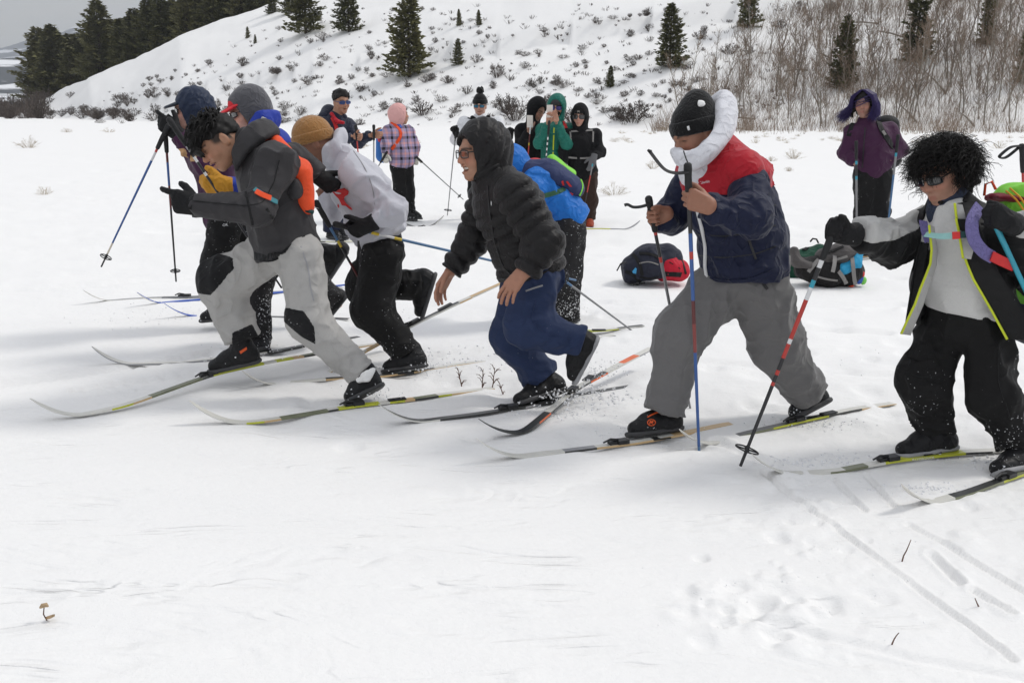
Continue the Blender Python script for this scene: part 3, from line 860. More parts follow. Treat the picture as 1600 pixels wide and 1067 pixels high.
class Solid:
    def __init__(s): s.ops = []; s.post = []
    def add(s, p, k=.02): s.ops.append(('a', p, k)); return s
    def sub(s, p, k=.01): s.ops.append(('s', p, k)); return s
    def cut(s, p, k=.008): s.ops.append(('i', p, k)); return s       # keep only what is inside p
    def noise(s, amp, freq, stretch=(1, 1, 1), seed=0.0): s.post.append((amp, freq, stretch, seed, 0)); return s
    def crease(s, amp, freq, stretch=(1, 1, 1), seed=0.0): s.post.append((amp, freq, stretch, seed, 1)); return s
    def field(s, h, pad=.03):
        adds = [p for o, p, k in s.ops if o == 'a']
        lo = np.min([p.lo for p in adds], 0) - pad; hi = np.max([p.hi for p in adds], 0) + pad
        for o, p, k in s.ops:
            if o == 'i': lo = np.maximum(lo, p.lo - pad); hi = np.minimum(hi, p.hi + pad)
        n = np.maximum(3, np.ceil((hi - lo) / h).astype(int) + 1)
        G = [(lo[i] + h * np.arange(n[i])).astype(np.float32) for i in range(3)]
        D = np.full(tuple(n), .3, np.float32)
        for o, p, k in s.ops:
            m = .04 + k
            i0 = np.clip(np.floor((p.lo - m - lo) / h).astype(int), 0, n); i1 = np.clip(np.ceil((p.hi + m - lo) / h).astype(int) + 1, 0, n)
            if (i1 <= i0).any(): 
                if o == 'i': D[:] = .3
                continue
            sl = tuple(slice(a, b) for a, b in zip(i0, i1))
            X = G[0][sl[0]][:, None, None]; Y = G[1][sl[1]][None, :, None]; Z = G[2][sl[2]][None, None, :]
            d = p.fn(X, Y, Z).astype(np.float32)
            if o == 'a': D[sl] = smin(D[sl], d, k)
            elif o == 's': D[sl] = smax(D[sl], -d, k)
            else:
                E = np.full_like(D, .3); E[sl] = smax(D[sl], d, k); D = E
        if s.post:
            w = np.nonzero(np.abs(D) < .035)
            x, y, z = G[0][w[0]], G[1][w[1]], G[2][w[2]]
            for amp, f, st, sd, rg in s.post:
                if rg:      # pulled cloth: rounded ridges with sharp valleys between them
                    wx = vn3(x * 5 + sd, y * 5, z * 5 + 3) - .5; wy = vn3(x * 5 + 7, y * 5 + sd, z * 5) - .5
                    q = vn3((x + .10 * wx) * f * st[0] + sd, (y + .10 * wy) * f * st[1] + sd * 1.7, (z + .12 * wx) * f * st[2] + sd * .6)
                    wgt = sstep(.35, .65, vn3(x * 3.1 + sd * 2, y * 3.1, z * 3.1 + 5))
                    D[w] -= amp * (.25 + wgt) * (1.8 * (1 - np.abs(2 * q - 1)) ** 2.2 - 1.1); continue
                q = vn3(x * f * st[0] + sd, y * f * st[1] + sd * 1.7, z * f * st[2] + sd * .6) + .5 * vn3(x * f * 2 * st[0] + sd + 9, y * f * 2 * st[1] + sd, z * f * 2 * st[2] + 4)
                D[w] -= amp * (q - .75)
        D[0] = D[-1] = .3; D[:, 0] = D[:, -1] = .3; D[:, :, 0] = D[:, :, -1] = .3
        return D, lo, G
    def build(s, h):
        s.D, s.lo, s.G = s.field(h); s.h = h
        s.V, s.F = surface_nets(s.D, s.lo, h)
        if len(s.V) and len(s.F):            # one relaxing pass takes the grid out of the surface
            e = np.concatenate([s.F[:, [0, 1]], s.F[:, [1, 2]], s.F[:, [2, 3]], s.F[:, [3, 0]]])
            acc = np.zeros_like(s.V); c = np.zeros(len(s.V))
            for a, b in ((0, 1), (1, 0)):
                for ax in range(3): acc[:, ax] += np.bincount(e[:, a], s.V[e[:, b], ax], len(s.V))
                c += np.bincount(e[:, a], minlength=len(s.V))
            s.V = s.V * .5 + .5 * acc / np.maximum(c, 1)[:, None]
        return s
    def obj(s, name, mat, parent, h=None):
        if h is not None: s.build(h)
        if not len(s.F): print("EMPTY SOLID", name); return None
        base = np.array(parent_base(parent))
        o = obj(name, me_np(name, s.V - base, s.F, [mat]), parent)
        o["_"] = 0; del o["_"]
        return o
    def panel(s, name, mat, parent, region, grow=.004, k=.004):
        "the part of this solid that lies inside a region, a little proud of it: a sewn-on panel"
        X = s.G[0][:, None, None]; Y = s.G[1][None, :, None]; Z = s.G[2][None, None, :]
        D = s.D - grow
        for p in region: D = smax(D, p.fn(X, Y, Z).astype(np.float32), k)
        D[0] = D[-1] = .3; D[:, 0] = D[:, -1] = .3; D[:, :, 0] = D[:, :, -1] = .3
        V, F = surface_nets(D, s.lo, s.h)
        if not len(F): print("EMPTY PANEL", name); return None
        base = np.array(parent_base(parent))
        return obj(name, me_np(name, V - base, F, [mat]), parent)
    def bvh(s):
        return BVHTree.FromPolygons([tuple(v) for v in s.V.tolist()], [tuple(f) for f in s.F.tolist()])
def parent_base(o):
    b = np.zeros(3)
    while o is not None:
        b += np.array(o.location); o = o.parent
    return b

# ------------------------------------------------------------------ trims laid on a surface
def hit(bvh, px, py):
    d = ray(px, py); d = nrm(d)
    h = bvh.ray_cast(Vector(CAM), Vector(d))
    return (np.array(h[0]), np.array(h[1])) if h[0] is not None else (None, None)
def trim(name, bvh, pix, half_w, mat, parent, rise=.003, thick=.004, n=None, taper=None):
    "a flat band sewn onto a surface along a line"
    P = np.asarray(pix, float); seg = np.linalg.norm(np.diff(P, axis=0), axis=1); tot = seg.sum()
    n = n or max(3, int(tot / 5)); cs = np.concatenate([[0], np.cumsum(seg)])
    t = np.linspace(0, tot, n); xs = np.interp(t, cs, P[:, 0]); ys = np.interp(t, cs, P[:, 1])
    pts = []; nor = []
    for a, b in zip(xs, ys):
        p, q = hit(bvh, a, b)
        if p is not None:
            if pts and np.linalg.norm(p - pts[-1]) > .12: continue
            pts.append(p); nor.append(q)
    if len(pts) < 2: return None
    pts = np.array(pts); nor = np.array(nor)
    for _ in range(2):
        if len(pts) > 2:
            pts[1:-1] = pts[1:-1] * .5 + .25 * (pts[2:] + pts[:-2]); nor[1:-1] = nor[1:-1] * .5 + .25 * (nor[2:] + nor[:-2])
    return band(name, pts + nor * rise, nor, half_w, mat, parent, thick)
def band(name, pts, nor, half_w, mat, parent, thick=.004):
    pts = np.asarray(pts, float); nor = np.broadcast_to(np.asarray(nor, float), pts.shape)
    if 3 <= len(pts) <= 9:
        n0 = len(pts); u = np.linspace(0, n0 - 1, n0 * 5); i = np.clip(u.astype(int), 0, n0 - 2); f = (u - i)[:, None]
        g = lambda j: pts[np.clip(j, 0, n0 - 1)]
        pts = .5 * (2 * g(i) + (g(i + 1) - g(i - 1)) * f + (2 * g(i - 1) - 5 * g(i) + 4 * g(i + 1) - g(i + 2)) * f ** 2 + (3 * g(i) - g(i - 1) - 3 * g(i + 1) + g(i + 2)) * f ** 3)
        nor = nor[np.clip(np.round(u).astype(int), 0, n0 - 1)]
        if np.ndim(half_w): half_w = np.interp(u, np.arange(n0), half_w)
    T = np.gradient(pts, axis=0); w = np.cross(T, nor); w /= np.maximum(1e-9, np.linalg.norm(w, axis=1))[:, None]
    hw = np.broadcast_to(np.asarray(half_w, float), (len(pts),))[:, None]
    nn = nor / np.maximum(1e-9, np.linalg.norm(nor, axis=1))[:, None]
    R = [pts - w * hw - nn * thick, pts - w * hw * .96 + nn * thick * .5, pts + w * hw * .96 + nn * thick * .5, pts + w * hw - nn * thick]
    V = np.stack(R, 1).reshape(-1, 3); k = len(pts)
    i = np.arange(k - 1)[:, None] * 4; j = np.arange(4)[None, :]; j2 = (j + 1) % 4
    Q = np.stack([i + j, i + 4 + j, i + 4 + j2, i + j2], -1).reshape(-1, 4)
    Q = np.vstack([Q, [[0, 1, 2, 3]], [[4 * k - 1, 4 * k - 2, 4 * k - 3, 4 * k - 4]]])
    return obj(name, me_np(name, V - parent_base(parent), Q, [mat], smooth=False), parent)
def catmull(A, n):
    A = np.asarray(A, float); k = len(A); u = np.linspace(0, k - 1, n); i = np.clip(u.astype(int), 0, k - 2); f = (u - i)[:, None]; g = lambda j: A[np.clip(j, 0, k - 1)]
    return .5 * (2 * g(i) + (g(i + 1) - g(i - 1)) * f + (2 * g(i - 1) - 5 * g(i) + 4 * g(i + 1) - g(i + 2)) * f ** 2 + (3 * g(i) - g(i - 1) - 3 * g(i + 1) + g(i + 2)) * f ** 3)
def loft_band(name, top, bottom, th, mat, parent, n=70, m=18, lump=.0, seam=0):
    "a padded band of cloth between two edges; th is its half thickness along the band"
    T = catmull(top, n); B = catmull(bottom, n); h = catmull(np.asarray(th, float)[:, None], n)[:, 0]
    C = (T + B) / 2; A = (T - B) / 2; tan = np.gradient(C, axis=0); N = np.cross(A, tan); N /= np.maximum(1e-9, np.linalg.norm(N, axis=1))[:, None]
    a = np.arange(m) * 2 * math.pi / m; ca, sa = np.cos(a), np.sin(a); ce = np.sign(ca) * np.abs(ca) ** .75; se = np.sign(sa) * np.abs(sa) ** .6
    V = C[:, None] + A[:, None] * ce[None, :, None] + N[:, None] * (h[:, None] * se[None, :])[:, :, None]
    if lump:
        P = V.reshape(-1, 3); q = vn3(P[:, 0] * 16, P[:, 1] * 16, P[:, 2] * 16) - .5 + .5 * (1 - np.abs(2 * vn3(P[:, 0] * 24 + 5, P[:, 1] * 24, P[:, 2] * 14) - 1)) ** 2 - .2
        V = (P + np.repeat(N, m, 0) * (np.tile(se, n) * q * lump)[:, None]).reshape(n, m, 3)
    if seam: 
        w = np.abs(np.sin(np.arange(n) / (n - 1) * math.pi * seam)) ** .35; V = C[:, None] + A[:, None] * ce[None, :, None] * (.95 + .05 * w)[:, None, None] + (V - C[:, None] - A[:, None] * ce[None, :, None]) * (.55 + .45 * w)[:, None, None]
    V = np.vstack([V.reshape(-1, 3), C[0], C[-1]]); i = np.arange(n - 1)[:, None] * m; j = np.arange(m)[None, :]; j2 = (j + 1) % m
    Q = np.stack([i + j, i + j2, i + m + j2, i + m + j], -1).reshape(-1, 4); e = n * m
    Tt = [(e, (q + 1) % m, q) for q in range(m)] + [(e + 1, (n - 1) * m + q, (n - 1) * m + (q + 1) % m) for q in range(m)]
    return obj(name, me_np(name, V - parent_base(parent), [Q, np.array(Tt)], [mat]), parent)
def decal(name, bvh, polys, mat, parent, rise=.004):
    "flat print: filled outlines (pixels) laid on a surface"
    from mathutils.geometry import tessellate_polygon
    V = []; T = []
    for poly in polys:
        P = []
        for i in range(len(poly)):
            a = np.array(poly[i], float); b = np.array(poly[(i + 1) % len(poly)], float); n = max(1, int(np.linalg.norm(b - a) / 4))
            P += [a + (b - a) * q / n for q in range(n)]
        tris = tessellate_polygon([[Vector((p[0], p[1], 0)) for p in P]])
        off = len(V); ok = True; H = []
        for p in P:
            q, nn = hit(bvh, *p)
            if q is None: ok = False; break
            H.append(q - nrm(ray(*p)) * rise)
        if not ok: continue
        V += H; T += [tuple(off + i for i in t) for t in tris]
    if not V: print("EMPTY DECAL", name); return None
    base = parent_base(parent)
    return obj(name, me_np(name, np.array(V) - base, np.array(T), [mat], smooth=False), parent)
def text_tris(s):
    cu = bpy.data.curves.new("lettering", 'FONT'); cu.body = s; cu.size = 1.0; cu.resolution_u = 3
    o = bpy.data.objects.new("lettering", cu); COL.objects.link(o)
    dg = bpy.context.evaluated_depsgraph_get(); me = o.evaluated_get(dg).to_mesh()
    V = np.array([v.co[:] for v in me.vertices]); me.calc_loop_triangles()
    T = np.array([t.vertices[:] for t in me.loop_triangles])
    o.evaluated_get(dg).to_mesh_clear(); bpy.data.objects.remove(o); bpy.data.curves.remove(cu)
    return V, T
def lettering(name, s, bvh, x0, y0, x1, y1, hpx, mat, parent, rise=.005):
    "words printed on a surface, running from (x0,y0) to (x1,y1) at the baseline"
    V, T = text_tris(s); w = V[:, 0].max() - V[:, 0].min(); L = math.hypot(x1 - x0, y1 - y0)
    dx, dy = (x1 - x0) / L, (y1 - y0) / L
    out = []
    for v in V:
        u = (v[0] - V[:, 0].min()) / w * L; t = v[1] * hpx / .7
        px, py = x0 + dx * u + dy * t, y0 + dy * u - dx * t
        q, nn = hit(bvh, px, py)
        if q is None: return None
        out.append(q - nrm(ray(px, py)) * rise)
    return obj(name, me_np(name, np.array(out) - parent_base(parent), T, [mat], smooth=False), parent)

# ================================================================== people
M_EYE = plain("eye", (.02, .015, .012), .15, vary=0, spec=.6)
M_TEETH = plain("teeth", (.72, .69, .62), .3, vary=.05)
M_LENS = plain("dark_lens", (.012, .012, .014), .08, vary=0, spec=.7, coat=.6)
M_LENSBLUE = plain("mirror_lens", (.05, .16, .24), .1, metal=.6, vary=.3, scale=30)
M_FRAME = plain("glasses_frame", (.012, .012, .012), .3, vary=0)
M_BLACKPL = plain("black_plastic", (.018, .018, .019), .45, vary=.2)
M_WHITEPR = plain("white_print", (.8, .8, .8), .6, vary=.03)
def skin_mat():
    m, n, l, p = new_mat("skin")
    at_ = n.new("ShaderNodeVertexColor"); at_.layer_name = "tone"
    tc = n.new("ShaderNodeTexCoord"); t = n.new("ShaderNodeTexNoise"); t.inputs["Scale"].default_value = 45; t.inputs["Detail"].default_value = 4
    l.new(tc.outputs["Object"], t.inputs["Vector"])
    mr = n.new("ShaderNodeMapRange"); mr.inputs["To Min"].default_value = .86; mr.inputs["To Max"].default_value = 1.14; l.new(t.outputs["Fac"], mr.inputs["Value"])
    vm = n.new("ShaderNodeVectorMath"); vm.operation = 'SCALE'; l.new(at_.outputs["Color"], vm.inputs[0]); l.new(mr.outputs[0], vm.inputs["Scale"])
    l.new(vm.outputs[0], p.inputs["Base Color"]); p.inputs["Roughness"].default_value = .5
    p.inputs["Specular IOR Level"].default_value = .35
    b = n.new("ShaderNodeTexNoise"); b.inputs["Scale"].default_value = 260; l.new(tc.outputs["Object"], b.inputs["Vector"])
    bp = n.new("ShaderNodeBump"); bp.inputs["Distance"].default_value = .0006; l.new(b.outputs["Fac"], bp.inputs["Height"]); l.new(bp.outputs[0], p.inputs["Normal"])
    p.inputs["Subsurface Weight"].default_value = 0.12; p.inputs["Subsurface Radius"].default_value = (.012, .005, .003); p.inputs["Subsurface Scale"].default_value = 1.0
    return m
M_SKIN = skin_mat()

class Head:
    "frame of a head: c centre, F where the face looks, U to the crown, S to the person's left"
    def __init__(s, c, F, U, size=1.0):
        s.c = np.asarray(c, float); s.F = nrm(F); U = np.asarray(U, float); s.U = nrm(U - s.F * (U @ s.F)); s.S = np.cross(s.U, s.F); s.k = size
        s.R = np.array([s.F, s.S, s.U])
    def p(s, f, l, u): return s.c + s.k * (s.F * f + s.S * l + s.U * u)
    def dirv(s, f, l, u): return s.F * f + s.S * l + s.U * u
    def r(s, *q): return tuple(s.k * v for v in q)
def head_solid(H, neck, neck_r=.056, smile=False, fine=True):
    q = Solid(); k = H.k
    q.add(ell(H.p(-.012, 0, .035), H.r(.098, .077, .088), H.R))
    q.add(ell(H.p(.026, 0, -.022), H.r(.068, .064, .088), H.R), .04 * k)
    q.add(chain([H.p(-.005, 0, -.055), H.p(.070, 0, -.100)], [(.058 * k, .05 * k), (.026 * k, .022 * k)], side=H.S), .035 * k)
    q.add(chain([H.p(-.02, 0, -.03), neck], [neck_r * k, neck_r * 1.06 * k]), .03 * k)
    if fine:
        for s in (-1, 1):
            q.add(ell(H.p(.066, s * .038, -.028), H.r(.024, .024, .024), H.R), .03 * k)
            q.sub(ell(H.p(.104, s * .032, .008), H.r(.020, .024, .015), H.R), .016 * k)
            q.add(ell(H.p(.074, s * .032, .006), H.r(.016, .018, .0125), H.R), .004 * k)
            q.add(ell(H.p(-.012, s * .078, -.008), H.r(.021, .011, .034), H.R), .008 * k)
            q.sub(ell(H.p(-.006, s * .092, -.006), H.r(.010, .008, .018), H.R), .006 * k)
            q.add(ball(H.p(.100, s * .014, -.030), .009 * k), .008 * k)
        q.add(chain([H.p(.082, -.042, .026), H.p(.092, 0, .026), H.p(.082, .042, .026)], [.010 * k] * 3), .014 * k)
        q.add(chain([H.p(.090, 0, .012), H.p(.112, 0, -.026)], [.009 * k, .0125 * k]), .014 * k)
        q.add(chain([H.p(.086, -.022, -.060), H.p(.096, 0, -.058), H.p(.086, .022, -.060)], [.006 * k, .0075 * k, .006 * k]), .007 * k)
        q.add(chain([H.p(.082, -.018, -.074), H.p(.092, 0, -.075), H.p(.082, .018, -.074)], [.006 * k, .008 * k, .006 * k]), .008 * k)
        if smile:
            q.sub(ell(H.p(.093, 0, -.064), H.r(.020, .030, .0125 if smile > 1 else .006), H.R), .005 * k)
    return q
def tone_attr(o, cols):
    a = o.data.color_attributes.new("tone", 'FLOAT_COLOR', 'POINT')
    a.data.foreach_set("color", np.ascontiguousarray(np.hstack([cols, np.ones((len(cols), 1))]), np.float32).ravel())
def face_tone(H, V, skin, brow, lips=None, stubble=0.0, scalp=False):
    q = (V - H.c) / H.k; f = q @ H.F; l = np.abs(q @ H.S); u = q @ H.U
    C = np.tile(np.asarray(skin, float), (len(V), 1))
    def mixc(w, c):
        nonlocal C
        w = np.clip(w, 0, 1)[:, None]; C = C * (1 - w) + w * np.asarray(c)
    if scalp: mixc(.93 * sstep(-.012, .012, u - .30 * f + .012 - .02 * (f < -.05)) * sstep(.052, .030, f) * (l < .082), brow)     # cropped hair at the sides and back
    red = np.asarray(skin) * [1.12, .86, .84]
    mixc(.8 * np.exp(-(((l - .042) / .022) ** 2 + ((u + .025) / .02) ** 2)) * (f > .03), red)
    mixc(.7 * np.exp(-((l / .016) ** 2 + ((u + .026) / .016) ** 2)) * (f > .09), red)
    lp = np.asarray(skin) * [.86, .55, .55] if lips is None else np.asarray(lips)
    mixc(.6 * sstep(.078, .086, f) * sstep(.024, .016, l) * (sstep(-.081, -.077, u) - sstep(-.060, -.056, u)), lp)
    if stubble: mixc(stubble * (f > .02) * sstep(-.045, -.075, u), np.asarray(brow) * 1.0)
    arch = .026 + .004 * np.cos((l - .034) / .02 * 1.5)
    mixc(.9 * (f > .05) * (l > .012) * (l < .054) * np.exp(-((u - arch) / .0055) ** 2), brow)
    mixc(.9 * (f > .055) * np.exp(-(((l - .032) / .016) ** 2 + ((u - .005) / .0028) ** 2) ** 2), np.asarray(brow) * .8)
    return C

def hand_solid(q, wrist, d, t, left, curl=(.5, .7, .5), fat=1.0, size=1.0, spread=.0, thumb=(.9, .35), per=(0, 0, 0, 0)):
    """add a hand to a solid: d runs from the wrist along the hand, t points to the thumb side;
    curl bends the three joints of each finger towards the palm, per adds to single fingers"""
    d = nrm(d); t = np.asarray(t, float); t = nrm(t - d * (t @ d)); n = np.cross(d, t) * (1 if left else -1)
    k = size; w = np.asarray(wrist, float)
    kn = []
    for i, (a, b) in enumerate(((.030, .088), (.010, .092), (-.010, .087), (-.029, .078))):
        a *= (1 + .12 * (fat - 1)) ; kp = w + k * (t * a + d * b); kn.append(kp)
        q.add(chain([w + k * (t * a * .62 + d * .008), kp], [.0155 * k * fat, .0135 * k * fat]), .012 * k)
    LEN = ((.042, .026, .020), (.046, .029, .021), (.042, .027, .020), (.033, .020, .018))
    for i in range(4):
        p = kn[i]; ang = 0; sp = spread * (1.5 - i); pts = [p]
        for j in range(3):
            ang += curl[j] + per[i] * (1 if j < 2 else .5)
            v = nrm(d * math.cos(ang) + n * math.sin(ang) + t * sp * max(0, math.cos(ang)))
            p = p + v * LEN[i][j] * k; pts.append(p)
        rr = [(.0098 if i < 3 else .0085) * k * fat * z for z in (1.0, .95, .88, .78)]
        q.add(chain(pts, rr, k=.003), .005 * k)
    b = w + k * (t * .022 + d * .022 + n * .008)
    v1 = nrm(d * math.cos(thumb[0]) + t * math.sin(thumb[0]) + n * .45)
    v2 = nrm(v1 + n * thumb[1] + d * .35); v3 = nrm(v2 + n * thumb[1] * .8 + d * .5 - t * thumb[1] * .4)
    pts = [b, b + v1 * .040 * k, b + v1 * .040 * k + v2 * .032 * k, b + v1 * .040 * k + v2 * .032 * k + v3 * .026 * k]
    q.add(chain(pts, [.0165 * k * fat, .0125 * k * fat, .0112 * k * fat, .0092 * k * fat], k=.004), .009 * k)
    return n
def grip_wrist(c, d, t, left, size=1.0):
    "where the wrist sits when the closed hand holds a shaft through c"
    d = nrm(d); t = np.asarray(t, float); t = nrm(t - d * (t @ d)); n = np.cross(d, t) * (1 if left else -1)
    return np.asarray(c) - size * (d * .088 + n * .030)
FIST = (1.15, 1.55, .95)

def boot(parent, ankle, heel, toe, colr, sole_mat, h=.008, shaft=.10, fat=1.0, side=None):
    ankle, heel, toe = [np.asarray(v, float) for v in (ankle, heel, toe)]
    f = nrm(toe - heel); up = ankle - heel; up = nrm(up - f * (up @ f)); sv = np.cross(up, f)
    L = np.linalg.norm(toe - heel); a = ankle
    q = Solid()
    q.add(chain([heel + f * .045 + up * .045, heel + f * L * .55 + up * .045, toe - f * .045 + up * .036], [(.044 * fat, .05 * fat), (.050 * fat, .048 * fat), (.045 * fat, .036 * fat)], side=sv, k=.02))
    leg = nrm(a - (heel + f * .07 + up * .02))
    q.add(chain([heel + f * .065 + up * .05, a + leg * (shaft - .06)], [(.052 * fat, .056 * fat), (.052 * fat, .055 * fat)], side=sv), .035)
    q.add(chain([heel + f * .085 + up * .085, heel + f * L * .62 + up * .06], [.042 * fat, .036 * fat], side=sv), .03)
    q.cut(half(heel + up * .004, -up))
    q.noise(.006, 16, seed=heel[0])
    b = q.obj("boot", colr, parent, h)
    s = Solid(); s.add(chain([heel + f * .042 + up * .02, heel + f * L * .5 + up * .02, toe - f * .042 + up * .02], [(.050 * fat, .05), (.049 * fat, .05), (.049 * fat, .05)], side=sv, k=.02))
    s.cut(half(heel, -up)); s.cut(half(heel + up * .024, up))
    if b is not None: s.obj("sole", sole_mat, b, h)
    return q, b

def strands(name, curves, rad, mat, parent, n=3):
    m = MB()
    for c in curves:
        k = len(c); m.tube(c, rad * np.linspace(1, .35, k), n, cap=False)
    return obj(name, m.mesh(name, [mat], base=parent_base(parent)), parent)

def glasses(parent, H, lens_mat, frame_mat, kind="sunglasses", wide=1.0, tall=1.0, drop=0.0, wrap=5.5):
    "two lenses on a frame with arms; lenses and arms wrap round the head"
    g = MB(); base = parent_base(parent)
    def pos(l, u, out=0): return H.p(.1085 + out - wrap * l * l * .62, l, u)
    Ls = []
    for s in (-1, 1):
        V = []; nu, nv = 7, 5; ring = []
        for i in range(nu):
            for j in range(nv):
                a = i / (nu - 1); b = j / (nv - 1) * 2 - 1
                l = s * (.009 + a * .054 * wide); hgt = .0175 * tall * (1 - .25 * abs(2 * a - 1) ** 3 - (.22 * a if kind == "sunglasses" else 0))
                V.append(pos(l, .006 - drop + b * hgt - .003 * a))
        V = np.array(V); k = len(V); back = V - H.F * .003 * H.k
        Q = []
        for i in range(nu - 1):
            for j in range(nv - 1):
                q = [i * nv + j, (i + 1) * nv + j, (i + 1) * nv + j + 1, i * nv + j + 1]; Q += [q, [k + w for w in q[::-1]]]
        rim = [i * nv for i in range(nu)] + [(nu - 1) * nv + j for j in range(1, nv)] + [i * nv + nv - 1 for i in range(nu - 2, -1, -1)] + [j for j in range(nv - 2, 0, -1)]
        for a, b in zip(rim, rim[1:] + rim[:1]): Q.append([a, b, k + b, k + a])
        Ls.append((np.vstack([V, back]), np.array(Q)))
        g.tube([V[i] for i in rim] + [V[rim[0]]], (.0026 if kind == "glasses" else .0022) * H.k, 5, cap=False)
        e = pos(s * .063 * wide, .012 - drop)
        g.tube([e, H.p(.05, s * .074, .013 - drop * .5), H.p(-.012, s * .084, .016)], [.003 * H.k] * 3, 5)
    g.tube([pos(-.010, .010 - drop), pos(0, .012 - drop, .002), pos(.010, .010 - drop)], [.0028 * H.k] * 3, 5)
    o = obj(kind, g.mesh(kind, [frame_mat], base=base), parent)
    for V, Q in Ls: obj("lens", me_np("lens", V - base, Q, [lens_mat]), o)
    return o
def beanie(parent, H, mat, name="beanie", brim=.030, tall=.105, cuff=.05, ribs=44, tilt=.0, h=.007, back=.0, amp=.004, slouch=0.0):
    up = nrm(H.U + H.F * tilt)
    c = H.p(-.014, 0, .045); R = np.array([nrm(H.F - up * (H.F @ up)), H.S, up]); bc = c + up * (brim - .045) * H.k
    q = Solid(); q.add(ell(c, H.r(.112, .096, tall), R, (0, 1, ribs, amp * .8)))
    if slouch: q.add(ell(c + (up * .06 - H.F * .03) * H.k, H.r(.075, .07, slouch), R, (0, 1, ribs, amp * .8)), .03)
    q.cut(half(bc, -up)); b = q.obj(name, mat, parent, h)
    s = Solid(); s.add(ell(c, H.r(.119, .102, tall * 1.08), R, (0, 1, ribs, amp)))
    s.cut(half(bc - up * .002, -up)); s.cut(half(bc + up * cuff * H.k, up), .01)
    s.obj("cuff", mat, b, h)
    return b, bc, up
def hood(parent, H, mat, neck, name="hood", h=.008, rad=(.128, .108, .135), ring=None, opening=(.085, .072, .105), shift=-.022, open_f=.105, open_u=-.012, collar=.095, low=.0):
    q = Solid(); q.add(ell(H.p(shift, 0, .025), H.r(*rad), H.R, ring))
    q.add(chain([H.p(-.02, 0, -.03), neck], [(collar * H.k, collar * H.k * 1.0)] * 2, side=H.S), .05)
    q.sub(ell(H.p(open_f, 0, open_u), H.r(*opening), H.R), .02)
    q.noise(.012, 12, seed=H.c[0] * 3)
    return q, q.obj(name, mat, parent, h)
def pole(label, top, tip, mats, group=None, grip=True, strap=None, basket=True, basket_r=.032, r=.0085, lift=.075, strap_mat=None, grip_mat=None):
    "a ski pole: banded shaft, grip, wrist strap, basket and tip. mats = [(share of the length, material)...] from the top"
    top = np.asarray(top, float); tip = np.asarray(tip, float); d = nrm(tip - top); L = np.linalg.norm(tip - top)
    o = tag(empty("ski_pole", tip), label, "ski pole", group)
    m = MB(); ms = []; a = 0
    for share, mt in mats:
        if mt not in ms: ms.append(mt)
        p, e = top + d * L * a, top + d * L * min(1, a + share)
        r0, r1 = [r * (1 - .35 * w) for w in (a, min(1, a + share))]
        m.tube([p, e], [r0, r1], 8, cap=False, m=ms.index(mt)); a += share
    obj("shaft", m.mesh("shaft", ms, base=tip), o)
    gm = grip_mat or M_GRIP
    if grip:
        g = MB(); g.tube([top - d * .035, top - d * .028, top - d * .008, top + d * .02, top + d * .06, top + d * .10, top + d * .135, top + d * .14],
                         np.array([.010, .0165, .0175, .0145, .0155, .0145, .013, .009]), 10)
        obj("grip", g.mesh("grip", [gm], base=tip), o)
    if strap is not None:
        b = band("strap", np.array(strap), np.array([0, -.5, .85]), .010, strap_mat or gm, o, .0015)
    if basket:
        g = MB(); bc = tip - d * lift; ax, s, f = frame(d, [1, 0, 0])
        th = np.linspace(0, 6.2832, 19); g.tube([bc + basket_r * (math.cos(t) * s + math.sin(t) * f) for t in th], .0035, 5, cap=False)
        for t in range(4): g.tube([bc, bc + basket_r * (math.cos(t * 1.571) * s + math.sin(t * 1.571) * f)], .0035, 4)
        g.tube([bc - d * .015, bc + d * .015], [.009, .008], 8)
        obj("basket", g.mesh("basket", [M_BLACKPL], base=tip), o)
    g = MB(); g.tube([tip - d * .03, tip], [.0055, .0015], 6); obj("tip", g.mesh("tip", [M_STEEL], base=tip), o)
    return o
M_GRIP = plain("rubber_grip", (.016, .016, .017), .7, vary=.2)
M_STEEL = plain("steel", (.45, .45, .46), .35, metal=.9, vary=.1)
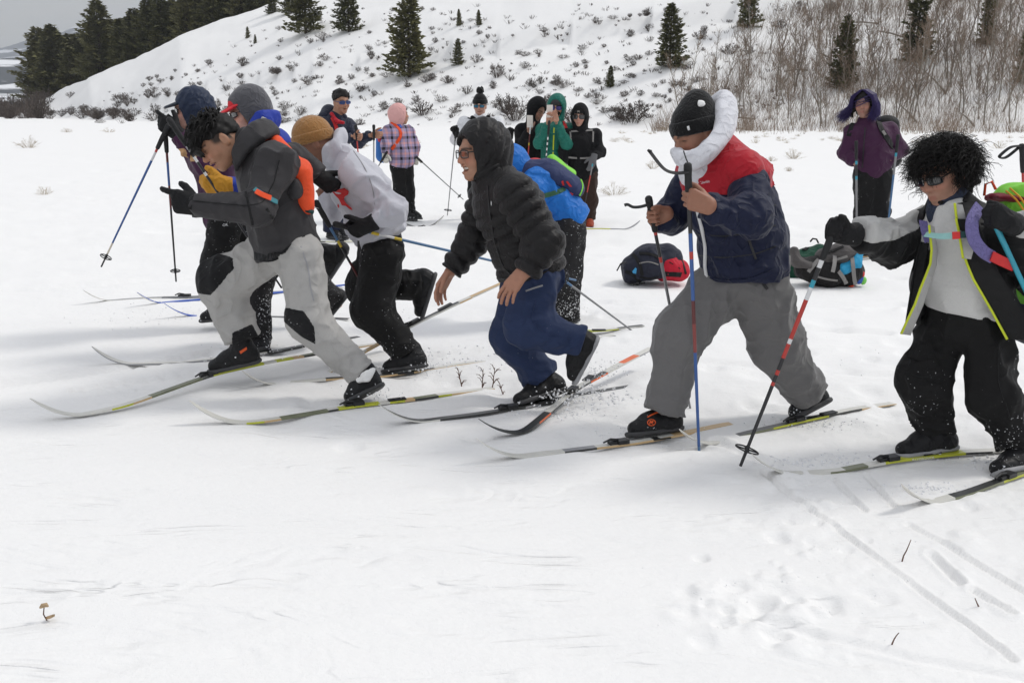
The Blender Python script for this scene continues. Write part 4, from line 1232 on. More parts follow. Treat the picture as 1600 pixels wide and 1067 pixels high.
def ski(label, pts, bands, width=.040, thick=.010, bind=None, curl=True, group=None, base_mat=None, letters=None):
    """a cross-country ski along pts (tip first): cambered, tip curled up. bands = [(share, top material, side material)] from the tip;
    bind = distance of the boot toe from the tip as a share"""
    P = np.asarray(pts, float).copy(); seg = np.linalg.norm(np.diff(P, axis=0), axis=1); cs = np.concatenate([[0], np.cumsum(seg)]); L = cs[-1]
    n = 60; t = np.linspace(0, L, n + 1); C = np.stack([np.interp(t, cs, P[:, i]) for i in range(3)], 1)
    if P[:, 2].max() < .045:       # lies on the snow: follow the lie of the surface under it
        g = gz(C[:, 0], C[:, 1]); C[:, 2] = C[:, 2] * .45 + np.convolve(np.pad(g, 10, mode='edge'), np.ones(21) / 21, 'valid') + .004
    for _ in range(6): C[1:-1] = C[1:-1] * .5 + .25 * (C[2:] + C[:-2])
    if curl:
        w = np.clip(1 - t / .24, 0, 1); C[:, 2] += .105 * w ** 2.0
    T = np.gradient(C, axis=0); T /= np.linalg.norm(T, axis=1)[:, None]
    W = np.cross(T, [0, 0, 1.0]); W /= np.linalg.norm(W, axis=1)[:, None]; N = np.cross(W, T)
    wd = width * (.5 + .06 * np.cos(t / L * 6.28)) * np.clip(.12 + (t / .10) ** .6, 0, 1); th = thick * np.clip(.35 + t / .5, .35, 1) * np.clip(.35 + (L - t) / .5, .35, 1)
    V = np.stack([C - W * wd[:, None], C + W * wd[:, None], C + W * wd[:, None] * .94 + N * th[:, None], C - W * wd[:, None] * .94 + N * th[:, None]], 1).reshape(-1, 3)
    i = np.arange(n)[:, None] * 4; j = np.arange(4)[None, :]; j2 = (j + 1) % 4
    Q = np.stack([i + j, i + j2, i + 4 + j2, i + 4 + j], -1).reshape(-1, 4)
    ms = [base_mat or M_SKIBASE]; mi = []
    ends = np.cumsum([b[0] for b in bands])
    for a in range(n):
        b = bands[min(len(bands) - 1, int(np.searchsorted(ends, (a + .5) / n)))]
        for mt in b[1:]:
            if mt not in ms: ms.append(mt)
        mi += [0, ms.index(b[2]), ms.index(b[1]), ms.index(b[2])]
    Q = np.vstack([Q, [[3, 2, 1, 0]], [[4 * n, 4 * n + 1, 4 * n + 2, 4 * n + 3]]]); mi += [0, 0]
    mid = C[n // 2].copy()
    o = tag(empty("ski", mid), label, "ski", group)
    me = me_np("ski_body", V - mid, Q, ms, mi, smooth=False)
    obj("ski_body", me, o)
    if bind is not None:
        k = int(bind * n); c = C[k] + N[k] * th[k]; m = MB(); R = np.array([T[k], W[k], N[k]])
        m.box(c + N[k] * .009, (.055, .040, .018), R); m.box(c - T[k] * .045 + N[k] * .008, (.045, .026, .012), R)
        m.tube([c - T[k] * .02 + N[k] * .016, c - T[k] * .06 + N[k] * .024, c - T[k] * .095 + N[k] * .012], [.007, .006, .004], 6); hp = MB(); hp.box(c + T[k] * .20 + N[k] * .003, (.09, .034, .006), R); obj("heel_plate", hp.mesh("heel_plate", [M_BLACKPL], smooth=False, base=mid), o)
        obj("binding", m.mesh("binding", [M_BLACKPL], smooth=False, base=mid), o)
    if letters:
        s, k0, k1, hgt, mt = letters; TV, TT = text_tris(s); x = (TV[:, 0] - TV[:, 0].min()) / np.ptp(TV[:, 0])
        a = C[int(k0 * n)]; b = C[int(k1 * n)]; ka = int(k0 * n); sgn = 1 if W[ka][1] < 0 else -1
        out = a + x[:, None] * (b - a) + (TV[:, 1:2] / .72 * hgt + th[ka] * .5 - hgt * .5) * N[ka] + sgn * W[ka] * (wd[ka] + .0015)
        obj("lettering", me_np("lettering", out - mid, TT, [mt], smooth=False), o)
    return o, C, N
M_SKIBASE = plain("ski_base", (.62, .60, .55), .35, vary=.1)
# ================================================================== the people
class Person:
    def __init__(s, label, Y, J, group=None):
        s.Y = Y; s.J = {k: at(v[0], v[1], Y + (v[2] if len(v) > 2 else 0)) for k, v in J.items()}
        b = at(np.mean([J[k][0] for k in J if k[:3] == "ank"] or [J["pel"][0]]), 400, Y)
        s.root = tag(empty("person", (b[0], Y, 0)), label, "person", group)
        s.side = nrm(s.J["shN"] - s.J["shF"])
    def __getitem__(s, k): return s.J[k]
    def at(s, px, py, dy=0): return at(px, py, s.Y + dy)
def im(dx, dy, dz=0): return nrm((dx, dz, -dy))
def pxregion(poly):
    c = np.mean(poly, 0); out = []
    for a, b in zip(poly, poly[1:] + poly[:1]):
        n = np.cross(ray(*a), ray(*b)); n = n if n @ ray(*c) < 0 else -n
        out.append(half(CAM, n))
    return out

def body_mesh(P, H, skin, brow, hands, head_kw=None, hh=.0048, hand_h=.0045, stub=0.0, scalp=False):
    "head, neck, trunk, limbs and hands as one figure"
    J = P.J; parts = []
    hd = head_solid(H, J["neck"] , **(head_kw or {})); hd.build(hh)
    parts.append((hd.V, hd.F, face_tone(H, hd.V, skin, brow, stubble=stub, scalp=scalp)))
    q = Solid()
    q.add(chain([J["pel"], J["chest"], J["neck"]], [(.12, .09), (.13, .09), (.05, .05)], side=P.side))
    for s in "NF":
        q.add(chain([J["sh" + s], J["el" + s], J["wr" + s]], [.045, .036, .028]), .03)
        q.add(chain([J["hip" + s], J["kn" + s], J["ank" + s]], [.075, .05, .04]), .03)
        q.add(chain([J["chest"], J["sh" + s]], [.07, .05]), .03)
    q.build(.02); parts.append((q.V, q.F, np.tile(skin, (len(q.V), 1))))
    for hs in hands:
        hs.build(hand_h)
        parts.append((hs.V, hs.F, np.tile(np.asarray(skin) * [.98, .93, .93], (len(hs.V), 1))))
    V = np.vstack([p[0] for p in parts]); off = np.cumsum([0] + [len(p[0]) for p in parts[:-1]])
    F = np.vstack([p[1] + o for p, o in zip(parts, off)])
    o = obj("body", me_np("body", V - parent_base(P.root), F, [M_SKIN]), P.root)
    tone_attr(o, np.vstack([p[2] for p in parts]))
    return o
def trunk(q, P, spine, k=.04, quilt=None, cut0=None, folds=(), sh=.085, yoke=True, kk=.05):
    pts = [P[n] if isinstance(n, str) else np.asarray(n) for n, a, b in spine]
    q.add(chain(pts, [(a, b) for n, a, b in spine], k=k, side=P.side, cut0=cut0, quilt=quilt, folds=folds), .02)
    if yoke: q.add(chain([P["shN"] , P["shF"]], [sh, sh]), kk)
def arm(q, P, s, rad, k=.035, quilt=None, folds=None, join=.05, mid=None, cut=True):
    pts = [P["sh" + s], P["el" + s], P["wr" + s]]; L1 = np.linalg.norm(pts[1] - pts[0])
    f = folds if folds is not None else [(L1, .07, .010, .052), (L1 + .16, .07, .006, .045)]
    q.add(chain(pts, rad, k=k, quilt=quilt, folds=f, side=im(1, 0), cut1=True if cut else None), join)
def legs(P, mat, rad, waist, h=.009, dust=None, k=.07, seed=0.0, fold=.012, noise=.010, nfreq=7, cut=None, name="trousers"):
    q = Solid(); J = P.J
    q.add(chain([J[waist[0]] if isinstance(waist[0], str) else waist[0], J["pel"]], [(waist[1], waist[2]), (waist[1] * 1.02, waist[2] * 1.05)], side=P.side))
    for s in "NF":
        pts = [J["hip" + s], J["kn" + s], J["ank" + s]]; L1 = np.linalg.norm(pts[1] - pts[0]); L2 = np.linalg.norm(pts[2] - pts[1])
        r = rad[s] if isinstance(rad, dict) else rad
        q.add(chain(pts, r, k=k, side=P.side, cut1=True, folds=[(L1, .10, fold, .07), (L1 + L2 - .06, .10, fold * .8, .05), (.06, .12, fold * .7, .07)]), .022)
    q.noise(noise, nfreq, (1, 1, .7), seed); q.crease(noise * 1.1, 9.5, (1, 1, .5), seed + 2); q.crease(noise * .4, 21, (.6, .6, 1), seed + 5)
    return q, q.obj(name, mat, P.root, h)
def glove(P, name, mat, wrist, d, t, left, curl=FIST, fat=1.35, cuff=None, h=.007, size=1.02, cuff_r=.043, **kw):
    q = Solid(); d = nrm(d)
    hand_solid(q, wrist, d, t, left, curl, fat, size, **kw)
    cu = -d if cuff is None else nrm(cuff)
    q.add(chain([np.asarray(wrist) + d * .03, np.asarray(wrist) + cu * .045], [.034 * fat / 1.3, cuff_r], cut1=True), .02)
    return q.obj(name, mat, P.root, h)

# colours
K_CHAR = cloth("charcoal_shell", (.036, .034, .036), .62, .006, 9, sheen=.05)
K_LGREY = cloth("light_grey_trousers", (.40, .39, .375), .75, .008, 9, dust=.25, dustz=.2)
K_PATCH = cloth("black_patch", (.012, .012, .013), .8, .003, 18, dust=.75, dustz=.1)
K_BLACK = cloth("black_trousers", (.008, .0078, .008), .75, .006, 10, dust=.55, dustz=.4)
K_BLACKD = cloth("snow_dusted_trousers", (.022, .021, .022), .8, .006, 10, dust=.95, dustz=.62)
K_BOOT = cloth("black_boot", (.013, .013, .014), .5, .003, 26, dust=.35, dustz=.12, sheen=0)
K_SOLE = plain("boot_sole", (.05, .05, .052), .6, vary=.2)
K_SOLEG = plain("grey_boot_sole", (.30, .30, .31), .6, vary=.2)
K_GLOVE = cloth("black_glove", (.010, .010, .011), .7, .003, 30, sheen=.0, dust=.25)
K_HAIR = plain("black_hair", (.0075, .0065, .006), .62, vary=.3, scale=60, spec=.3)
K_HOODIE = cloth("grey_hoodie", (.50, .50, .545), .95, .007, 8, sheen=.3)
K_TAN = cloth("tan_knit", (.33, .165, .055), .95, .003, 40, sheen=.3, fine=.0012)
K_PUFF = cloth("black_puffer", (.0115, .0105, .011), .5, .002, 30, sheen=.05, dust=.12)
K_NAVYP = cloth("navy_trousers", (.022, .036, .088), .75, .007, 9, dust=.15)
K_NAVY = cloth("navy_padded", (.0078, .0115, .036), .62, .007, 18, sheen=.08)
K_RED = cloth("red_padded", (.42, .010, .022), .55, .006, 18, sheen=.08)
K_FLUFF = cloth("white_lining", (.74, .74, .78), .95, .007, 22, sheen=.3, fine=.0025)
K_GREY = cloth("grey_trousers", (.150, .146, .145), .9, .008, 9, sheen=.2, fine=.001)
K_KNITB = cloth("black_knit", (.0065, .0065, .007), .95, .002, 60, sheen=.2, fine=.001)
K_SOFTB = cloth("black_softshell", (.0075, .0075, .008), .65, .006, 10, sheen=.06, dust=.12)
K_SOFTG = cloth("grey_softshell", (.46, .455, .44), .75, .007, 10, sheen=.1)
K_SWEAT = cloth("white_sweater", (.62, .615, .60), .95, .0012, 40, sheen=.3, fine=.0014)
K_PURPLE = cloth("plum_jacket", (.048, .012, .042), .7, .006, 12, sheen=.1)
K_GATOR = cloth("patterned_gaiter", (.035, .045, .075), .85, .004, 50)
K_ORANGE = cloth("orange_pack_cloth", (.78, .085, .025), .6, .005, 16)
K_TEAL = plain("teal_webbing", (.05, .22, .26), .6, vary=.15, scale=60)
K_DKGREEN = plain("dark_green_webbing", (.01, .05, .05), .6, vary=.15, scale=60)
K_BLUEW = plain("blue_webbing", (.03, .10, .42), .6, vary=.15, scale=60)
K_LAV = cloth("lavender_webbing", (.17, .15, .34), .75, .004, 60)
K_REDW = plain("red_webbing", (.60, .03, .03), .6, vary=.15, scale=60)
K_GREYW = plain("grey_webbing", (.22, .21, .20), .7, vary=.15, scale=60)
K_WHITEW = plain("white_webbing", (.66, .66, .66), .7, vary=.1, scale=60)
K_YELLOW = plain("yellow_piping", (.55, .62, .03), .6, vary=.1)
K_LOGO = plain("orange_print", (.70, .10, .02), .6, vary=.05)
K_REDP = plain("red_print", (.56, .02, .02), .7, vary=.08)
K_ROYAL = cloth("royal_blue_shell", (.020, .045, .33), .6, .006, 14)
K_BRIGHT = cloth("bright_blue_shell", (.012, .15, .52), .5, .006, 18, sheen=.05)
K_GREYH = cloth("grey_fleece", (.085, .085, .095), .95, .004, 30, sheen=.3)
K_REDCAP = cloth("red_cap", (.62, .035, .045), .8, .002, 40)
K_GOLD = cloth("gold_leather", (.50, .24, .025), .7, .005, 26)
K_NAVYH = cloth("navy_hood", (.020, .030, .060), .5, .006, 20)
K_GREEN = cloth("green_puffer", (.012, .140, .105), .55, .005, 24)
K_BLACKF = cloth("black_fleece", (.009, .009, .010), .95, .004, 30)
K_WHITEP = cloth("white_puffer", (.74, .75, .77), .6, .006, 20)
K_BROWN = cloth("brown_trousers", (.035, .020, .015), .8, .006, 10)
K_PINK = cloth("pink_hood", (.72, .40, .38), .9, .006, 16)
K_NAVYJ = cloth("navy_puffer", (.018, .022, .042), .55, .006, 24)

def clear_lens():
    m, n, l, p = new_mat("clear_lens"); t = n.new("ShaderNodeBsdfTransparent"); t.inputs[0].default_value = (.93, .94, .95, 1)
    g = n.new("ShaderNodeBsdfGlossy"); g.inputs["Roughness"].default_value = .05; x = n.new("ShaderNodeMixShader"); x.inputs[0].default_value = .10
    l.new(t.outputs[0], x.inputs[1]); l.new(g.outputs[0], x.inputs[2]); l.new(x.outputs[0], n["Material Output"].inputs[0]); return m
# ---------------------------------------------------------------- charcoal jacket, light grey trousers, leading at the left
def person_charcoal():
    P = Person("black haired person in charcoal jacket and light grey trousers lunging left, orange pack", 5.05, dict(
        pel=(450, 392), waist=(437, 340), chest=(420, 280), neck=(392, 226), shN=(432, 256, -.17), shF=(402, 238, .17),
        elN=(404, 328, -.30), wrN=(300, 322, -.31), elF=(462, 246, .28), wrF=(500, 276, .30),
        hipN=(468, 398, -.09), hipF=(430, 392, .08), knN=(484, 502, -.14), ankN=(566, 584, -.17), knF=(346, 440, .10), ankF=(378, 530, .12)))
    J = P.J; R = P.root
    H = Head(P.at(343, 222, -.02), (-.70, -.42, -.60), (-.60, -.10, .70), 1.02)
    body_mesh(P, H, (.40, .21, .13), (.012, .010, .009), [], dict(smile=1), scalp=True)
    # hair: thick on top, falling over the forehead
    hs = Solid(); hs.add(ell(H.p(-.014, 0, .044), H.r(.110, .088, .094), H.R)); hs.add(ell(H.p(-.07, 0, -.02), H.r(.045, .062, .055), H.R), .03)
    hs.cut(half(H.p(-.02, 0, .006), H.dirv(.42, 0, -1)), .012); hs.sub(ell(H.p(-.004, .085, -.012), H.r(.026, .02, .034), H.R), .01)
    hs.add(ell(H.p(.052, .0, .092), H.r(.060, .070, .036), H.R), .03); hs.add(ell(H.p(.096, .0, .058), H.r(.034, .066, .036), H.R), .02); hs.add(ell(H.p(.110, .0, .030), H.r(.020, .056, .026), H.R), .02)
    hs.noise(.012, 30, seed=2); hs.crease(.008, 30, (1, 1, 1), 3.0); hair = hs.obj("hair", K_HAIR, R, .005)
    r = random.Random(3); cv = []
    for _ in range(1500):
        a = r.uniform(-1.35, 1.35); b = r.uniform(-1.1, 1.45)
        f, l, u = math.cos(a) * math.sin(b) * .098 - .012, math.sin(a) * .078, math.cos(a) * math.cos(b) * .086 + .052
        p = H.p(f, l, u); o = nrm(p - H.p(-.01, 0, .03)); flow = H.dirv(.85, r.uniform(-.35, .35) + l * 3, -.25 - max(0, f) * 5)
        L = r.uniform(.035, .075); q1 = p + (o * .55 + flow * .6) * L * .5; q2 = q1 + (o * .1 + flow * .9 + np.array([0, 0, -.35])) * L * .55
        cv.append([p - o * .004, q1, q2])
    strands("strands", cv, .0017, K_HAIR, hair)
    tf = []
    for _ in range(150):      # separate locks that break up the outline
        a = r.uniform(-1.3, 1.3); b = r.uniform(-.9, 1.5)
        p = H.p(math.cos(a) * math.sin(b) * .100 - .008, math.sin(a) * .082, math.cos(a) * math.cos(b) * .090 + .046); o = nrm(p - H.p(-.01, 0, .02)); L = r.uniform(.030, .058)
        d = nrm(o * .9 + H.dirv(r.uniform(-.1, .9), r.uniform(-.6, .6), r.uniform(-.5, .2))); tf.append([p - o * .01, p + (o + d) * L * .35, p + d * L * .8, p + (d + np.array([0, 0, -.5])) * L])
    for _ in range(60):       # fringe hanging over the forehead
        l_ = r.uniform(-.062, .062); p = H.p(.098, l_, .050 + r.uniform(-.01, .01)); q_ = H.dirv(.35, l_ * 4 + r.uniform(-.3, .3), -1); L = r.uniform(.028, .058)
        tf.append([p, p + (q_ + H.F * .5) * L * .4, p + q_ * L * .8, p + (q_ - H.F * .2) * L])
    strands("locks", tf, .0062, K_HAIR, hair, 5)
    # jacket
    q = Solid(); trunk(q, P, [("pel", .195, .168), ("waist", .18, .152), ("chest", .185, .150), ("neck", .10, .085)], cut0=im(.34, .94), sh=.088, folds=[(.12, .10, .009, .075), (.30, .08, .008, .07)])
    arm(q, P, "N", [.090, .076, .056]); arm(q, P, "F", [.080, .066, .054])
    q.add(chain([P.at(376, 244, .02), P.at(404, 214, .04)], [(.07, .05), (.085, .05)], side=P.side), .03)
    q.noise(.012, 8, (1, 1, 1), 1.0); q.crease(.014, 9, (1, 1, .8), 4.0); jk = q.obj("jacket", K_CHAR, R, .0075); bv = q.bvh()
    loft_band("hood", [P.at(*v) for v in ((364, 236, -.10), (374, 212, -.10), (392, 194, -.06), (408, 190, .02), (414, 198, .09))],
              [P.at(*v) for v in ((370, 268, -.12), (386, 240, -.15), (414, 218, -.12), (434, 210, -.02), (432, 220, .08))], [.016, .022, .026, .028, .022], K_CHAR, R, lump=.014)
    trim("pocket_zip", bv, [(416, 326), (428, 345), (440, 362)], .006, K_SOFTB, jk, .002)
    trim("hem_band", bv, [(398, 400), (418, 404), (445, 396), (478, 374)], .022, K_SOFTB, jk, .002)
    trim("sleeve_seam", bv, [(436, 250), (428, 285), (410, 318), (385, 322), (340, 318), (302, 314)], .0022, K_SOFTB, jk, .001)
    trim("front_zip", bv, [(384, 300), (392, 335), (398, 370), (404, 398)], .006, K_SOFTB, jk, .002)
    trim("cuff_tab", bv, [(300, 306), (296, 326), (300, 340)], .012, K_SOFTB, jk, .003)
    glove(P, "glove", K_GLOVE, J["wrN"] + [.03, 0, .0], im(-1, -.22), (0, 0, 1), True, (1.0, 1.3, .8), per=(-.85, .05, .1, .15), thumb=(.7, .3), size=1.2)
    glove(P, "glove", K_GLOVE, J["wrF"] + [-.01, 0, 0], im(.75, .55), (-.5, 0, .8), False, FIST)
    # trousers with knee and calf patches
    q, t = legs(P, K_LGREY, dict(N=[.122, .094, .084], F=[.118, .104, .098]), (P.at(445, 372), .150, .125), .008, seed=3.0, fold=.012, noise=.011)
    tb = q.bvh()
    q.panel("knee_patch", K_PATCH, t, pxregion([(304, 425), (318, 402), (342, 396), (364, 402), (366, 420), (345, 445), (330, 462), (305, 458), (296, 440)]) + [half(P.at(350, 440, .20), (0, 1, 0))])
    q.panel("knee_patch", K_PATCH, t, pxregion([(446, 480), (490, 489), (492, 512), (506, 534), (498, 541), (470, 526), (440, 500)]))
    q.panel("gaiter_patch", K_PATCH, t, pxregion([(362, 486), (378, 476), (404, 525), (398, 545), (345, 545), (344, 528), (362, 520)]) )
    trim("side_seam", tb, [(470, 385), (482, 420), (484, 445), (490, 470)], .004, K_SOLEG, t, .001)
    b, bo = boot(R, P.at(378, 540, .12), P.at(408, 566, .12), P.at(326, 584, .12), K_BOOT, K_SOLE)
    bb = b.bvh(); decal("logo", bb, [[(374, 549), (385, 542), (386, 546), (376, 553)]], K_LOGO, bo)
    b, bo = boot(R, P.at(574, 590, -.17), P.at(601, 604, -.17), P.at(540, 634, -.28), K_BOOT, K_SOLE)
    cl = Solid(); cl.add(chain([P.at(560, 594, -.25), P.at(572, 588, -.27), P.at(584, 578, -.25)], [.014, .018, .012])); cl.noise(.014, 40); cl.obj("snow_clump", M_SNOW, bo, .006)
    # orange pack
    o = tag(empty("backpack", P.at(470, 380)), "bright orange and grey daypack on the charcoal jacket", "backpack")
    z = Solid(); z.add(chain([P.at(432, 228, .02), P.at(464, 270, .0), P.at(472, 322, .0)], [(.11, .045), (.15, .062), (.13, .05)], side=P.side)); z.noise(.02, 9, seed=6); z.obj("bag", K_ORANGE, o, .008); zb = z.bvh()
    pk = Solid(); pk.add(ell(P.at(462, 296, -.13), (.036, .04, .055))); pk.noise(.02, 18); pk.obj("side_pocket", K_CHAR, o, .008)
    trim("shoulder_strap", bv, [(402, 216), (414, 226), (430, 242), (444, 264), (452, 290)], .010, K_BLUEW, o, .006)
    trim("shoulder_strap", bv, [(408, 214), (424, 228), (442, 246), (455, 272), (460, 300)], .016, K_ORANGE, o, .010)
    trim("chest_strap", bv, [(398, 296), (416, 308), (436, 318), (462, 326), (480, 330)], .011, K_TEAL, o, .005)
    trim("chest_strap", bv, [(400, 300), (410, 306), (422, 310)], .013, K_ORANGE, o, .008)
    m = MB(); m.tube([P.at(478, 328, -.10), P.at(490, 332, -.10)], [.012, .010], 6); obj("buckle", m.mesh("buckle", [K_DKGREEN], base=parent_base(o)), o)
person_charcoal()

# ---------------------------------------------------------------- grey hoodie and tan beanie
def person_hoodie():
    P = Person("person in pale grey hoodie with red print, tan beanie and black trousers running left", 5.6, dict(
        pel=(596, 388), waist=(585, 345), chest=(558, 285), neck=(520, 240), shN=(552, 268, -.17), shF=(525, 262, .17),
        elN=(614, 328, -.24), wrN=(576, 350, -.30), elF=(520, 330, .22), wrF=(500, 300, .22),
        hipN=(600, 398, -.09), hipF=(590, 398, .08), knN=(582, 482, -.12), ankN=(636, 552, -.12), knF=(572, 446, .08), ankF=(660, 442, .10)))
    J = P.J; R = P.root
    H = Head(P.at(490, 224, 0), (-.86, -.15, -.42), (-.35, 0, .93), 1.0)
    body_mesh(P, H, (.27, .13, .085), (.012, .010, .009), [])
    bn, bc, up = beanie(R, H, K_TAN, brim=.0, cuff=.058, tilt=-.20, amp=.0035, ribs=52, h=.006)
    q = Solid(); trunk(q, P, [(P.at(606, 376), .175, .140), ("waist", .178, .150), ("chest", .185, .155), (P.at(530, 246), .12, .11)], cut0=im(.62, .78), sh=.085, folds=[(.10, .09, .014, .07), (.28, .10, .010, .09)])
    arm(q, P, "N", [.088, .070, .052], folds=[(.20, .10, .014, .065), (.36, .08, .012, .05)]); arm(q, P, "F", [.08, .065, .052])
    q.noise(.014, 8, seed=5.0); q.crease(.018, 8, (1, 1, .7), 2.0); hj = q.obj("hoodie", K_HOODIE, R, .008); bv = q.bvh()
    hd = Solid(); hd.add(chain([P.at(520, 262, -.10), P.at(522, 232, -.09), P.at(534, 215, 0), P.at(530, 222, .1)], [(.045, .024), (.06, .030), (.07, .034), (.05, .03)], side=im(.3, -.9))); hd.noise(.02, 12, seed=3); hd.obj("hood", K_HOODIE, R, .008)
    decal("print", bv, [[(518, 292), (521, 290), (524, 298), (530, 296), (538, 294), (545, 299), (544, 304), (539, 307), (537, 313), (530, 312), (524, 306), (519, 300)],
                        [(529, 311), (537, 312), (541, 318), (549, 325), (551, 329), (546, 327), (540, 322), (534, 321)], [(528, 318), (530, 322), (529, 326), (527, 322)]], K_REDP, hj, .014)
    trim("shoulder_seam", bv, [(552, 236), (570, 262), (582, 292), (586, 320)], .002, K_SOLEG, hj, .001)
    trim("pocket", bv, [(556, 342), (566, 332), (578, 336)], .004, K_HOODIE, hj, .004)
    m = MB(); m.tube([P.at(508, 262, -.16), P.at(510, 280, -.17), P.at(513, 296, -.17)], .004, 5); obj("drawstring", m.mesh("drawstring", [K_WHITEW], base=parent_base(R)), hj)
    trim("hem_rib", bv, [(548, 352), (580, 362), (610, 348), (628, 330)], .022, K_HOODIE, hj, .003)
    gl = glove(P, "glove", K_GLOVE, J["wrN"] + [.0, 0, -.005], im(-.9, .45), im(-.35, -.6, -.6), True, FIST, cuff_r=.050)
    q, t = legs(P, K_BLACK, dict(N=[.125, .104, .090], F=[.115, .100, .086]), (P.at(592, 368), .15, .12), .008, seed=7.0, noise=.011)
    tb = q.bvh(); trim("pocket_flap", tb, [(574, 420), (590, 422), (604, 420)], .018, K_BLACK, t, .004)
    boot(R, P.at(646, 556, -.12), P.at(668, 574, -.12), P.at(597, 584, -.20), K_BOOT, K_SOLE)
    b, bo = boot(R, P.at(668, 440, .10), P.at(684, 428, .10), P.at(662, 500, .10), K_BOOT, K_SOLE)
    decal("logo", b.bvh(), [[(669, 446), (673, 445), (674, 458), (670, 458)]], K_LOGO, bo)
person_hoodie()

# ---------------------------------------------------------------- black puffer jacket
def person_puffer():
    P = Person("laughing person with glasses in hooded black puffer jacket and navy trousers, bare hands", 4.85, dict(
        pel=(838, 428), waist=(822, 385), chest=(795, 325), neck=(768, 276), shN=(806, 306, -.18), shF=(762, 300, .17),
        elN=(850, 380, -.26), wrN=(822, 428, -.30), elF=(736, 380, .20), wrF=(704, 424, .16),
        hipN=(842, 432, -.09), hipF=(818, 434, .09), knN=(822, 508, -.14), ankN=(908, 536, -.15), knF=(798, 524, .08), ankF=(848, 594, .03)))
    J = P.J; R = P.root
    H = Head(P.at(751, 240, 0), (-.86, -.48, -.06), (-.12, 0, 1), 1.02)
    hL = Solid(); hand_solid(hL, J["wrN"] + [-.012, 0, .012], im(-.62, .78, -.1), im(-.62, -.3, .5), True, (.28, .30, .2), spread=.10, thumb=(.6, .25), size=1.04)
    hL.add(chain([J["wrN"] + [0.02, 0, .04], J["wrN"] + [-.012, 0, .0]], [.032, .027]), .015)
    hR = Solid(); hand_solid(hR, J["wrF"] + [.0, 0, .0], im(-.52, .85, -.1), im(-.6, -.2, -.8), False, (.35, .35, .25), spread=.08, thumb=(.45, .2), size=1.02)
    hR.add(chain([J["wrF"] + [0.03, 0, .04], J["wrF"]], [.032, .027]), .015)
    body_mesh(P, H, (.39, .205, .135), (.012, .010, .009), [hL, hR], dict(smile=2), hand_h=.004)
    m = MB(); m.tube([H.p(.076, -.024, -.0600), H.p(.083, -.012, -.0605), H.p(.086, 0, -.061), H.p(.083, .012, -.0605), H.p(.076, .024, -.0600)], [.003, .0055, .006, .0055, .003], 6, flat=.5)
    obj("teeth", m.mesh("teeth", [M_TEETH], base=parent_base(R)), R)
    hs = Solid(); hs.add(ell(H.p(-.012, 0, .052), H.r(.105, .082, .082), H.R)); hs.cut(half(H.p(.06, 0, .048), H.dirv(.75, 0, -.66)), .01); hs.noise(.014, 30); hs.obj("hair", K_HAIR, R, .007)
    lensm = clear_lens(); glasses(R, H, lensm, M_FRAME, "glasses", 1.0, 1.05, wrap=4.5)
    hq, hd = hood(R, H, K_PUFF, P.at(775, 285), h=.007, rad=(.138, .118, .140), ring=('lin', H.dirv(.8, 0, .45), .047, .014), collar=.095, opening=(.092, .078, .112), open_f=.112, open_u=-.018)
    q = Solid(); trunk(q, P, [(P.at(832, 428), .185, .165), ("waist", .19, .165), ("chest", .20, .165), ("neck", .11, .10)], cut0=im(.22, .97), sh=.088, quilt=(.060, .024))
    q.noise(.008, 12, seed=8.0); jk = q.obj("jacket", K_PUFF, R, .007); bv = q.bvh()
    for s, rad in (("N", [.100, .088, .062]), ("F", [.092, .080, .060])):
        a = Solid(); arm(a, P, s, rad, quilt=(.062, .024), folds=[]); a.noise(.008, 12, seed=9.0); a.obj("sleeve", K_PUFF, jk, .007)
    trim("zip", bv, [(762, 290), (765, 330), (772, 375), (785, 415), (800, 432)], .004, M_BLACKPL, jk, .002)
    trim("hem_band", bv, [(780, 436), (810, 437), (845, 430), (872, 416)], .014, K_PUFF, jk, .008)
    decal("logo", bv, [[(767, 314), (768, 316), (768, 322), (767, 320)]], M_WHITEPR, jk)
    q, t = legs(P, K_NAVYP, dict(N=[.112, .096, .086], F=[.108, .092, .102]), (P.at(835, 420), .15, .125), .008, seed=11.0, noise=.011, fold=.013)
    tb = q.bvh(); trim("pocket_zip", tb, [(822, 455), (834, 450), (848, 446)], .004, K_SOLEG, t, .002)
    trim("side_seam", tb, [(838, 470), (830, 500), (850, 520), (890, 530)], .0025, K_NAVYP, t, .002); trim("hem_seam", tb, [(818, 596), (838, 602), (862, 590)], .0025, K_NAVYP, t, .002)
    b, bo = boot(R, P.at(858, 600, .04), P.at(886, 612, .06), P.at(806, 638, -.12), K_BOOT, K_SOLE)
    trim("welt", b.bvh(), [(812, 627), (830, 622), (850, 616)], .005, K_SOLEG, bo, .002)
    boot(R, P.at(916, 540, -.15), P.at(938, 528, -.15), P.at(900, 602, -.15), K_BOOT, K_SOLEG)
person_puffer()

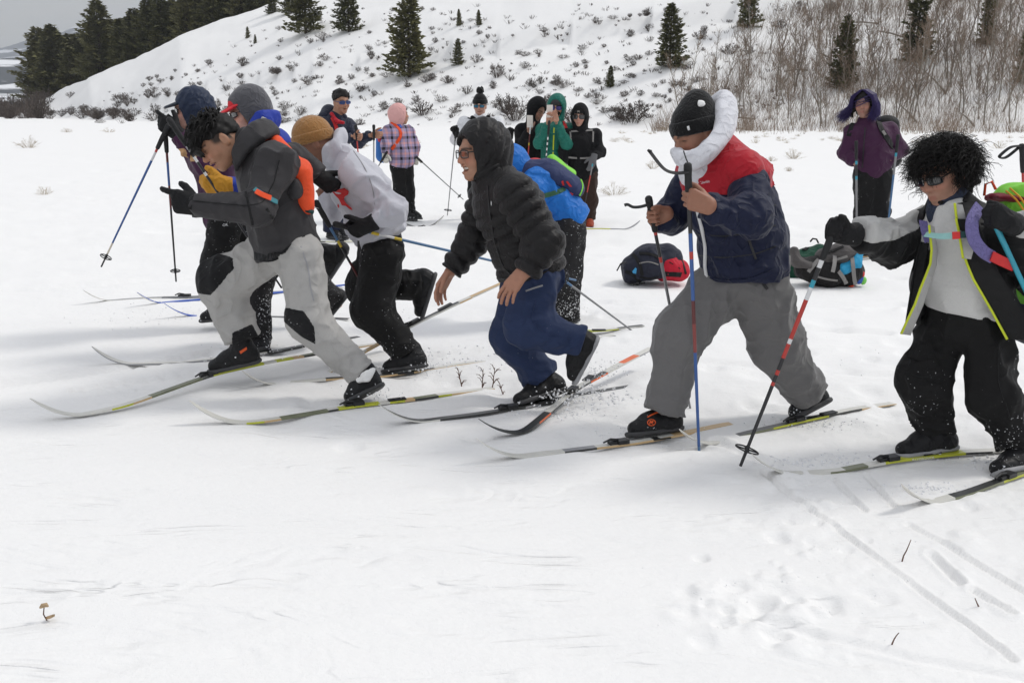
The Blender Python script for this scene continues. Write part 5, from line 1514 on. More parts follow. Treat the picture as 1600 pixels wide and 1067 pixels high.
# ---------------------------------------------------------------- navy and red jacket
def person_navy():
    P = Person("person in navy and red padded jacket with white collar, black beanie, grey trousers", 4.5, dict(
        pel=(1165, 432), waist=(1160, 370), chest=(1135, 290), neck=(1108, 232), shN=(1162, 268, -.18), shF=(1085, 272, .18),
        elN=(1174, 342, -.33), wrN=(1100, 322, -.37), elF=(1050, 338, .20), wrF=(1030, 340, .08),
        hipN=(1188, 446, -.05), hipF=(1130, 446, .02), knN=(1214, 540, .0), ankN=(1262, 616, .08), knF=(1064, 525, -.10), ankF=(1036, 640, -.12)))
    J = P.J; R = P.root
    H = Head(P.at(1087, 212, -.02), (-.84, -.46, -.34), (-.32, -.05, .94), 1.0)
    PN0, PN1 = P.at(1075, 268, -.42), at(1093, 720, 4.15)
    PF0, PF1 = P.at(1015, 318, .0), at(1079, 640, 4.74)
    dN = nrm(PN0 - PN1); dF = nrm(PF0 - PF1)
    cN = PN0 + (PN1 - PN0) * .085; cF = PF0 + (PF1 - PF0) * .065
    dirN = im(-.9, -.35, -.1); dirF = im(-.85, .1, -.15)
    hL = Solid(); wN = grip_wrist(cN, dirN, dN, True, 1.05); hand_solid(hL, wN, dirN, dN, True, FIST, size=1.05, thumb=(.55, .5)); hL.add(chain([J["wrN"], wN + nrm(dirN) * .01], [.033, .029]), .015)
    hR = Solid(); wF = grip_wrist(cF, dirF, dF, False, 1.03); hand_solid(hR, wF, dirF, dF, False, FIST, size=1.03, thumb=(.55, .5)); hR.add(chain([J["wrF"], wF + nrm(dirF) * .01], [.033, .029]), .015)
    body_mesh(P, H, (.31, .155, .10), (.012, .010, .009), [hL, hR], hand_h=.004)
    bn, bc, up = beanie(R, H, K_KNITB, brim=.012, cuff=.062, tilt=-.14, tall=.112, slouch=.085, h=.006, amp=.004, ribs=54)
    cl = Solid(); cl.add(ball(H.p(-.02, .075, .13), .016)); cl.noise(.01, 60); cl.obj("snow_clump", M_SNOW, bn, .005)
    m = MB(); m.box(H.p(.075, .07, .055), (.010, .004, .018), H.R); obj("label_tab", m.mesh("label_tab", [M_WHITEPR], base=parent_base(R)), bn)
    # tall white quilted collar standing up round the head
    top = [(1054, 230, -.06), (1064, 234, -.13), (1082, 236, -.155), (1100, 226, -.155), (1113, 206, -.13), (1118, 184, -.09), (1119, 164, -.05), (1121, 149, .02), (1112, 156, .09), (1094, 186, .12), (1072, 220, .08), (1058, 230, .0)]
    bot = [(1059, 248, -.06), (1068, 262, -.15), (1084, 266, -.20), (1108, 252, -.21), (1131, 230, -.18), (1146, 210, -.12), (1149, 186, -.05), (1146, 164, .03), (1130, 170, .13), (1104, 214, .17), (1080, 248, .10), (1062, 250, .0)]
    co = loft_band("collar", [P.at(*q) for q in top], [P.at(*q) for q in bot], [.022, .030, .034, .036, .036, .036, .036, .034, .034, .032, .028, .022], K_FLUFF, R, lump=.016)
    nk = Solid(); nk.add(chain([P.at(1096, 268, -.03), P.at(1098, 240, -.01), P.at(1116, 205, .02)], [(.11, .095), (.10, .088), (.085, .07)], side=P.side)); nk.noise(.008, 14); nk.obj("collar_lining", K_FLUFF, co, .008)
    m = MB(); m.tube([P.at(1068, 236, -.19), P.at(1072, 248, -.215), P.at(1078, 262, -.235)], .003, 5); obj("zip", m.mesh("zip", [M_BLACKPL], base=parent_base(R)), co)
    # trunk of the jacket with its red yoke, sleeves set in
    q = Solid(); trunk(q, P, [(P.at(1165, 432), .215, .185), ("waist", .21, .190), ("chest", .205, .185), (P.at(1116, 252), .13, .12)], cut0=im(.03, 1), sh=.085, quilt=(.125, .012), folds=[(.25, .10, .008, .09)])
    q.noise(.014, 10, seed=12.0); q.crease(.010, 11, (.8, 1, 1), 3.0); jk = q.obj("jacket", K_NAVY, R, .008); bv = q.bvh()
    yk = q.panel("yoke", K_RED, jk, [half(P.at(1100, 301), im(.10, 1.0))] , .006)
    P.J["shN"] = P.at(1170, 292, -.20); P.J["shF"] = P.at(1078, 290, .16)
    for s, rad in (("N", [.092, .088, .060]), ("F", [.090, .080, .058])):
        a = Solid(); arm(a, P, s, rad, quilt=(.105, .010), folds=[(.24, .09, .014, .07), (.40, .06, .010, .05)]); a.noise(.010, 9, seed=13.0); a.crease(.008, 10, (1, 1, 1), 5.0); a.obj("sleeve", K_NAVY, jk, .0075)
    trim("zip", bv, [(1100, 300), (1090, 325), (1098, 355), (1104, 385), (1103, 415), (1107, 440)], .009, K_WHITEW, jk, .008)
    trim("pocket_zip", bv, [(1165, 352), (1172, 380), (1181, 405)], .005, M_BLACKPL, jk, .004)
    trim("hem_band", bv, [(1085, 428), (1120, 439), (1170, 438), (1222, 418)], .010, K_NAVY, jk, .005)
    lettering("lettering", "Columbia", bv, 1094, 288, 1109, 285, 4.2, M_WHITEPR, jk, .012)
    decal("emblem", bv, [[(1090.5, 283), (1092.5, 285), (1090.5, 287.5), (1088.5, 285)]], M_WHITEPR, jk, .012)
    for yy in (330, 362, 395): trim("quilt_seam", bv, [(1085 + (yy - 330) * .1, yy + 4), (1130, yy + 8), (1180, yy + 2), (1212, yy - 10)], .0022, M_BLACKPL, jk, .0005)
    q, t = legs(P, K_GREY, dict(N=[.138, .114, .106], F=[.132, .106, .104]), (P.at(1163, 405), .17, .15), .008, seed=14.0, noise=.011, fold=.015, nfreq=7)
    tb = q.bvh(); trim("pocket_zip", tb, [(1188, 434), (1193, 445), (1199, 452)], .007, M_BLACKPL, t, .004)
    b, bo = boot(R, P.at(1046, 648, -.12), P.at(1066, 672, -.12), P.at(980, 684, -.22), K_BOOT, K_SOLE)
    bb = b.bvh(); ring = lambda r: [(1018 + r * math.cos(a), 660 + r * .8 * math.sin(a)) for a in np.linspace(0, 6.28, 14)[:-1]]
    for seg in range(12):
        a0, a1 = seg * .5236, (seg + 1) * .5236
        decal("logo", bb, [[(1018 + r * math.cos(a), 660 + .8 * r * math.sin(a)) for r, a in ((7, a0), (7, a1), (5.4, a1), (5.4, a0))]], K_LOGO, bo) if seg == 0 else None
    decal("logo", bb, [[(1018 + r * math.cos(a), 660 + .8 * r * math.sin(a)) for r, a in ((7, s * .5236), (7, (s + 1) * .5236), (5.4, (s + 1) * .5236), (5.4, s * .5236))] for s in range(12)]
          + [[(1014.5, 662.5), (1015.5, 657), (1017, 657), (1016, 662.5)], [(1016, 658), (1021, 657), (1021, 660), (1016, 660.5)], [(1018, 660), (1021.5, 662.5), (1020, 662.8), (1017, 660.5)]], K_LOGO, bo)
    trim("lace", bb, [(1012, 652), (1022, 646), (1035, 642)], .003, K_LOGO, bo, .002)
    b, bo = boot(R, P.at(1272, 622, .08), P.at(1300, 628, .08), P.at(1238, 660, -.0), K_BOOT, K_SOLE)
    return (PN0, PN1), (PF0, PF1)
POLE_NAVY = person_navy()

# ---------------------------------------------------------------- curly hair, open black and grey jacket
def person_curly():
    P = Person("curly haired person in sunglasses with open black and grey jacket over white sweater", 4.05, dict(
        pel=(1506, 505), waist=(1502, 440), chest=(1500, 375), neck=(1482, 320), shN=(1556, 368, -.12), shF=(1442, 358, .14),
        elN=(1625, 428, -.16), wrN=(1582, 350, -.24), elF=(1392, 382, .06), wrF=(1346, 366, -.08),
        hipN=(1542, 525, -.06), hipF=(1470, 522, .06), knN=(1550, 615, -.10), ankN=(1590, 694, -.13), knF=(1446, 594, .02), ankF=(1462, 674, .01)))
    J = P.J; R = P.root
    H = Head(P.at(1474, 270, 0), (-.82, -.46, -.36), (-.32, -.02, .94), .98)
    body_mesh(P, H, (.40, .22, .155), (.012, .010, .009), [])
    glasses(R, H, M_LENS, M_FRAME, "sunglasses", 1.12, 1.15, .0)
    hs = Solid(); hs.add(ell(H.p(-.030, 0, .038), H.r(.108, .095, .100), H.R)); hs.add(ell(H.p(-.05, 0, -.045), H.r(.075, .100, .08), H.R), .03); hs.sub(ell(H.p(.13, 0, -.065), H.r(.105, .062, .090), H.R), .02); hs.noise(.04, 26, seed=3); hair = hs.obj("hair", K_HAIR, R, .008)
    r = random.Random(9); cv = []
    for i in range(3600):
        a = r.uniform(0, 6.283); w = r.uniform(-.55, .98)
        n = np.array([math.cos(a) * math.sqrt(max(0, 1 - w * w)), math.sin(a) * math.sqrt(max(0, 1 - w * w)), w])   # head frame f,l,u
        if n[0] > .5 and w < .02: continue
        p = H.p(-.030 + n[0] * .098, n[1] * .086, .026 + n[2] * .092)
        o = H.dirv(*n); L = r.uniform(.035, .095) * (1 + .35 * (r.random() < .08)); end = nrm(o * .55 + H.dirv(r.uniform(-.2, .5), r.uniform(-.4, .4), 0) + np.array([r.uniform(-.6, .4), r.uniform(-.3, .3), -.6]))
        rad = r.uniform(.006, .017); turns = r.uniform(.7, 1.8); ax, s, f = frame(nrm(o + end), [.3, .5, .2]); ph = r.uniform(0, 6.28); pts = []
        for t in np.linspace(0, 1, 9):
            base = p + (o * (1 - t * .55) + end * t * .7) * L * t
            an = ph + turns * 6.283 * t; rr = rad * min(1, t * 2); pts.append(base + s * math.cos(an) * rr + f * math.sin(an) * rr)
        cv.append(pts)
    strands("curls", cv, .0018, K_HAIR, hair)
    ns = Solid(); ns.add(chain([H.p(.0, 0, -.095), P.at(1480, 328)], [(.070, .075), (.075, .08)], side=H.S)); ns.noise(.016, 20); ns.obj("neck_gaiter", K_GATOR, R, .007)
    sw = Solid(); trunk(sw, P, [(P.at(1512, 494), .165, .145), ("waist", .165, .145), ("chest", .165, .135), (P.at(1484, 330), .085, .08)], cut0=im(-.12, 1), sh=.06, folds=[(.08, .08, .007, .06)]); sw.noise(.010, 9, seed=2.0); sw.crease(.009, 8, (1, 1, .6), 5.0); so = sw.obj("sweater", K_SWEAT, R, .008); sv = sw.bvh()
    # open jacket: a shell cut away down the front
    fr = nrm(np.cross(np.array([0, 0, 1.0]), P.side))
    q = Solid(); trunk(q, P, [(P.at(1512, 512), .235, .185), ("waist", .205, .165), ("chest", .190, .150), (P.at(1484, 332), .105, .095)], cut0=im(-.05, 1), sh=.082)
    for reg in (): pass
    inner = chain([P.at(1508, 540), P["waist"], P["chest"], P.at(1484, 330)], [(.205, .160), (.180, .142), (.162, .13), (.09, .085)], side=P.side, k=.04); q.sub(inner, .006)
    def wedge(poly):
        w = pxregion(poly)
        return Prim(lambda X, Y, Z: np.maximum.reduce(np.broadcast_arrays(*([k.fn(X, Y, Z) for k in w] + [Y - (P.Y + .02) + 0 * X + 0 * Z]))), [-99] * 3, [99] * 3)
    q.sub(wedge([(1446, 455), (1460, 316), (1492, 316), (1532, 455)]), .006); wp = wedge([(1446, 445), (1530, 445), (1588, 540), (1588, 640), (1400, 640), (1405, 530)])
    q.sub(wp, .006); q.noise(.012, 9, seed=6.0); q.crease(.010, 9, (1, 1, .7), 1.0); jk = q.obj("jacket", K_SOFTB, R, .0075); bv = q.bvh()
    # the two open front flaps
    def flap(name, edge_px, dy0, dy1, mat, wpx, inner_mat, line):
        rows = len(edge_px); V = []; w = 6
        for i, (x, y) in enumerate(edge_px):
            for j in range(w):
                t = j / (w - 1); V.append(P.at(x + wpx * t * (.55 + .45 * i / (rows - 1)), y + 2 * t, (dy0 + (dy1 - dy0) * t) + .012 * math.sin(i * 1.3)))
        V = np.array(V); k = len(V); V2 = V + np.array([.0, .012, 0]); Q = []
        for i in range(rows - 1):
            for j in range(w - 1):
                a = [i * w + j, (i + 1) * w + j, (i + 1) * w + j + 1, i * w + j + 1]; Q += [a[::-1], [k + b for b in a]]
        rim = [i * w for i in range(rows)] + [(rows - 1) * w + j for j in range(1, w)] + [i * w + w - 1 for i in range(rows - 2, -1, -1)] + [j for j in range(w - 2, 0, -1)]
        for a, b in zip(rim, rim[1:] + rim[:1]): Q.append([a, b, k + b, k + a])
        o = obj(name, me_np(name, np.vstack([V, V2]) - parent_base(R), np.array(Q), [mat]), jk)
        m = MB(); m.tube(V[[i * w for i in range(rows)]], .005, 6); obj("zip", m.mesh("zip", [line], base=parent_base(R)), o); return o
    flap("front_flap", [(1494, 342), (1499, 365), (1504, 390), (1511, 412), (1521, 436), (1535, 460), (1550, 486), (1563, 510), (1574, 530)], -.235, -.27, K_SOFTB, 62, None, K_YELLOW)
    flap("front_flap", [(1452, 352), (1456, 390), (1454, 412), (1447, 430), (1438, 452), (1430, 475), (1420, 496), (1408, 522)], -.16, -.10, K_SOFTG, 15, None, K_YELLOW)
    flap("front_flap", [(1440, 378), (1434, 400), (1428, 430), (1424, 455), (1420, 480), (1416, 505)], -.04, -.08, K_SOFTB, 22, None, K_SOFTB)
    flap("lapel", [(1492, 318), (1494, 335), (1498, 360), (1502, 385), (1505, 404)], -.235, -.235, K_SOFTG, 22, None, K_YELLOW)
    for s, rad in (("N", [.098, .088, .066]), ("F", [.090, .080, .066])):
        a = Solid(); arm(a, P, s, rad, folds=[(.12, .10, .010, .06), (.26, .08, .012, .05)]); a.noise(.010, 10, seed=13.0); a.crease(.013, 11, (1, 1, 1), 5.0); sl = a.obj("sleeve", K_SOFTB, jk, .0075)
        if s == "F":
            a.panel("grey_panel", K_SOFTG, sl, pxregion([(1330, 340), (1360, 322), (1440, 300), (1448, 338), (1434, 360), (1398, 376), (1362, 381), (1334, 372)]), .004)
        else: a.panel("grey_panel", K_SOFTG, sl, pxregion([(1556, 310), (1680, 330), (1680, 380), (1590, 372), (1560, 350)]), .004)
    P1a, P1b = P.at(1306, 352, -.16), at(1157, 728, 3.86)
    dP = nrm(P1a - P1b); cN = P1a + (P1b - P1a) * .02
    dirF = im(-.92, -.30, -.15); wF = grip_wrist(cN, dirF, dP, False, 1.0)
    glove(P, "glove", K_GLOVE, wF, dirF, dP, False, FIST, cuff=nrm(J["wrF"] - wF), cuff_r=.052, thumb=(.6, .5), fat=1.3)
    P2a, P2b = P.at(1549, 338, -.30), P.at(1625, 500, -.34)
    dP2 = nrm(P2a - P2b); dirN = im(-.85, -.45, -.1); wN = grip_wrist(P2a, dirN, dP2, True, 1.0)
    glove(P, "glove", K_GLOVE, wN, dirN, dP2, True, FIST, cuff=nrm(J["wrN"] - wN), cuff_r=.050, thumb=(.6, .5), fat=1.3)
    q, t = legs(P, K_BLACK, dict(N=[.108, .096, .086], F=[.104, .098, .090]), (P.at(1506, 488), .15, .125), .008, seed=15.0, noise=.011, fold=.014)
    tb = q.bvh(); trim("cargo_pocket", tb, [(1424, 545), (1440, 552), (1458, 548)], .035, K_BLACK, t, .006); trim("side_seam", tb, [(1560, 545), (1562, 600), (1580, 660)], .003, K_SOFTB, t, .001); trim("knee_seam", tb, [(1416, 580), (1440, 590), (1466, 586)], .003, K_SOFTB, t, .001)
    boot(R, P.at(1464, 678, .01), P.at(1494, 702, .02), P.at(1402, 718, -.075), K_BOOT, K_SOLEG)
    boot(R, P.at(1600, 702, -.14), P.at(1640, 730, -.15), P.at(1556, 746, -.28), K_BOOT, K_SOLEG)
    # pack on the back: green side showing past the shoulder
    o = tag(empty("backpack", P.at(1590, 520, .12)), "green and lavender pack on the curly haired person's back", "backpack")
    K_LIME = cloth("lime_cloth", (.22, .62, .06), .6, .005, 14); K_MAROON = cloth("maroon_cloth", (.16, .008, .02), .7, .005, 14); K_AMBER = plain("amber_cord", (.72, .33, .02), .6, vary=.1)
    z = Solid(); z.add(chain([P.at(1580, 318, .16), P.at(1618, 380, .14), P.at(1618, 500, .14)], [(.12, .075), (.16, .11), (.15, .10)], side=P.side)); z.noise(.02, 8); z.crease(.012, 10, (1, 1, .6), 3.0); z.obj("bag", K_LIME, o, .01); z.panel("front_panel", K_SOFTB, o, [half(P.at(1628, 420, .14), im(-.95, .2, -.4))], .006); z.panel("base", K_GATOR, o, [half(P.at(1618, 470, .14), (0, 0, 1))], .008)
    l = Solid(); l.add(chain([P.at(1552, 308, .12), P.at(1590, 312, .12)], [(.06, .020), (.07, .026)], side=P.side)); l.noise(.02, 14); l.obj("lid", K_MAROON, o, .009)
    m = MB(); m.tube([P.at(1572, 298, .04), P.at(1588, 312, .0), P.at(1602, 332, .0)], .004, 5); m.tube([P.at(1578, 294, .04), P.at(1594, 308, .0), P.at(1606, 326, .0)], .004, 5); obj("cord", m.mesh("cord", [K_AMBER], base=parent_base(o)), o)
    m = MB(); m.tube([P.at(1538, 306, .02), P.at(1540, 288, .02), P.at(1550, 284, .02), P.at(1556, 296, .02)], .006, 6); obj("haul_loop", m.mesh("haul_loop", [K_ORANGE], base=parent_base(o)), o)
    fb = np.array([0, -.95, .25])
    band("shoulder_strap", [P.at(1532, 322, -.20), P.at(1520, 345, -.285), P.at(1522, 372, -.30), P.at(1536, 392, -.305), P.at(1552, 402, -.30)], fb, .024, K_LAV, o, .006)
    band("shoulder_strap", [P.at(1550, 400, -.312), P.at(1566, 408, -.30), P.at(1584, 416, -.28)], fb, .019, K_REDW, o, .006)
    band("shoulder_strap", [P.at(1443, 345, -.02), P.at(1446, 360, -.06), P.at(1452, 378, -.08)], fb, .016, K_LAV, o, .006)
    band("chest_strap", [P.at(1446, 366, -.14), P.at(1470, 369, -.22), P.at(1492, 368, -.255)], fb, .012, plain("mint_webbing", (.28, .52, .50), .6, vary=.1), o, .004)
    band("buckle", [P.at(1489, 368, -.27), P.at(1500, 367.5, -.275)], fb, .014, K_REDW, o, .006)
    band("chest_strap", [P.at(1499, 367, -.27), P.at(1518, 366, -.285)], fb, .013, K_DKGREEN, o, .005)
    return (P1a, P1b), (P2a, P2b)
POLE_CURLY = person_curly()
# ---------------------------------------------------------------- people further back
def plaid_mat():
    m, n, l, p = new_mat("plaid_wool"); tc = n.new("ShaderNodeTexCoord"); sp = n.new("ShaderNodeSeparateXYZ"); l.new(tc.outputs["Object"], sp.inputs[0])
    def mth(op, a, b=None, c=None):
        q = n.new("ShaderNodeMath"); q.operation = op
        for i, v in enumerate((a, b, c)):
            if v is None: continue
            if isinstance(v, (int, float)): q.inputs[i].default_value = v
            else: l.new(v, q.inputs[i])
        return q.outputs[0]
    def stripes(o, f, w, off=0.0): return mth('LESS_THAN', mth('FRACT', mth('ADD', mth('MULTIPLY', o, f), off)), w)
    xy = mth('ADD', sp.outputs["X"], mth('MULTIPLY', sp.outputs["Y"], .55))
    blk = mth('ADD', mth('MULTIPLY', stripes(xy, 7.5, .26), .5), mth('MULTIPLY', stripes(sp.outputs["Z"], 7.5, .26), .5))
    pk = mth('ADD', mth('MULTIPLY', stripes(xy, 7.5, .2, .5), .4), mth('MULTIPLY', stripes(sp.outputs["Z"], 7.5, .2, .5), .4))
    a = n.new("ShaderNodeMixRGB"); a.inputs[1].default_value = (.32, .27, .42, 1); a.inputs[2].default_value = (.72, .33, .28, 1); l.new(pk, a.inputs[0])
    b = n.new("ShaderNodeMixRGB"); b.inputs[2].default_value = (.012, .010, .014, 1); l.new(blk, b.inputs[0]); l.new(a.outputs[0], b.inputs[1])
    l.new(b.outputs[0], p.inputs["Base Color"]); p.inputs["Roughness"].default_value = .95; return m
K_PLAID = plaid_mat()
DARKBROW = (.012, .010, .009)
def person(label, Y, J, F, U, skin, jacket, trous, jr=None, ar=None, lr=None, h=.012, quilt=None, boots=None, hands=(), hem=None, cut0=None, brow=DARKBROW, head=1.0, kw=None, gl=(), noise=.012, name="jacket", boot_mat=None):
    P = Person(label, Y, J); R = P.root; H = Head(P["head"], F, U, head)
    hs = []
    for (w, d, t, left, curl) in hands:
        q = Solid(); hand_solid(q, w, d, t, left, curl); hs.append(q)
    P.body = body_mesh(P, H, skin, brow, hs, kw, hh=.006, hand_h=.006)
    jr = jr or ((.165, .135), (.165, .13), (.185, .14), (.09, .08))
    q = Solid(); trunk(q, P, [(P["pel"] if hem is None else hem, *jr[0]), ("waist", *jr[1]), ("chest", *jr[2]), ("neck", *jr[3])], quilt=quilt, cut0=cut0, sh=.078)
    ar = ar or [.082, .070, .054]
    for s in "NF": arm(q, P, s, ar, quilt=quilt)
    q.noise(noise, 9, seed=Y); q.crease(.010, 10, (1, 1, .8), Y); P.jacket = q.obj(name, jacket, R, h); P.jb = q.bvh()
    lq, P.trousers = legs(P, trous, lr or [.112, .09, .078], ("waist", .14, .115), h, seed=Y, fold=.008); P.tb = lq.bvh()
    for (a, he, to) in (boots or []): boot(R, P.at(*a), P.at(*he), P.at(*to), boot_mat or K_BOOT, K_SOLE, h=.010)
    for (w, d, t, left, mat) in gl: glove(P, "glove", mat, w, d, t, left, h=.010)
    P.H = H; return P

# plum jacket and navy hood, at the left
def p_plum_hood():
    P = person("person in plum jacket and quilted navy hood, leftmost of all", 6.6, dict(
        head=(301, 172), neck=(316, 206), chest=(332, 250), waist=(345, 305), pel=(350, 340), shN=(332, 226, -.14), shF=(318, 224, .14),
        elN=(322, 262, -.26), wrN=(277, 210, -.28), elF=(318, 256, .06), wrF=(280, 214, -.05), hipN=(352, 352, -.08), hipF=(360, 350, .08),
        knN=(338, 412, -.08), ankN=(350, 480, -.06), knF=(440, 394, .06), ankF=(528, 397, .04)), (-.93, -.25, -.12), (-.1, 0, 1), (.52, .29, .23), K_PURPLE, K_BLACK,
        boots=[((354, 484, -.06), (372, 498, -.06), (312, 504, -.06)), ((534, 399, .04), (546, 394, .04), (516, 440, .04))])
    R = P.root; H = P.H
    hood(R, H, K_NAVYH, P.at(320, 205), h=.009, ring=('lin', nrm(H.F * .7 + H.U * .6), .045, .010), rad=(.125, .110, .128), opening=(.088, .080, .115), open_f=.118, open_u=-.045)
    glasses(R, H, M_LENS, M_FRAME, "sunglasses", 1.1, 1.1)
    b = Solid(); b.add(chain([H.p(.085, 0, .052), H.p(.165, 0, .036)], [(.062, .014), (.05, .008)], side=H.S)); c = b.obj("cap_brim", plain("brim_grey", (.05, .06, .08), .7), R, .008)
    fur = plain("tan_fur", (.50, .30, .15), .95, vary=.3, scale=60)
    for x, y in ((288, 238), (304, 248)):
        f = Solid(); f.add(ball(P.at(x, y, -.30), .032)); f.noise(.03, 45, seed=x); f.obj("fur_trim", fur, R, .007)
    g1 = P.at(262, 198, -.30)
    glove(P, "glove", K_GLOVE, P["wrN"] + [-.0, 0, .01], im(-.8, -.55), im(.3, -.9), True, (.7, .9, .6), h=.008, per=(-.5, -.1, 0, 0), size=1.12, thumb=(.9, .1))
    glove(P, "glove", K_GLOVE, P["wrF"] + [-.02, 0, .02], im(-.75, -.6), im(.5, -.8), False, FIST, h=.008)
    lettering("lettering", "OR", P.tb, 348, 354, 356, 353, 4.0, M_WHITEPR, P.trousers, .006)
    return P
p_plum_hood()
# royal blue jacket, grey hood, red cap
def p_redcap():
    P = person("person in royal blue jacket with grey fleece hood, red cap and gold glove", 6.05, dict(
        head=(388, 174), neck=(408, 206), chest=(424, 248), waist=(440, 305), pel=(448, 345), shN=(430, 224, -.14), shF=(412, 222, .14),
        elN=(396, 302, -.22), wrN=(352, 289, -.42), elF=(400, 280, .1), wrF=(380, 285, -.05), hipN=(452, 356, -.08), hipF=(450, 354, .08),
        knN=(482, 440, -.06), ankN=(526, 474, -.06), knF=(402, 440, .08), ankF=(402, 534, -.10)), (-.82, -.50, -.30), (-.28, -.05, .95), (.55, .32, .25), K_ROYAL, K_BLACKD, brow=(.10, .05, .03),
        lr=[.12, .10, .085], boots=[((534, 476, -.06), (546, 462, -.06), (506, 512, -.06)), ((408, 538, -.12), (424, 552, -.17), (362, 560, -.30))])
    R = P.root; H = P.H
    hood(R, H, K_GREYH, P.at(408, 200), h=.009, rad=(.128, .108, .130), opening=(.095, .084, .125), open_f=.115, open_u=-.035)
    cp = Solid(); cp.add(ell(H.p(-.002, 0, .052), H.r(.106, .086, .075), H.R)); cp.cut(half(H.p(0, 0, .034), H.dirv(0, 0, -1))); c = cp.obj("cap", K_REDCAP, R, .008)
    b = Solid(); b.add(chain([H.p(.070, 0, .052), H.p(.20, 0, .026)], [(.082, .014), (.070, .009)], side=H.S)); b.obj("brim", K_REDCAP, c, .007)
    glasses(R, H, M_LENS, M_FRAME, "sunglasses", 1.15, 1.1)
    r = random.Random(4); hm = plain("auburn_hair", (.28, .13, .06), .5, vary=.3, scale=50)
    cv = [[H.p(.045 + r.uniform(-.02, .02), .066, .01), H.p(.04 + r.uniform(-.02, .02), .076, -.05), H.p(.03 + r.uniform(-.03, .04), .078, -.11 + r.uniform(-.02, .02))] for _ in range(40)]
    strands("hair", cv, .003, hm, R)
    col = Solid(); col.add(chain([P.at(396, 205, -.12), P.at(412, 190, -.11), P.at(432, 188, 0)], [(.05, .03), (.07, .035), (.06, .03)], side=im(.2, -1))); col.noise(.01, 12); col.obj("collar", K_ROYAL, R, .009)
    col = Solid(); col.add(chain([P.at(402, 204, -.15), P.at(415, 188, -.15)], [(.03, .012), (.03, .012)], side=im(.2, -1))); col.obj("collar_lining", plain("silver_lining", (.4, .4, .41), .7), R, .008)
    glove(P, "glove", K_GOLD, P["wrN"] + [0, 0, 0], im(-1, .05, -.1), im(.0, -.9, -.3), True, (.9, 1.2, .8), h=.008, fat=1.7, size=1.1)
p_redcap()
# bright blue jacket bent forward, behind the black puffer
def p_blue():
    P = person("person bent forward in bright blue jacket and snow dusted black trousers behind the puffer jacket", 6.8, dict(
        head=(797, 262), neck=(816, 270), chest=(842, 286), waist=(872, 318), pel=(888, 338), shN=(834, 296, -.16), shF=(826, 284, .16),
        elN=(836, 372, -.2), wrN=(812, 400, -.2), elF=(800, 350, .2), wrF=(780, 380, .2), hipN=(890, 352, -.08), hipF=(880, 352, .08),
        knN=(884, 432, -.06), ankN=(888, 488, -.02), knF=(874, 425, .08), ankF=(876, 480, .2)), (-.9, -.1, -.45), (-.4, 0, .9), (.40, .22, .15), K_BRIGHT, K_BLACKD,
        hem=at(903, 352, 6.8), cut0=im(.75, .66), quilt=(.045, .008), lr=[.115, .10, .085], boots=[((892, 488, -.02), (906, 502, -.02), (848, 506, -.02)), ((884, 478, .2), (904, 472, .2), (870, 500, .2))])
    R = P.root; hood(R, P.H, K_BRIGHT, P.at(812, 268), h=.010, collar=.08)
    o = tag(empty("backpack", P.at(880, 350)), "navy and lime pack with red top on the bent bright blue jacket", "backpack")
    K_LIME = cloth("lime_cloth", (.22, .62, .06), .6, .005, 14); K_NV = cloth("navy_pack", (.030, .042, .11), .7, .006, 12)
    z = Solid(); z.add(chain([P.at(822, 268, .0), P.at(862, 272, .0), P.at(897, 294, .0)], [(.11, .075), (.15, .095), (.12, .07)], side=P.side)); z.noise(.02, 9); z.obj("bag", K_NV, o, .010); zb = z.bvh()
    l = Solid(); l.add(chain([P.at(862, 250, .06), P.at(895, 272, .06)], [(.10, .040), (.09, .030)], side=P.side)); l.noise(.012, 14); l.obj("panel", K_LIME, o, .010)
    l = Solid(); l.add(ell(P.at(838, 255, .04), (.085, .10, .034))); l.noise(.014, 14); l.obj("lid", cloth("red_lid", (.52, .015, .02), .6, .005, 14), o, .010)
    trim("piping", zb, [(905, 305), (912, 290), (900, 270)], .008, K_LIME, o, .006)
    decal("print", zb, [[(877, 284), (880, 282), (882, 290), (879, 290)], [(884, 284), (887, 283), (894, 292), (890, 292)]], K_REDP, o, .008)
    trim("waist_strap", P.jb, [(850, 306), (866, 302), (882, 296)], .016, plain("green_webbing", (.03, .10, .05), .7), o, .006)
    trim("shoulder_strap", zb, [(836, 276), (860, 288), (895, 304)], .010, K_REDW, o, .006)
p_blue()
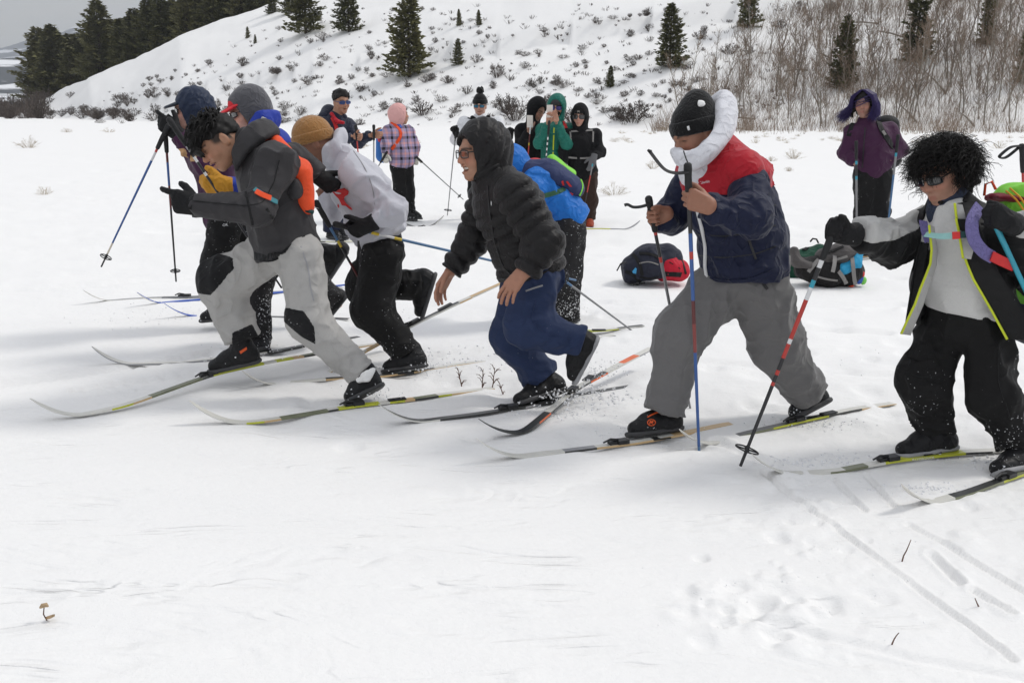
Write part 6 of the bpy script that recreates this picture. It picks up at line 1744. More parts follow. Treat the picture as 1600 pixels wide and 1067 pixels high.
# navy puffer with sunglasses
def p_navypuffer():
    P = person("smiling person in navy puffer and blue sunglasses holding two poles, behind the tan beanie", 11.4, dict(
        head=(533, 160), neck=(524, 184), chest=(522, 208), waist=(520, 248), pel=(521, 275), shN=(502, 196, -.1), shF=(543, 196, .08),
        elN=(522, 232, -.30), wrN=(550, 214, -.36), elF=(560, 222, -.05), wrF=(578, 212, -.2), hipN=(514, 284, -.02), hipF=(528, 284, .02),
        knN=(514, 325, -.06), ankN=(516, 360, 0), knF=(528, 325, -.02), ankF=(526, 358, .05)), (.58, -.80, -.08), (-.05, 0, 1), (.37, .20, .13), K_NAVYJ, cloth("navy_ski_trousers", (.016, .020, .045), .8), quilt=(.07, .010),
        kw=dict(smile=1), boots=[((518, 362, 0), (510, 372, 0), (534, 376, -.1)), ((528, 360, .05), (520, 370, .05), (544, 373, -.05))],
        hands=[(at(553, 213, 11.02), im(.9, .1, -.3), (0, 0, 1), True, FIST), (at(581, 211, 11.2), im(.9, 0, -.3), (0, 0, 1), False, FIST)])
    R = P.root; H = P.H; glasses(R, H, plain("blue_lens", (.03, .05, .14), .15, vary=.2), plain("blue_frame", (.03, .06, .22), .4), "sunglasses", 1.1, 1.1)
    hs = Solid(); hs.add(ell(H.p(-.012, 0, .062), H.r(.112, .092, .090), H.R)); hs.cut(half(H.p(0, 0, .03), H.dirv(.45, 0, -1))); hs.noise(.035, 26); hs.obj("hair", K_HAIR, R, .008)
    hd = Solid(); hd.add(chain([P.at(506, 184, .0), P.at(514, 176, .12), P.at(536, 184, .05)], [.07, .085, .05])); hd.obj("hood", K_NAVYJ, R, .012)
    hd = Solid(); hd.add(chain([P.at(518, 178, -.08), P.at(526, 190, -.14), P.at(536, 192, -.12)], [.022, .022, .02])); hd.obj("hood_lining", K_RED, R, .009)
    o = tag(empty("backpack", P.at(500, 240, .12)), "mint pack with red straps on the navy puffer", "backpack")
    z = Solid(); z.add(chain([P.at(501, 196, .16), P.at(501, 235, .18)], [(.12, .09)] * 2, side=P.side)); z.obj("bag", plain("mint_cloth", (.42, .66, .60), .7), o, .012)
    trim("shoulder_strap", P.jb, [(519, 184), (524, 194), (527, 206), (526, 222)], .022, K_REDW, o, .008)
p_navypuffer()
# pink hood and plaid jacket
def p_plaid():
    P = person("person in pink hood and plaid jacket facing right, seen from behind", 13.3, dict(
        head=(624, 180), neck=(618, 196), chest=(622, 214), waist=(626, 238), pel=(628, 250), shN=(608, 206, -.12), shF=(638, 206, .12),
        elN=(603, 226, -.2), wrN=(602, 240, -.2), elF=(648, 230, .1), wrF=(648, 244, .1), hipN=(622, 256, -.04), hipF=(634, 256, .04),
        knN=(626, 298, -.02), ankN=(632, 334, 0), knF=(636, 298, .04), ankF=(640, 334, .05)), (.93, .30, .05), (0, 0, 1), (.42, .22, .15), K_PLAID, K_BLACK, jr=((.19, .15), (.185, .145), (.185, .14), (.09, .08)),
        boots=[((634, 334, 0), (628, 344, 0), (652, 345, -.05)), ((642, 334, .05), (636, 342, .05), (660, 343, .0))])
    R = P.root; H = P.H; hood(R, H, K_PINK, P.at(617, 198), h=.010, open_f=.11, opening=(.08, .075, .115), rad=(.132, .112, .132), collar=.085)
    hs = Solid(); hs.add(ell(H.p(.02, 0, .05), H.r(.092, .080, .075), H.R)); hs.cut(half(H.p(.05, 0, .035), H.dirv(.5, 0, -.9))); hs.noise(.02, 28); hs.obj("hair", K_HAIR, R, .009)
    glove(P, "glove", cloth("white_glove", (.6, .58, .52), .8), P["wrN"], im(0, 1), im(.9, 0), True, FIST, h=.010)
    glove(P, "glove", cloth("white_glove", (.6, .58, .52), .8), P["wrF"], im(0, 1), im(.9, 0), False, FIST, h=.010)
    o = tag(empty("backpack", P.at(604, 252, .0)), "blue and red pack with orange straps on the plaid jacket", "backpack")
    z = Solid(); z.add(chain([P.at(598, 210, .05), P.at(600, 244, .05)], [(.10, .07), (.12, .09)], side=P.side)); z.obj("bag", plain("blue_pack", (.03, .14, .42), .7), o, .012)
    l = Solid(); l.add(ell(P.at(594, 216, .02), (.04, .08, .09))); l.obj("pocket", plain("red_pack", (.5, .04, .06), .7), o, .012)
    trim("shoulder_strap", P.jb, [(612, 192), (622, 200), (628, 206), (628, 212), (620, 222), (612, 234)], .020, K_ORANGE, o, .010)
    trim("shoulder_strap", P.jb, [(614, 188), (622, 194), (627, 200)], .02, K_BLUEW, o, .012)
p_plaid()
# white puffer and bobble hat
def p_white():
    P = person("person in white puffer and black bobble hat with mirrored sunglasses", 13.5, dict(
        head=(750, 166), neck=(750, 185), chest=(751, 203), waist=(752, 236), pel=(752, 256), shN=(725, 193, -.02), shF=(777, 193, .02),
        elN=(712, 218, -.12), wrN=(713, 209, -.3), elF=(792, 218, -.08), wrF=(797, 212, -.25), hipN=(744, 264, 0), hipF=(760, 264, 0),
        knN=(742, 300, -.05), ankN=(742, 332, 0), knF=(760, 300, -.05), ankF=(762, 332, 0)), (-.10, -.97, -.05), (0, 0, 1), (.47, .27, .20), K_WHITEP, K_BLACK, quilt=(.085, .012),
        boots=[((742, 332, 0), (744, 342, .05), (738, 346, -.22)), ((762, 332, 0), (762, 342, .05), (766, 346, -.22))], kw=dict(smile=1))
    R = P.root; H = P.H
    b, bc, up = beanie(R, H, K_KNITB, brim=.028, cuff=.06, tall=.125, h=.009, ribs=40)
    pm = Solid(); pm.add(ball(H.p(-.02, 0, .20), .05)); pm.noise(.03, 50); pm.obj("bobble", K_KNITB, b, .008)
    glasses(R, H, M_LENSBLUE, M_FRAME, "sunglasses", 1.1, 1.2, .002)
    c = Solid(); c.add(chain([P.at(738, 184, -.10), P.at(744, 189, -.14), P.at(756, 189, -.14), P.at(763, 183, -.1)], [.030, .026, .026, .030])); c.obj("collar", K_BLACKF, R, .010)
    trim("zip", P.jb, [(750, 190), (750, 215), (751, 240)], .008, M_BLACKPL, P.jacket, .006)
    trim("pack_strap", P.jb, [(733, 185), (731, 195), (728, 207)], .022, K_SOFTB, P.jacket, .008); trim("pack_strap", P.jb, [(765, 185), (767, 195), (768, 207)], .022, K_TEAL, P.jacket, .008)
    glove(P, "glove", K_GLOVE, P["wrN"], im(-.4, -.9, -.3), im(.9, 0, -.2), False, FIST, h=.009); glove(P, "glove", K_GLOVE, P["wrF"], im(.1, -.9, -.3), im(-.9, 0, -.2), True, FIST, h=.009)
p_white()
M_PHONE = plain("phone_case", (.74, .68, .62), .35, vary=.05)
def phone(label, c, u, f):
    c = np.asarray(c); o = tag(empty("phone", c), label, "phone"); ax, s, g = frame(u, f); R = np.array([g, s, ax]); m = MB(); m.box((0, 0, 0), (.074, .009, .150), R)
    b = obj("case", m.mesh("case", [M_PHONE], smooth=False), o); m = MB(); m.box(g * .02 + ax * .055 - s * .005, (.022, .004, .022), R); obj("camera_bump", m.mesh("camera_bump", [M_BLACKPL], smooth=False), b)
# black hood looking down
def p_blackhood():
    P = person("person in black hood with face turned down, left of the green puffer", 13.1, dict(
        head=(839, 172), neck=(832, 192), chest=(830, 212), waist=(831, 240), pel=(832, 258), shN=(814, 204, -.06), shF=(846, 204, .06),
        elN=(813, 232, -.12), wrN=(826, 206, -.30), elF=(850, 230, -.05), wrF=(842, 208, -.28), hipN=(826, 266, 0), hipF=(838, 266, 0),
        knN=(826, 304, -.05), ankN=(826, 336, 0), knF=(840, 304, -.05), ankF=(841, 336, 0)), (.62, -.62, -.48), (.25, -.1, .95), (.36, .20, .14), K_BLACKF, cloth("slate_trousers", (.06, .058, .062), .85),
        boots=[((826, 336, 0), (826, 346, .05), (828, 350, -.22)), ((841, 336, 0), (841, 346, .05), (845, 350, -.22))], hands=[(at(827, 203, 12.8), im(.1, -.9, -.2), im(.9, 0, .2), True, (.6, .8, .5))])
    hood(P.root, P.H, K_BLACKF, P.at(832, 194), h=.010, rad=(.135, .118, .150))
    phone("phone in a pale case held by the person in the black hood", P.at(828, 190, -.34), (0, .1, 1), (.2, -.95, 0))
p_blackhood()
def p_green():
    P = person("person in green hooded puffer and goggles taking a picture with a phone", 12.8, dict(
        head=(870, 168), neck=(870, 190), chest=(868, 210), waist=(866, 236), pel=(864, 252), shN=(848, 204, -.04), shF=(890, 204, .04),
        elN=(842, 224, -.2), wrN=(856, 194, -.36), elF=(886, 226, -.2), wrF=(870, 194, -.36), hipN=(857, 262, 0), hipF=(872, 262, 0),
        knN=(857, 304, -.05), ankN=(857, 338, 0), knF=(872, 304, -.05), ankF=(873, 338, 0)), (-.18, -.96, -.12), (0, 0, 1), (.45, .25, .17), K_GREEN, cloth("slate_trousers", (.06, .058, .062), .85), quilt=(.052, .012),
        boots=[((857, 338, 0), (857, 348, .05), (858, 352, -.22)), ((873, 338, 0), (873, 348, .05), (876, 352, -.22))],
        hands=[(at(857, 192, 12.42), im(.15, -.95, -.2), im(.9, 0, -.3), False, (.5, .8, .5)), (at(870, 190, 12.42), im(-.35, -.9, -.2), im(-.9, 0, -.3), True, (.5, .8, .5))])
    R = P.root; H = P.H; hood(R, H, K_GREEN, P.at(870, 194), h=.009, rad=(.138, .122, .148), opening=(.09, .085, .115))
    hl = Solid(); hl.add(ell(H.p(-.002, 0, .05), H.r(.112, .096, .085), H.R)); hl.cut(half(H.p(0, 0, .022), H.dirv(0, 0, -1))); hl.obj("helmet", M_BLACKPL, R, .009)
    glasses(R, H, plain("goggle_lens", (.05, .04, .16), .12, metal=.5, vary=.4, scale=40), M_FRAME, "goggles", 1.2, 1.5)
    m = Solid(); m.add(ell(H.p(.065, 0, -.055), H.r(.045, .055, .05), H.R)); m.obj("face_mask", K_BLACKF, R, .009)
    trim("zip", P.jb, [(866, 200), (865, 220), (864, 245)], .008, K_YELLOW, P.jacket, .006)
    trim("pack_strap", P.jb, [(880, 190), (884, 198), (886, 206)], .022, K_REDW, P.jacket, .008)
    phone("white phone held up by the person in the green puffer", P.at(859, 174, -.40), (0, .15, 1), (-.1, -.99, 0))
p_green()
def p_goggles():
    P = person("person in black hooded jacket with grey straps, goggles and brown trousers", 12.7, dict(
        head=(906, 182), neck=(907, 202), chest=(907, 220), waist=(909, 250), pel=(911, 268), shN=(886, 212, -.03), shF=(930, 212, .03),
        elN=(882, 240, -.08), wrN=(880, 256, -.16), elF=(938, 238, -.04), wrF=(928, 246, -.2), hipN=(903, 274, 0), hipF=(919, 274, 0),
        knN=(908, 312, -.04), ankN=(910, 344, 0), knF=(921, 312, -.04), ankF=(921, 344, 0)), (-.22, -.96, -.10), (0, 0, 1), (.50, .28, .21), K_BLACKF, K_BROWN, jr=((.185, .15), (.175, .14), (.185, .14), (.09, .08)), lr=[.12, .095, .085],
        boots=[((910, 345, 0), (910, 352, .05), (908, 358, -.2)), ((921, 345, 0), (921, 352, .05), (922, 358, -.2))], boot_mat=cloth("rust_boot", (.30, .05, .02), .6))
    R = P.root; H = P.H; hood(R, H, K_BLACKF, P.at(907, 204), h=.010, rad=(.132, .115, .140)); glasses(R, H, M_LENS, M_FRAME, "goggles", 1.2, 1.6)
    hb = Solid(); hb.add(ell(H.p(.0, 0, .055), H.r(.108, .086, .075), H.R)); hb.cut(half(H.p(0, 0, .036), H.dirv(0, 0, -1))); hb.obj("beanie", K_KNITB, R, .009)
    m = MB(); m.box(H.p(.104, 0, .066), (.004, .028, .026), H.R); obj("label_patch", m.mesh("label_patch", [plain("patch_tan", (.30, .27, .24), .8)], smooth=False, base=parent_base(R)), R)
    for w in ([(890, 200), (891, 212), (893, 226)], [(926, 198), (927, 210), (926, 222)], [(892, 206), (908, 205), (926, 204)], [(888, 246), (908, 248), (930, 246)]): trim("pack_strap", P.jb, w, .011, K_GREYW, P.jacket, .006)
    kg = cloth("grey_glove", (.13, .13, .135), .85)
    glove(P, "glove", kg, P["wrF"], im(-.25, .9, -.2), im(-.9, 0, -.3), True, (.3, .4, .3), h=.009); glove(P, "glove", kg, P["wrN"], im(.1, .95, -.1), im(.9, 0, -.3), False, (.4, .5, .3), h=.009)
p_goggles()
def p_plum():
    P = person("person with windblown purple hair in plum jacket and black trousers, hands in pockets", 10.0, dict(
        head=(1350, 163), neck=(1354, 190), chest=(1362, 218), waist=(1363, 246), pel=(1364, 262), shN=(1332, 208, -.02), shF=(1388, 204, .04),
        elN=(1320, 238, -.02), wrN=(1337, 256, -.14), elF=(1408, 234, .06), wrF=(1390, 250, -.08), hipN=(1352, 272, 0), hipF=(1376, 272, 0),
        knN=(1352, 332, -.03), ankN=(1350, 386, 0), knF=(1374, 332, -.03), ankF=(1370, 386, 0)), (-.48, -.86, -.06), (-.08, 0, 1), (.36, .20, .15), K_PURPLE, K_BLACK, h=.010, lr=[.125, .095, .085], jr=((.185, .15), (.175, .14), (.185, .15), (.09, .08)),
        boots=[((1350, 386, 0), (1352, 396, .04), (1342, 402, -.2)), ((1372, 386, 0), (1376, 396, .04), (1368, 401, -.2))])
    R = P.root; H = P.H; km = plain("purple_hair", (.030, .018, .095), .5, vary=.5, scale=30); kd = K_HAIR
    hs = Solid(); hs.add(ell(H.p(-.018, 0, .045), H.r(.112, .096, .098), H.R))
    for s_ in (-1, 1): hs.add(chain([H.p(.0, s_ * .075, .05), H.p(.01, s_ * .098, -.03), H.p(.0, s_ * .112, -.11)], [(.040, .022), (.045, .022), (.03, .012)], side=H.F), .03)
    hs.add(ell(H.p(-.07, 0, -.05), H.r(.05, .09, .10), H.R), .03); hs.sub(ell(H.p(.115, 0, -.035), H.r(.075, .058, .10), H.R), .01); hs.noise(.03, 30); hair = hs.obj("hair", K_HAIR, R, .007)
    r = random.Random(8); cv = []
    for _ in range(1900):
        sd = r.choice((-1, 1)); t0 = r.uniform(.1, 1); f0 = r.uniform(-.10, .085)
        p0 = H.p(f0 * .9, sd * .03 * r.random(), .14); p1 = H.p(f0 + .01, sd * (.084 + .022 * r.random()), .07 + r.uniform(-.02, .02)); p2 = H.p(f0 + r.uniform(-.01, .02), sd * (.095 + .045 * r.random()), -.03 + r.uniform(-.03, .03))
        L = r.uniform(.05, .13); bl = np.array([-.55 if sd < 0 else -.05, -.1, -.8]) + np.array([r.uniform(-.35, .25), r.uniform(-.2, .2), r.uniform(-.2, .3)])
        p3 = p2 + bl * L * .6; p4 = p3 + (bl + np.array([-.25, 0, .1])) * L * .6
        cv.append([p0, p1, p2, p3, p4])
    for _ in range(12):    # strands across the face
        u = r.uniform(-.0, .07); cv.append([H.p(.05, .085, u + .03), H.p(.112, .03, u + .01), H.p(.114, -.02, u - .01), H.p(.07, -.10, u - .035), H.p(.03, -.15, u - .06)])
    strands("strands", cv, .0024, km, hair)
    trim("zip", P.jb, [(1352, 200), (1350, 225), (1348, 262)], .005, M_BLACKPL, P.jacket, .004)
    o = tag(empty("backpack", P.at(1392, 250, .2)), "black pack on the plum jacket of the purple haired person", "backpack")
    z = Solid(); z.add(chain([P.at(1384, 196, .2), P.at(1388, 250, .2)], [(.14, .10)] * 2, side=P.side)); z.obj("bag", K_SOFTB, o, .014)
    trim("shoulder_strap", P.jb, [(1370, 180), (1373, 195), (1380, 210), (1390, 222), (1395, 232)], .030, K_SOFTB, o, .012); trim("shoulder_strap", P.jb, [(1335, 188), (1330, 200), (1326, 212)], .022, K_SOFTB, o, .010)
    trim("buckle", P.jb, [(1378, 206), (1382, 212)], .014, K_GREYW, o, .020)
p_plum()

# ================================================================== poles
C_BLUE = plain("pole_blue", (.035, .10, .30), .35, vary=.1, spec=.5); C_BLK = plain("pole_black", (.02, .02, .022), .35, vary=.1, spec=.5); C_RED = plain("pole_red", (.45, .04, .03), .35, vary=.1, spec=.5)
C_WHT = plain("pole_white", (.68, .68, .68), .35, vary=.1); C_TEAL = plain("pole_teal", (.03, .30, .40), .35, vary=.1, spec=.5); C_YEL = plain("pole_yellow", (.62, .45, .04), .4, vary=.1); C_GRY = plain("pole_grey", (.25, .25, .255), .4, metal=.5, vary=.1)
C_RUST = plain('pole_rust', (.24, .055, .05), .4, vary=.15); C_BLUE2 = plain("pole_steel_blue", (.07, .16, .30), .35, vary=.1, spec=.5); C_MAR = plain("pole_maroon", (.12, .03, .03), .4, vary=.1)
(a0, a1), (b0, b1) = POLE_NAVY
pole("blue and red pole upright in the near fist of the navy and red jacket", a0, a1, [(.20, C_BLK), (.06, C_BLUE), (.025, C_RED), (.14, C_BLUE), (.08, C_MAR), (.10, C_RUST), (.34, C_BLUE), (.055, C_BLUE2)], basket=False, r=.0095,
     strap=[a0 + [0, -.02, .0], a0 + [-.05, -.02, -.005], a0 + [-.10, -.02, .012], a0 + [-.155, -.02, .075], a0 + [-.160, -.02, .085]])
pole("black pole with red rings in the far fist of the navy and red jacket", b0, b1, [(.12, C_BLK), (.02, C_RED), (.10, C_BLK), (.025, C_RED), (.735, C_GRY)], basket=False,
     strap=[b0 + [0, -.02, .0], b0 + [-.04, -.02, -.012], b0 + [-.075, -.02, -.014], b0 + [-.10, -.02, -.003], b0 + [-.115, -.02, -.006]])
(a0, a1), (b0, b1) = POLE_CURLY
pole("black and red pole with turquoise bands in the outstretched glove of the curly haired person", a0, a1, [(.05, C_BLK), (.03, C_TEAL), (.06, C_BLK), (.03, C_WHT), (.05, C_BLK), (.03, C_TEAL), (.05, C_WHT), (.16, C_RED), (.02, C_WHT), (.06, C_RED), (.05, C_BLK), (.02, C_RED), (.03, C_BLK), (.015, C_RED), (.345, C_BLK)], basket_r=.048, r=.0105)
pole("turquoise pole at the shoulder of the curly haired person", b0, at(1690, 640, 3.8), [(.5, C_TEAL), (.5, C_BLUE)], r=.0115, grip=False, basket=False)
pole("blue pole held out behind the pale grey hoodie, white basket at its end", at(530, 352, 5.32), at(900, 438, 5.95), [(.12, C_BLUE2), (.03, C_YEL), (.06, C_WHT), (.03, C_YEL), (.76, C_BLUE2)], basket_r=.035, r=.009)
pole("blue and yellow banded pole hanging by a white strap behind the orange pack", at(497, 322, 5.38), at(606, 515, 5.72), [(.08, C_YEL), (.18, C_BLUE2), (.05, C_YEL), (.12, C_BLK), (.57, C_MAR)], basket=False,
     strap=[at(496, 325, 5.36), at(484, 322, 5.3), at(472, 314, 5.3), at(468, 306, 5.3)], strap_mat=K_WHITEW)
pole("plain grey pole sticking out to the right of the dusted black trousers", at(868, 428, 6.5), at(992, 520, 6.55), [(.2, C_BLUE2), (.8, C_GRY)], basket=False, grip=False)
pole("blue pole angled down and left from the plum sleeve, wide basket", at(260, 202, 6.28), at(158, 417, 6.35), [(.12, C_WHT), (.04, C_RED), (.06, C_WHT), (.60, C_BLUE), (.08, plain("pole_cream", (.62, .56, .46), .5)), (.10, C_BLK)], basket_r=.035)
pole("dark red and blue pole hanging straight down from the plum sleeve", at(258, 204, 6.32), at(275, 440, 6.5), [(.2, C_MAR), (.15, C_BLUE), (.15, C_MAR), (.5, C_BLK)], basket_r=.030)
pole("black pole with white marks slanting through the gold glove", at(268, 193, 5.50), at(440, 450, 5.75), [(.05, C_BLK), (.04, C_WHT), (.03, C_BLK), (.04, C_WHT), (.03, C_BLK), (.03, C_WHT), (.06, C_BLK), (.02, C_WHT), (.70, C_BLK)], basket=False, grip=True)
pole("nearer pole in the bare hand of the navy puffer", at(556, 200, 10.98), at(571, 372, 11.2), [(.25, C_RED), (.75, C_GRY)])
pole("farther pole in the bare hand of the navy puffer", at(584, 200, 11.15), at(584, 374, 11.4), [(1, C_GRY)])
pole("steel pole slanting left from the white glove of the plaid jacket", at(603, 240, 13.05), at(560, 312, 13.0), [(.3, C_GRY), (.7, C_TEAL)])
pole("steel pole trailing right behind the plaid jacket", at(648, 243, 13.35), at(724, 312, 13.6), [(1, C_GRY)])
pole("left pole of the white puffer, planted in the snow", at(713, 200, 13.16), at(699, 337, 13.3), [(.15, C_BLK), (.85, C_GRY)], basket_r=.05, grip_mat=M_GRIP)
pole("right pole of the white puffer", at(797, 203, 13.22), at(800, 336, 13.3), [(.1, C_BLK), (.9, C_BLUE2)])
pole("red and yellow pole under the hand of the black hood", at(829, 196, 12.72), at(818, 330, 12.8), [(.1, C_WHT), (.1, C_MAR), (.03, C_YEL), (.77, C_RED)], grip=False)
pole("black pole with white rings hanging from the hands of the green puffer", at(858, 193, 12.3), at(846, 330, 12.5), [(.15, C_BLK)] + [(.03, C_WHT), (.03, C_BLK)] * 7 + [(.43, C_GRY)])
pole("red pole under the grey glove of the person in goggles", at(926, 256, 12.42), at(909, 345, 12.4), [(.05, C_TEAL), (.15, C_GRY), (.3, C_RED), (.5, C_BLK)], grip=False)
pole("left pole of the purple haired person", at(1338, 226, 9.55), at(1339, 404, 9.6), r=.012, mats= [(.14, C_BLK), (.03, C_TEAL), (.10, C_BLK), (.03, C_TEAL), (.70, C_GRY)])
pole("right pole of the purple haired person, blue shaft", at(1403, 216, 9.65), at(1382, 402, 9.7), r=.012, mats= [(.12, C_BLK), (.03, C_TEAL), (.15, C_GRY), (.7, C_BLUE2)])
pole("pole with a loop strap at the right edge of the picture", at(1597, 234, 6.0), at(1606, 480, 6.1), [(.14, C_BLK), (.4, C_RED), (.46, C_WHT)], strap=[at(1596, 228, 5.98), at(1580, 230, 5.98), at(1566, 240, 5.98), at(1562, 246, 5.98), at(1572, 246, 5.98), at(1588, 234, 5.98), at(1596, 226, 5.98)])

# ================================================================== skis
S_LIME = plain("ski_lime", (.50, .52, .04), .3, vary=.15, spec=.5); S_BLK = plain("ski_black", (.045, .046, .044), .3, vary=.2, spec=.5); S_OLV = plain("ski_olive", (.18, .19, .12), .35, vary=.3); S_WHT = plain("ski_white", (.66, .65, .60), .35, vary=.1)
S_TAN = plain("ski_tan", (.60, .42, .22), .4, vary=.15); S_BLUE = plain("ski_blue", (.05, .12, .50), .3, vary=.1); S_ORG = plain("ski_orange", (.75, .14, .03), .35, vary=.1); S_GRY = plain("ski_grey", (.30, .30, .31), .35, vary=.15)
LIME = [(.16, S_WHT, S_WHT), (.05, S_WHT, S_LIME), (.05, S_WHT, S_TAN), (.16, S_OLV, S_OLV), (.03, S_WHT, S_BLK), (.14, S_LIME, S_LIME), (.02, S_WHT, S_WHT), (.06, S_LIME, S_LIME), (.03, S_TAN, S_TAN), (.08, S_OLV, S_BLK), (.05, S_WHT, S_LIME), (.17, S_WHT, S_TAN)]
ski("lime and black ski lifting under the front boot of the charcoal jacket", [at(50, 656, 4.52), at(120, 651, 4.575), at(190, 637, 4.69), at(330, 587, 5.15), at(420, 567, 5.30), at(610, 534, 5.92)], LIME, bind=.46)
ski("lime and white ski under the rear boot of the charcoal jacket", [gp(298, 660, .01), gp(400, 661, .004), gp(530, 640, .006), gp(650, 626, .004), gp(770, 609, -.012)], LIME, bind=.52)
ski("black topped white ski under the front boot of the pale grey hoodie", [gp(380, 612), gp(430, 607, -.03), gp(520, 597, -.02), gp(600, 588, .006), gp(700, 577, -.02), gp(790, 566, -.03)], [(.3, S_WHT, S_WHT), (.4, S_BLK, S_TAN), (.3, S_WHT, S_TAN)], bind=.45)
ski("tan ski with its tail kicked up behind the pale grey hoodie", [at(500, 590, 5.42), at(560, 556, 5.55), at(655, 504, 5.70), at(700, 482, 5.78), at(786, 442, 5.95)], [(.25, S_WHT, S_TAN), (.2, S_TAN, S_TAN), (.3, S_BLK, S_WHT), (.06, S_WHT, S_TAN), (.19, S_TAN, S_WHT)], bind=.52, curl=False)
ski("dark ski sunk in the snow under the front boot of the black puffer", [gp(592, 668), gp(660, 664, -.014), gp(740, 652, .0), gp(806, 640, .012), gp(900, 625, -.02), gp(990, 612, -.03)], [(.2, S_BLK, S_WHT), (.3, S_BLK, S_BLK), (.5, S_BLK, S_GRY)], bind=.46, base_mat=S_BLK)
ski("dark ski with orange marks under the rear boot of the black puffer", [gp(748, 690), gp(820, 676, .01), at(904, 606, 4.92), at(1018, 544, 5.5)], [(.22, S_BLK, S_BLK), (.08, S_BLK, S_ORG), (.3, S_WHT, S_BLK), (.1, S_BLK, S_ORG), (.1, S_WHT, S_WHT), (.1, S_ORG, S_WHT), (.1, S_WHT, S_GRY)], bind=.5, base_mat=S_BLK)
ski("pale tan ski under the front boot of the grey trousers", [gp(744, 726), gp(810, 720, -.012), gp(880, 708, -.002), gp(985, 688, .012), gp(1080, 676, .0), gp(1150, 668, -.02)], [(.3, S_WHT, S_WHT), (.12, S_GRY, S_BLK), (.3, S_WHT, S_TAN), (.28, S_TAN, S_TAN)], bind=.52)
ski("lime and black ski under the rear boot of the grey trousers", [gp(1060, 706, -.01), gp(1120, 696, -.03), gp(1180, 680, -.006), gp(1240, 663, .012), gp(1320, 648, .004), gp(1395, 632, -.012)], [(.2, S_WHT, S_WHT), (.18, S_BLK, S_OLV), (.12, S_BLK, S_LIME), (.14, S_BLK, S_LIME), (.16, S_WHT, S_BLK), (.2, S_WHT, S_TAN)], bind=.5)
ski("lime lettered ski under the front boot of the curly haired person", [gp(1172, 754, -.005), gp(1240, 752, -.03), gp(1300, 744, -.004), gp(1400, 722, .014), gp(1500, 710, .016), gp(1600, 702, .010)], [(.26, S_WHT, S_WHT), (.06, S_WHT, S_OLV), (.08, S_OLV, S_OLV), (.06, S_WHT, S_WHT), (.30, S_LIME, S_LIME), (.10, S_WHT, S_BLK), (.14, S_WHT, S_WHT)], bind=.50, letters=("ROSSIGNOL", .575, .66, .011, M_WHITEPR))
ski("olive and black ski under the rear boot of the curly haired person", [gp(1404, 806, -.008), gp(1460, 797, -.03), gp(1510, 778, -.004), gp(1560, 756, .012), gp(1680, 712, .010)], [(.25, S_WHT, S_WHT), (.25, S_BLK, S_OLV), (.5, S_OLV, S_LIME)], bind=.55)
ski("white ski under the leading boot of the plum jacket at the left", [gp(146, 572), gp(260, 572, -.004), gp(380, 562, .004), gp(560, 532, -.02)], [(.6, S_WHT, S_GRY), (.4, S_BLK, S_BLK)], bind=.5)
ski("thin blue ski in the snow, nearest of the blue tips at the left", [gp(258, 500), gp(300, 501, -.025), gp(430, 501, -.025), gp(545, 500, .01)], [(.5, S_BLUE, S_BLUE), (.5, S_BLK, S_GRY)])
ski("thin blue grey ski, leftmost of the ski tips at the left", [gp(132, 476), gp(180, 474, -.025), gp(240, 470, -.02), gp(310, 465, .012), gp(470, 455, -.01)], [(.35, S_GRY, S_WHT), (.65, S_BLK, S_GRY)], bind=.48)
ski("thin blue ski, middle of the ski tips at the left", [gp(216, 482), gp(260, 479, -.025), gp(300, 474, -.01), gp(380, 464, .01), gp(470, 455, -.02), gp(560, 438, .04)], [(1, S_BLUE, S_BLUE)])
ski("yellow ski behind the blue trousers of the black puffer", [gp(790, 545, -.12), gp(860, 522, -.01), gp(920, 515, .012), gp(1005, 508, .006)], [(.6, S_LIME, S_LIME), (.2, S_WHT, S_LIME), (.2, S_BLK, S_WHT)], bind=.45)
ski("pale ski partly buried beside the yellow ski behind the puffer", [gp(800, 558, -.12), gp(880, 536, -.02), gp(960, 524, .0)], [(1, S_WHT, S_GRY)])
ski("greenish ski under the navy puffer", [gp(590, 378), gp(530, 377, .01), gp(462, 374, .01)], [(1, S_LIME, S_WHT)], bind=.45)
ski("ski under the plaid jacket", [gp(694, 352), gp(650, 347, .01), gp(612, 344, .01)], [(1, S_BLK, S_GRY)], bind=.45)
ski("left ski of the white puffer", [gp(728, 362), gp(738, 348, .01), gp(746, 336, .01)], [(1, S_BLK, S_GRY)])
ski("yellow ski pointing right from the rust coloured boots", [gp(1000, 358), gp(950, 359, .012), gp(900, 359, .012)], [(.5, S_GRY, S_GRY), (.5, S_LIME, S_LIME)])
ski("left ski of the purple haired person", [gp(1290, 410), gp(1342, 404, .012), gp(1400, 397, .01)], [(1, S_GRY, S_TAN)], bind=.5)
ski("right ski of the purple haired person", [gp(1312, 414), gp(1368, 403, .012), gp(1430, 394, .01)], [(1, S_GRY, S_WHT)], bind=.5)

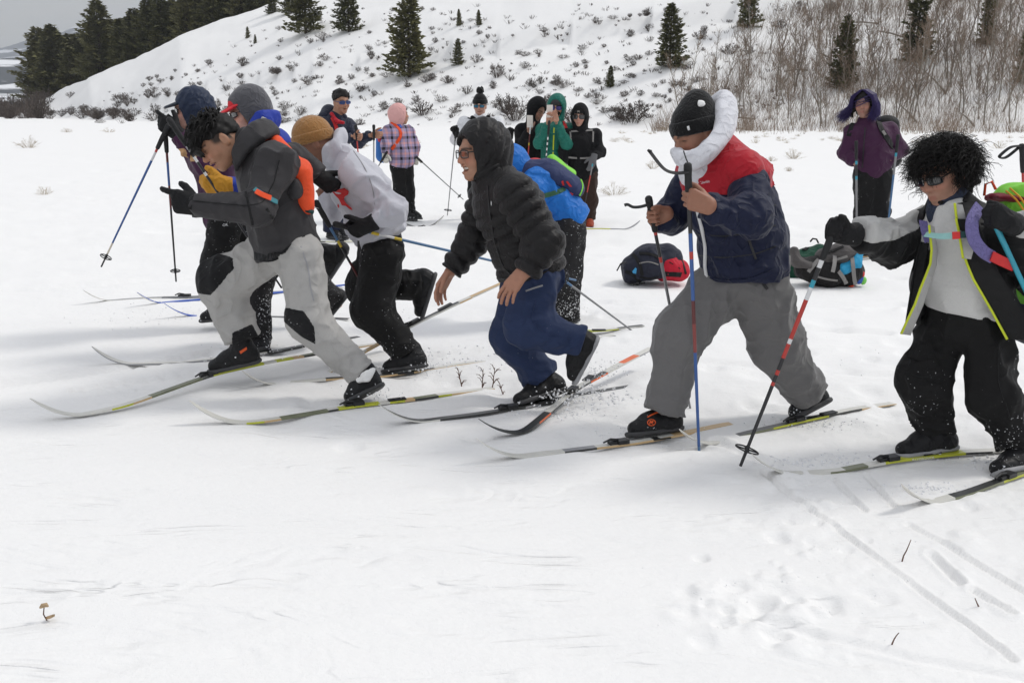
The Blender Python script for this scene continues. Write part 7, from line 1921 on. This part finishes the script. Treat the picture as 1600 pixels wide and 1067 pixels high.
# ================================================================== packs lying on the snow
def packs():
    def A(x, y, Y): return at(x, y, Y)
    Y = 8.35; o = tag(empty("backpack", A(1025, 440, Y)), "navy and red pack lying on its side behind the navy jacket", "backpack")
    kn = cloth("navy_pack_shell", (.022, .024, .038), .7, .008, 14); kr = cloth("red_pack_shell", (.48, .012, .03), .65, .007, 14)
    q = Solid(); q.add(chain([A(992, 420, Y), A(1015, 410, Y), A(1040, 408, Y)], [(.15, .12), (.17, .15), (.16, .14)], side=(0, 1, 0))); q.add(ell(A(1014, 424, Y - .14), (.11, .06, .09)), .03); q.add(ell(A(984, 430, Y), (.06, .12, .07)), .03); q.noise(.03, 12, seed=3); b = q.obj("bag", kn, o, .011); bv = q.bvh()
    q = Solid(); q.add(chain([A(1042, 415, Y - .03), A(1060, 421, Y)], [(.165, .135), (.14, .10)], side=(0, 1, 0))); q.noise(.025, 12, seed=5); q.obj("top_pocket", kr, o, .011); rv = q.bvh()
    trim("strap", rv, [(1030, 427), (1046, 428), (1064, 429)], .022, K_SOFTB, o, .008); trim("strap", rv, [(1064, 405), (1068, 415), (1071, 428)], .010, K_SOFTB, o, .008)
    trim("strap", bv, [(990, 398), (1000, 410), (1004, 430)], .014, K_SOFTB, o, .010); trim("strap", bv, [(978, 424), (990, 428), (1000, 440)], .014, K_SOFTB, o, .010)
    decal("label", bv, [[(988, 424), (993, 418), (995, 420), (994, 428), (989, 427)]], plain("sky_blue_label", (.05, .30, .55), .6), o, .012)
    decal("tab", bv, [[(985, 396), (990, 393), (991, 396), (986, 400)]], plain("orange_tab", (.45, .12, .03), .7), o, .012)
    trim("compression_strap", bv, [(1000, 396), (1020, 398), (1034, 406)], .012, K_SOFTB, o, .010); trim("pocket_zip", bv, [(1000, 412), (1014, 408), (1028, 414)], .005, K_GREYW, o, .008); trim("pocket_edge", bv, [(1000, 432), (1014, 436), (1028, 432)], .008, K_SOFTB, o, .008); trim("pocket_zip", rv, [(1046, 410), (1054, 414), (1062, 420)], .004, K_SOFTB, o, .006)
    m = MB(); m.tube([A(978, 410, Y - .1), A(970, 412, Y - .16), A(964, 423, Y - .2)], .006, 5); m.tube([A(1008, 442, Y - .2), A(996, 445, Y - .22), A(990, 444.5, Y - .2)], .008, 5); m.tube([A(1060, 400, Y), A(1066, 400, Y), A(1064, 405, Y), A(1058, 402, Y)], .004, 5)
    obj("loose_strap", m.mesh("loose_strap", [K_SOFTB], base=parent_base(o)), o)
    Y = 8.75; o = tag(empty("backpack", A(1250, 440, Y)), "dark green pack behind the grey one on the snow", "backpack")
    kg = cloth("dark_green_shell", (.010, .060, .035), .7, .008, 14)
    q = Solid(); q.add(chain([A(1232, 420, Y), A(1262, 412, Y), A(1282, 392, Y)], [(.14, .14), (.16, .14), (.10, .07)], side=(0, 1, 0))); q.noise(.03, 11, seed=7); q.obj("bag", kg, o, .012); bv = q.bvh()
    trim("strap", bv, [(1236, 400), (1232, 415), (1230, 428)], .020, K_GREYW, o, .01); trim("strap", bv, [(1256, 392), (1268, 384), (1280, 378)], .018, K_SOFTB, o, .01)
    m = MB(); m.tube([A(1266, 378, Y), A(1270, 373, Y), A(1276, 374, Y), A(1279, 380, Y)], .008, 5); obj("haul_loop", m.mesh("haul_loop", [K_SOFTB], base=parent_base(o)), o)
    Y = 8.25; o = tag(empty("backpack", A(1300, 448, Y)), "big grey and black pack with blue side panels lying on the snow", "backpack")
    kb = cloth("black_pack_shell", (.014, .013, .013), .7, .008, 14); kgr = cloth("grey_pack_shell", (.085, .078, .076), .75, .008, 14); kbl = cloth("blue_pack_panel", (.03, .30, .52), .65, .006, 14)
    q = Solid(); q.add(chain([A(1258, 420, Y), A(1290, 424, Y), A(1326, 424, Y)], [(.12, .10), (.18, .14), (.16, .13)], side=(0, 1, 0))); q.noise(.03, 11, seed=9); q.obj("bag", kb, o, .011); bv = q.bvh()
    q = Solid(); q.add(chain([A(1292, 402, Y + .02), A(1316, 398, Y), A(1332, 388, Y)], [(.15, .085), (.15, .10), (.10, .06)], side=(0, 1, 0))); q.noise(.03, 12, seed=2); q.obj("lid", kgr, o, .011); lv = q.bvh()
    q = Solid(); q.add(chain([A(1240, 392, Y - .06), A(1246, 410, Y - .1), A(1266, 415, Y - .14)], [(.05, .035), (.06, .04), (.05, .03)], side=(0, 1, .3))); q.noise(.015, 16); q.obj("hip_pad", kgr, o, .009)
    q = Solid(); q.add(chain([A(1314, 420, Y - .12), A(1334, 412, Y - .08), A(1340, 396, Y - .05)], [(.07, .05), (.07, .055), (.05, .04)], side=(0, 1, .3))); q.noise(.02, 14); q.obj("side_panel", kbl, o, .009)
    for w in ([(1302, 402), (1304, 415), (1300, 425)], [(1306, 424), (1314, 432), (1320, 438)], [(1328, 385), (1330, 410), (1334, 440)], [(1262, 424), (1272, 416), (1280, 410)]):
        trim("strap", bv, w, .016, K_GREYW, o, .05)
    trim("lid_strap", lv, [(1292, 396), (1304, 392), (1318, 386)], .012, K_SOFTB, o, .008); trim("lid_strap", lv, [(1300, 408), (1312, 404), (1324, 400)], .010, K_GREYW, o, .008); trim("pocket_edge", bv, [(1272, 430), (1290, 436), (1308, 438)], .008, K_GREYW, o, .008)
    for x, y, r_, mt in ((1337, 430, .040, K_ORANGE), (1342, 436, .038, K_BLUEW), (1330, 443, .03, K_ORANGE), (1345, 428, .03, K_REDW), (1349, 438, .028, plain("lime_tag", (.2, .6, .1), .6)), (1336, 421, .024, K_SOFTB)):
        q = Solid(); q.add(ell(A(x, y, Y - .08), (r_, r_, r_ * 1.25))); q.noise(.012, 24, seed=x); q.obj("stuffed_pouch", mt, o, .009)
packs()

# ================================================================== snow thrown up by the skis
def spray():
    r = random.Random(12); V = []; T = []; k = 0
    ic = np.array([(0, 0, 1), (.9, 0, -.3), (-.45, .78, -.3), (-.45, -.78, -.3), (.2, .4, -.9)]) ; tf = [(0, 1, 2), (0, 2, 3), (0, 3, 1), (1, 4, 2), (2, 4, 3), (3, 4, 1)]
    def lump(p, s):
        nonlocal k
        R = np.array(Matrix.Rotation(r.uniform(0, 6.28), 3, Vector((r.random(), r.random(), r.random() + .1)))); V.extend((ic * s * [r.uniform(.7, 1.3), r.uniform(.7, 1.3), r.uniform(.5, 1)]) @ R + p); T.extend([tuple(k + i for i in t) for t in tf]); k += 5
    def burst(px, py, Y, n, sx, sy, sz, s0, s1, lift=0.0):
        c = at(px, py, Y)
        A = np.array([c + np.array([r.gauss(0, sx), r.gauss(0, sy), abs(r.gauss(0, sz)) + lift]) for _ in range(n)])
        Z = np.maximum(A[:, 2], gz(A[:, 0], A[:, 1]))
        for p, z in zip(A, Z): lump(np.array([p[0], p[1], z]), r.uniform(s0, s1))
    burst(905, 625, 4.75, 260, .13, .08, .035, .003, .011); burst(870, 655, 4.65, 160, .10, .06, .02, .003, .009); burst(945, 590, 4.9, 120, .07, .05, .05, .002, .007)
    burst(640, 578, 5.45, 160, .13, .06, .03, .003, .009); burst(600, 515, 5.6, 60, .10, .1, .10, .002, .005); burst(575, 625, 4.85, 90, .08, .05, .04, .002, .007)
    burst(380, 560, 5.25, 120, .16, .08, .05, .002, .006); burst(270, 505, 5.9, 110, .25, .15, .06, .002, .005); burst(880, 490, 6.6, 140, .10, .08, .08, .002, .006)
    burst(1545, 735, 3.95, 110, .10, .06, .02, .003, .010); burst(1380, 735, 4.0, 80, .16, .03, .012, .003, .009); burst(1240, 760, 3.95, 130, .12, .03, .012, .003, .010); burst(1450, 790, 3.65, 110, .10, .03, .012, .003, .010)
    burst(1015, 690, 4.35, 110, .14, .05, .012, .003, .008); burst(1265, 665, 4.45, 90, .14, .05, .012, .003, .008); burst(1360, 560, 5.5, 40, .6, .3, .0, .003, .007); burst(1190, 940, 2.75, 40, .22, .14, .0, .002, .005); burst(1290, 830, 3.3, 30, .20, .18, .0, .002, .005)
    burst(720, 560, 5.6, 70, .3, .2, .01, .004, .010); burst(1460, 880, 3.0, 25, .25, .15, .0, .002, .004)
    return tag(obj("snow_spray", me_np("snow_spray", np.array(V), np.array(T), [plain("snow_crumbs", (.86, .865, .88), .8, vary=.03)], smooth=True)), "loose crumbs of snow kicked up round the skis", "snow", None, "stuff")
spray()

# ================================================================== thin winter air
def haze():
    m = bpy.data.materials.new("haze"); m.use_nodes = True; n = m.node_tree.nodes; n.clear()
    o = n.new("ShaderNodeOutputMaterial"); v = n.new("ShaderNodeVolumePrincipled"); v.inputs["Color"].default_value = (.86, .90, .96, 1); v.inputs["Density"].default_value = .00022; v.inputs["Anisotropy"].default_value = .2
    m.node_tree.links.new(v.outputs[0], o.inputs["Volume"])
    b = MB(); b.box((0, 1450, 90), (3800, 3100, 220)); tag(obj("haze", b.mesh("haze", [m], smooth=False)), "thin pale winter haze over the valley", "haze", None, "stuff")
haze()
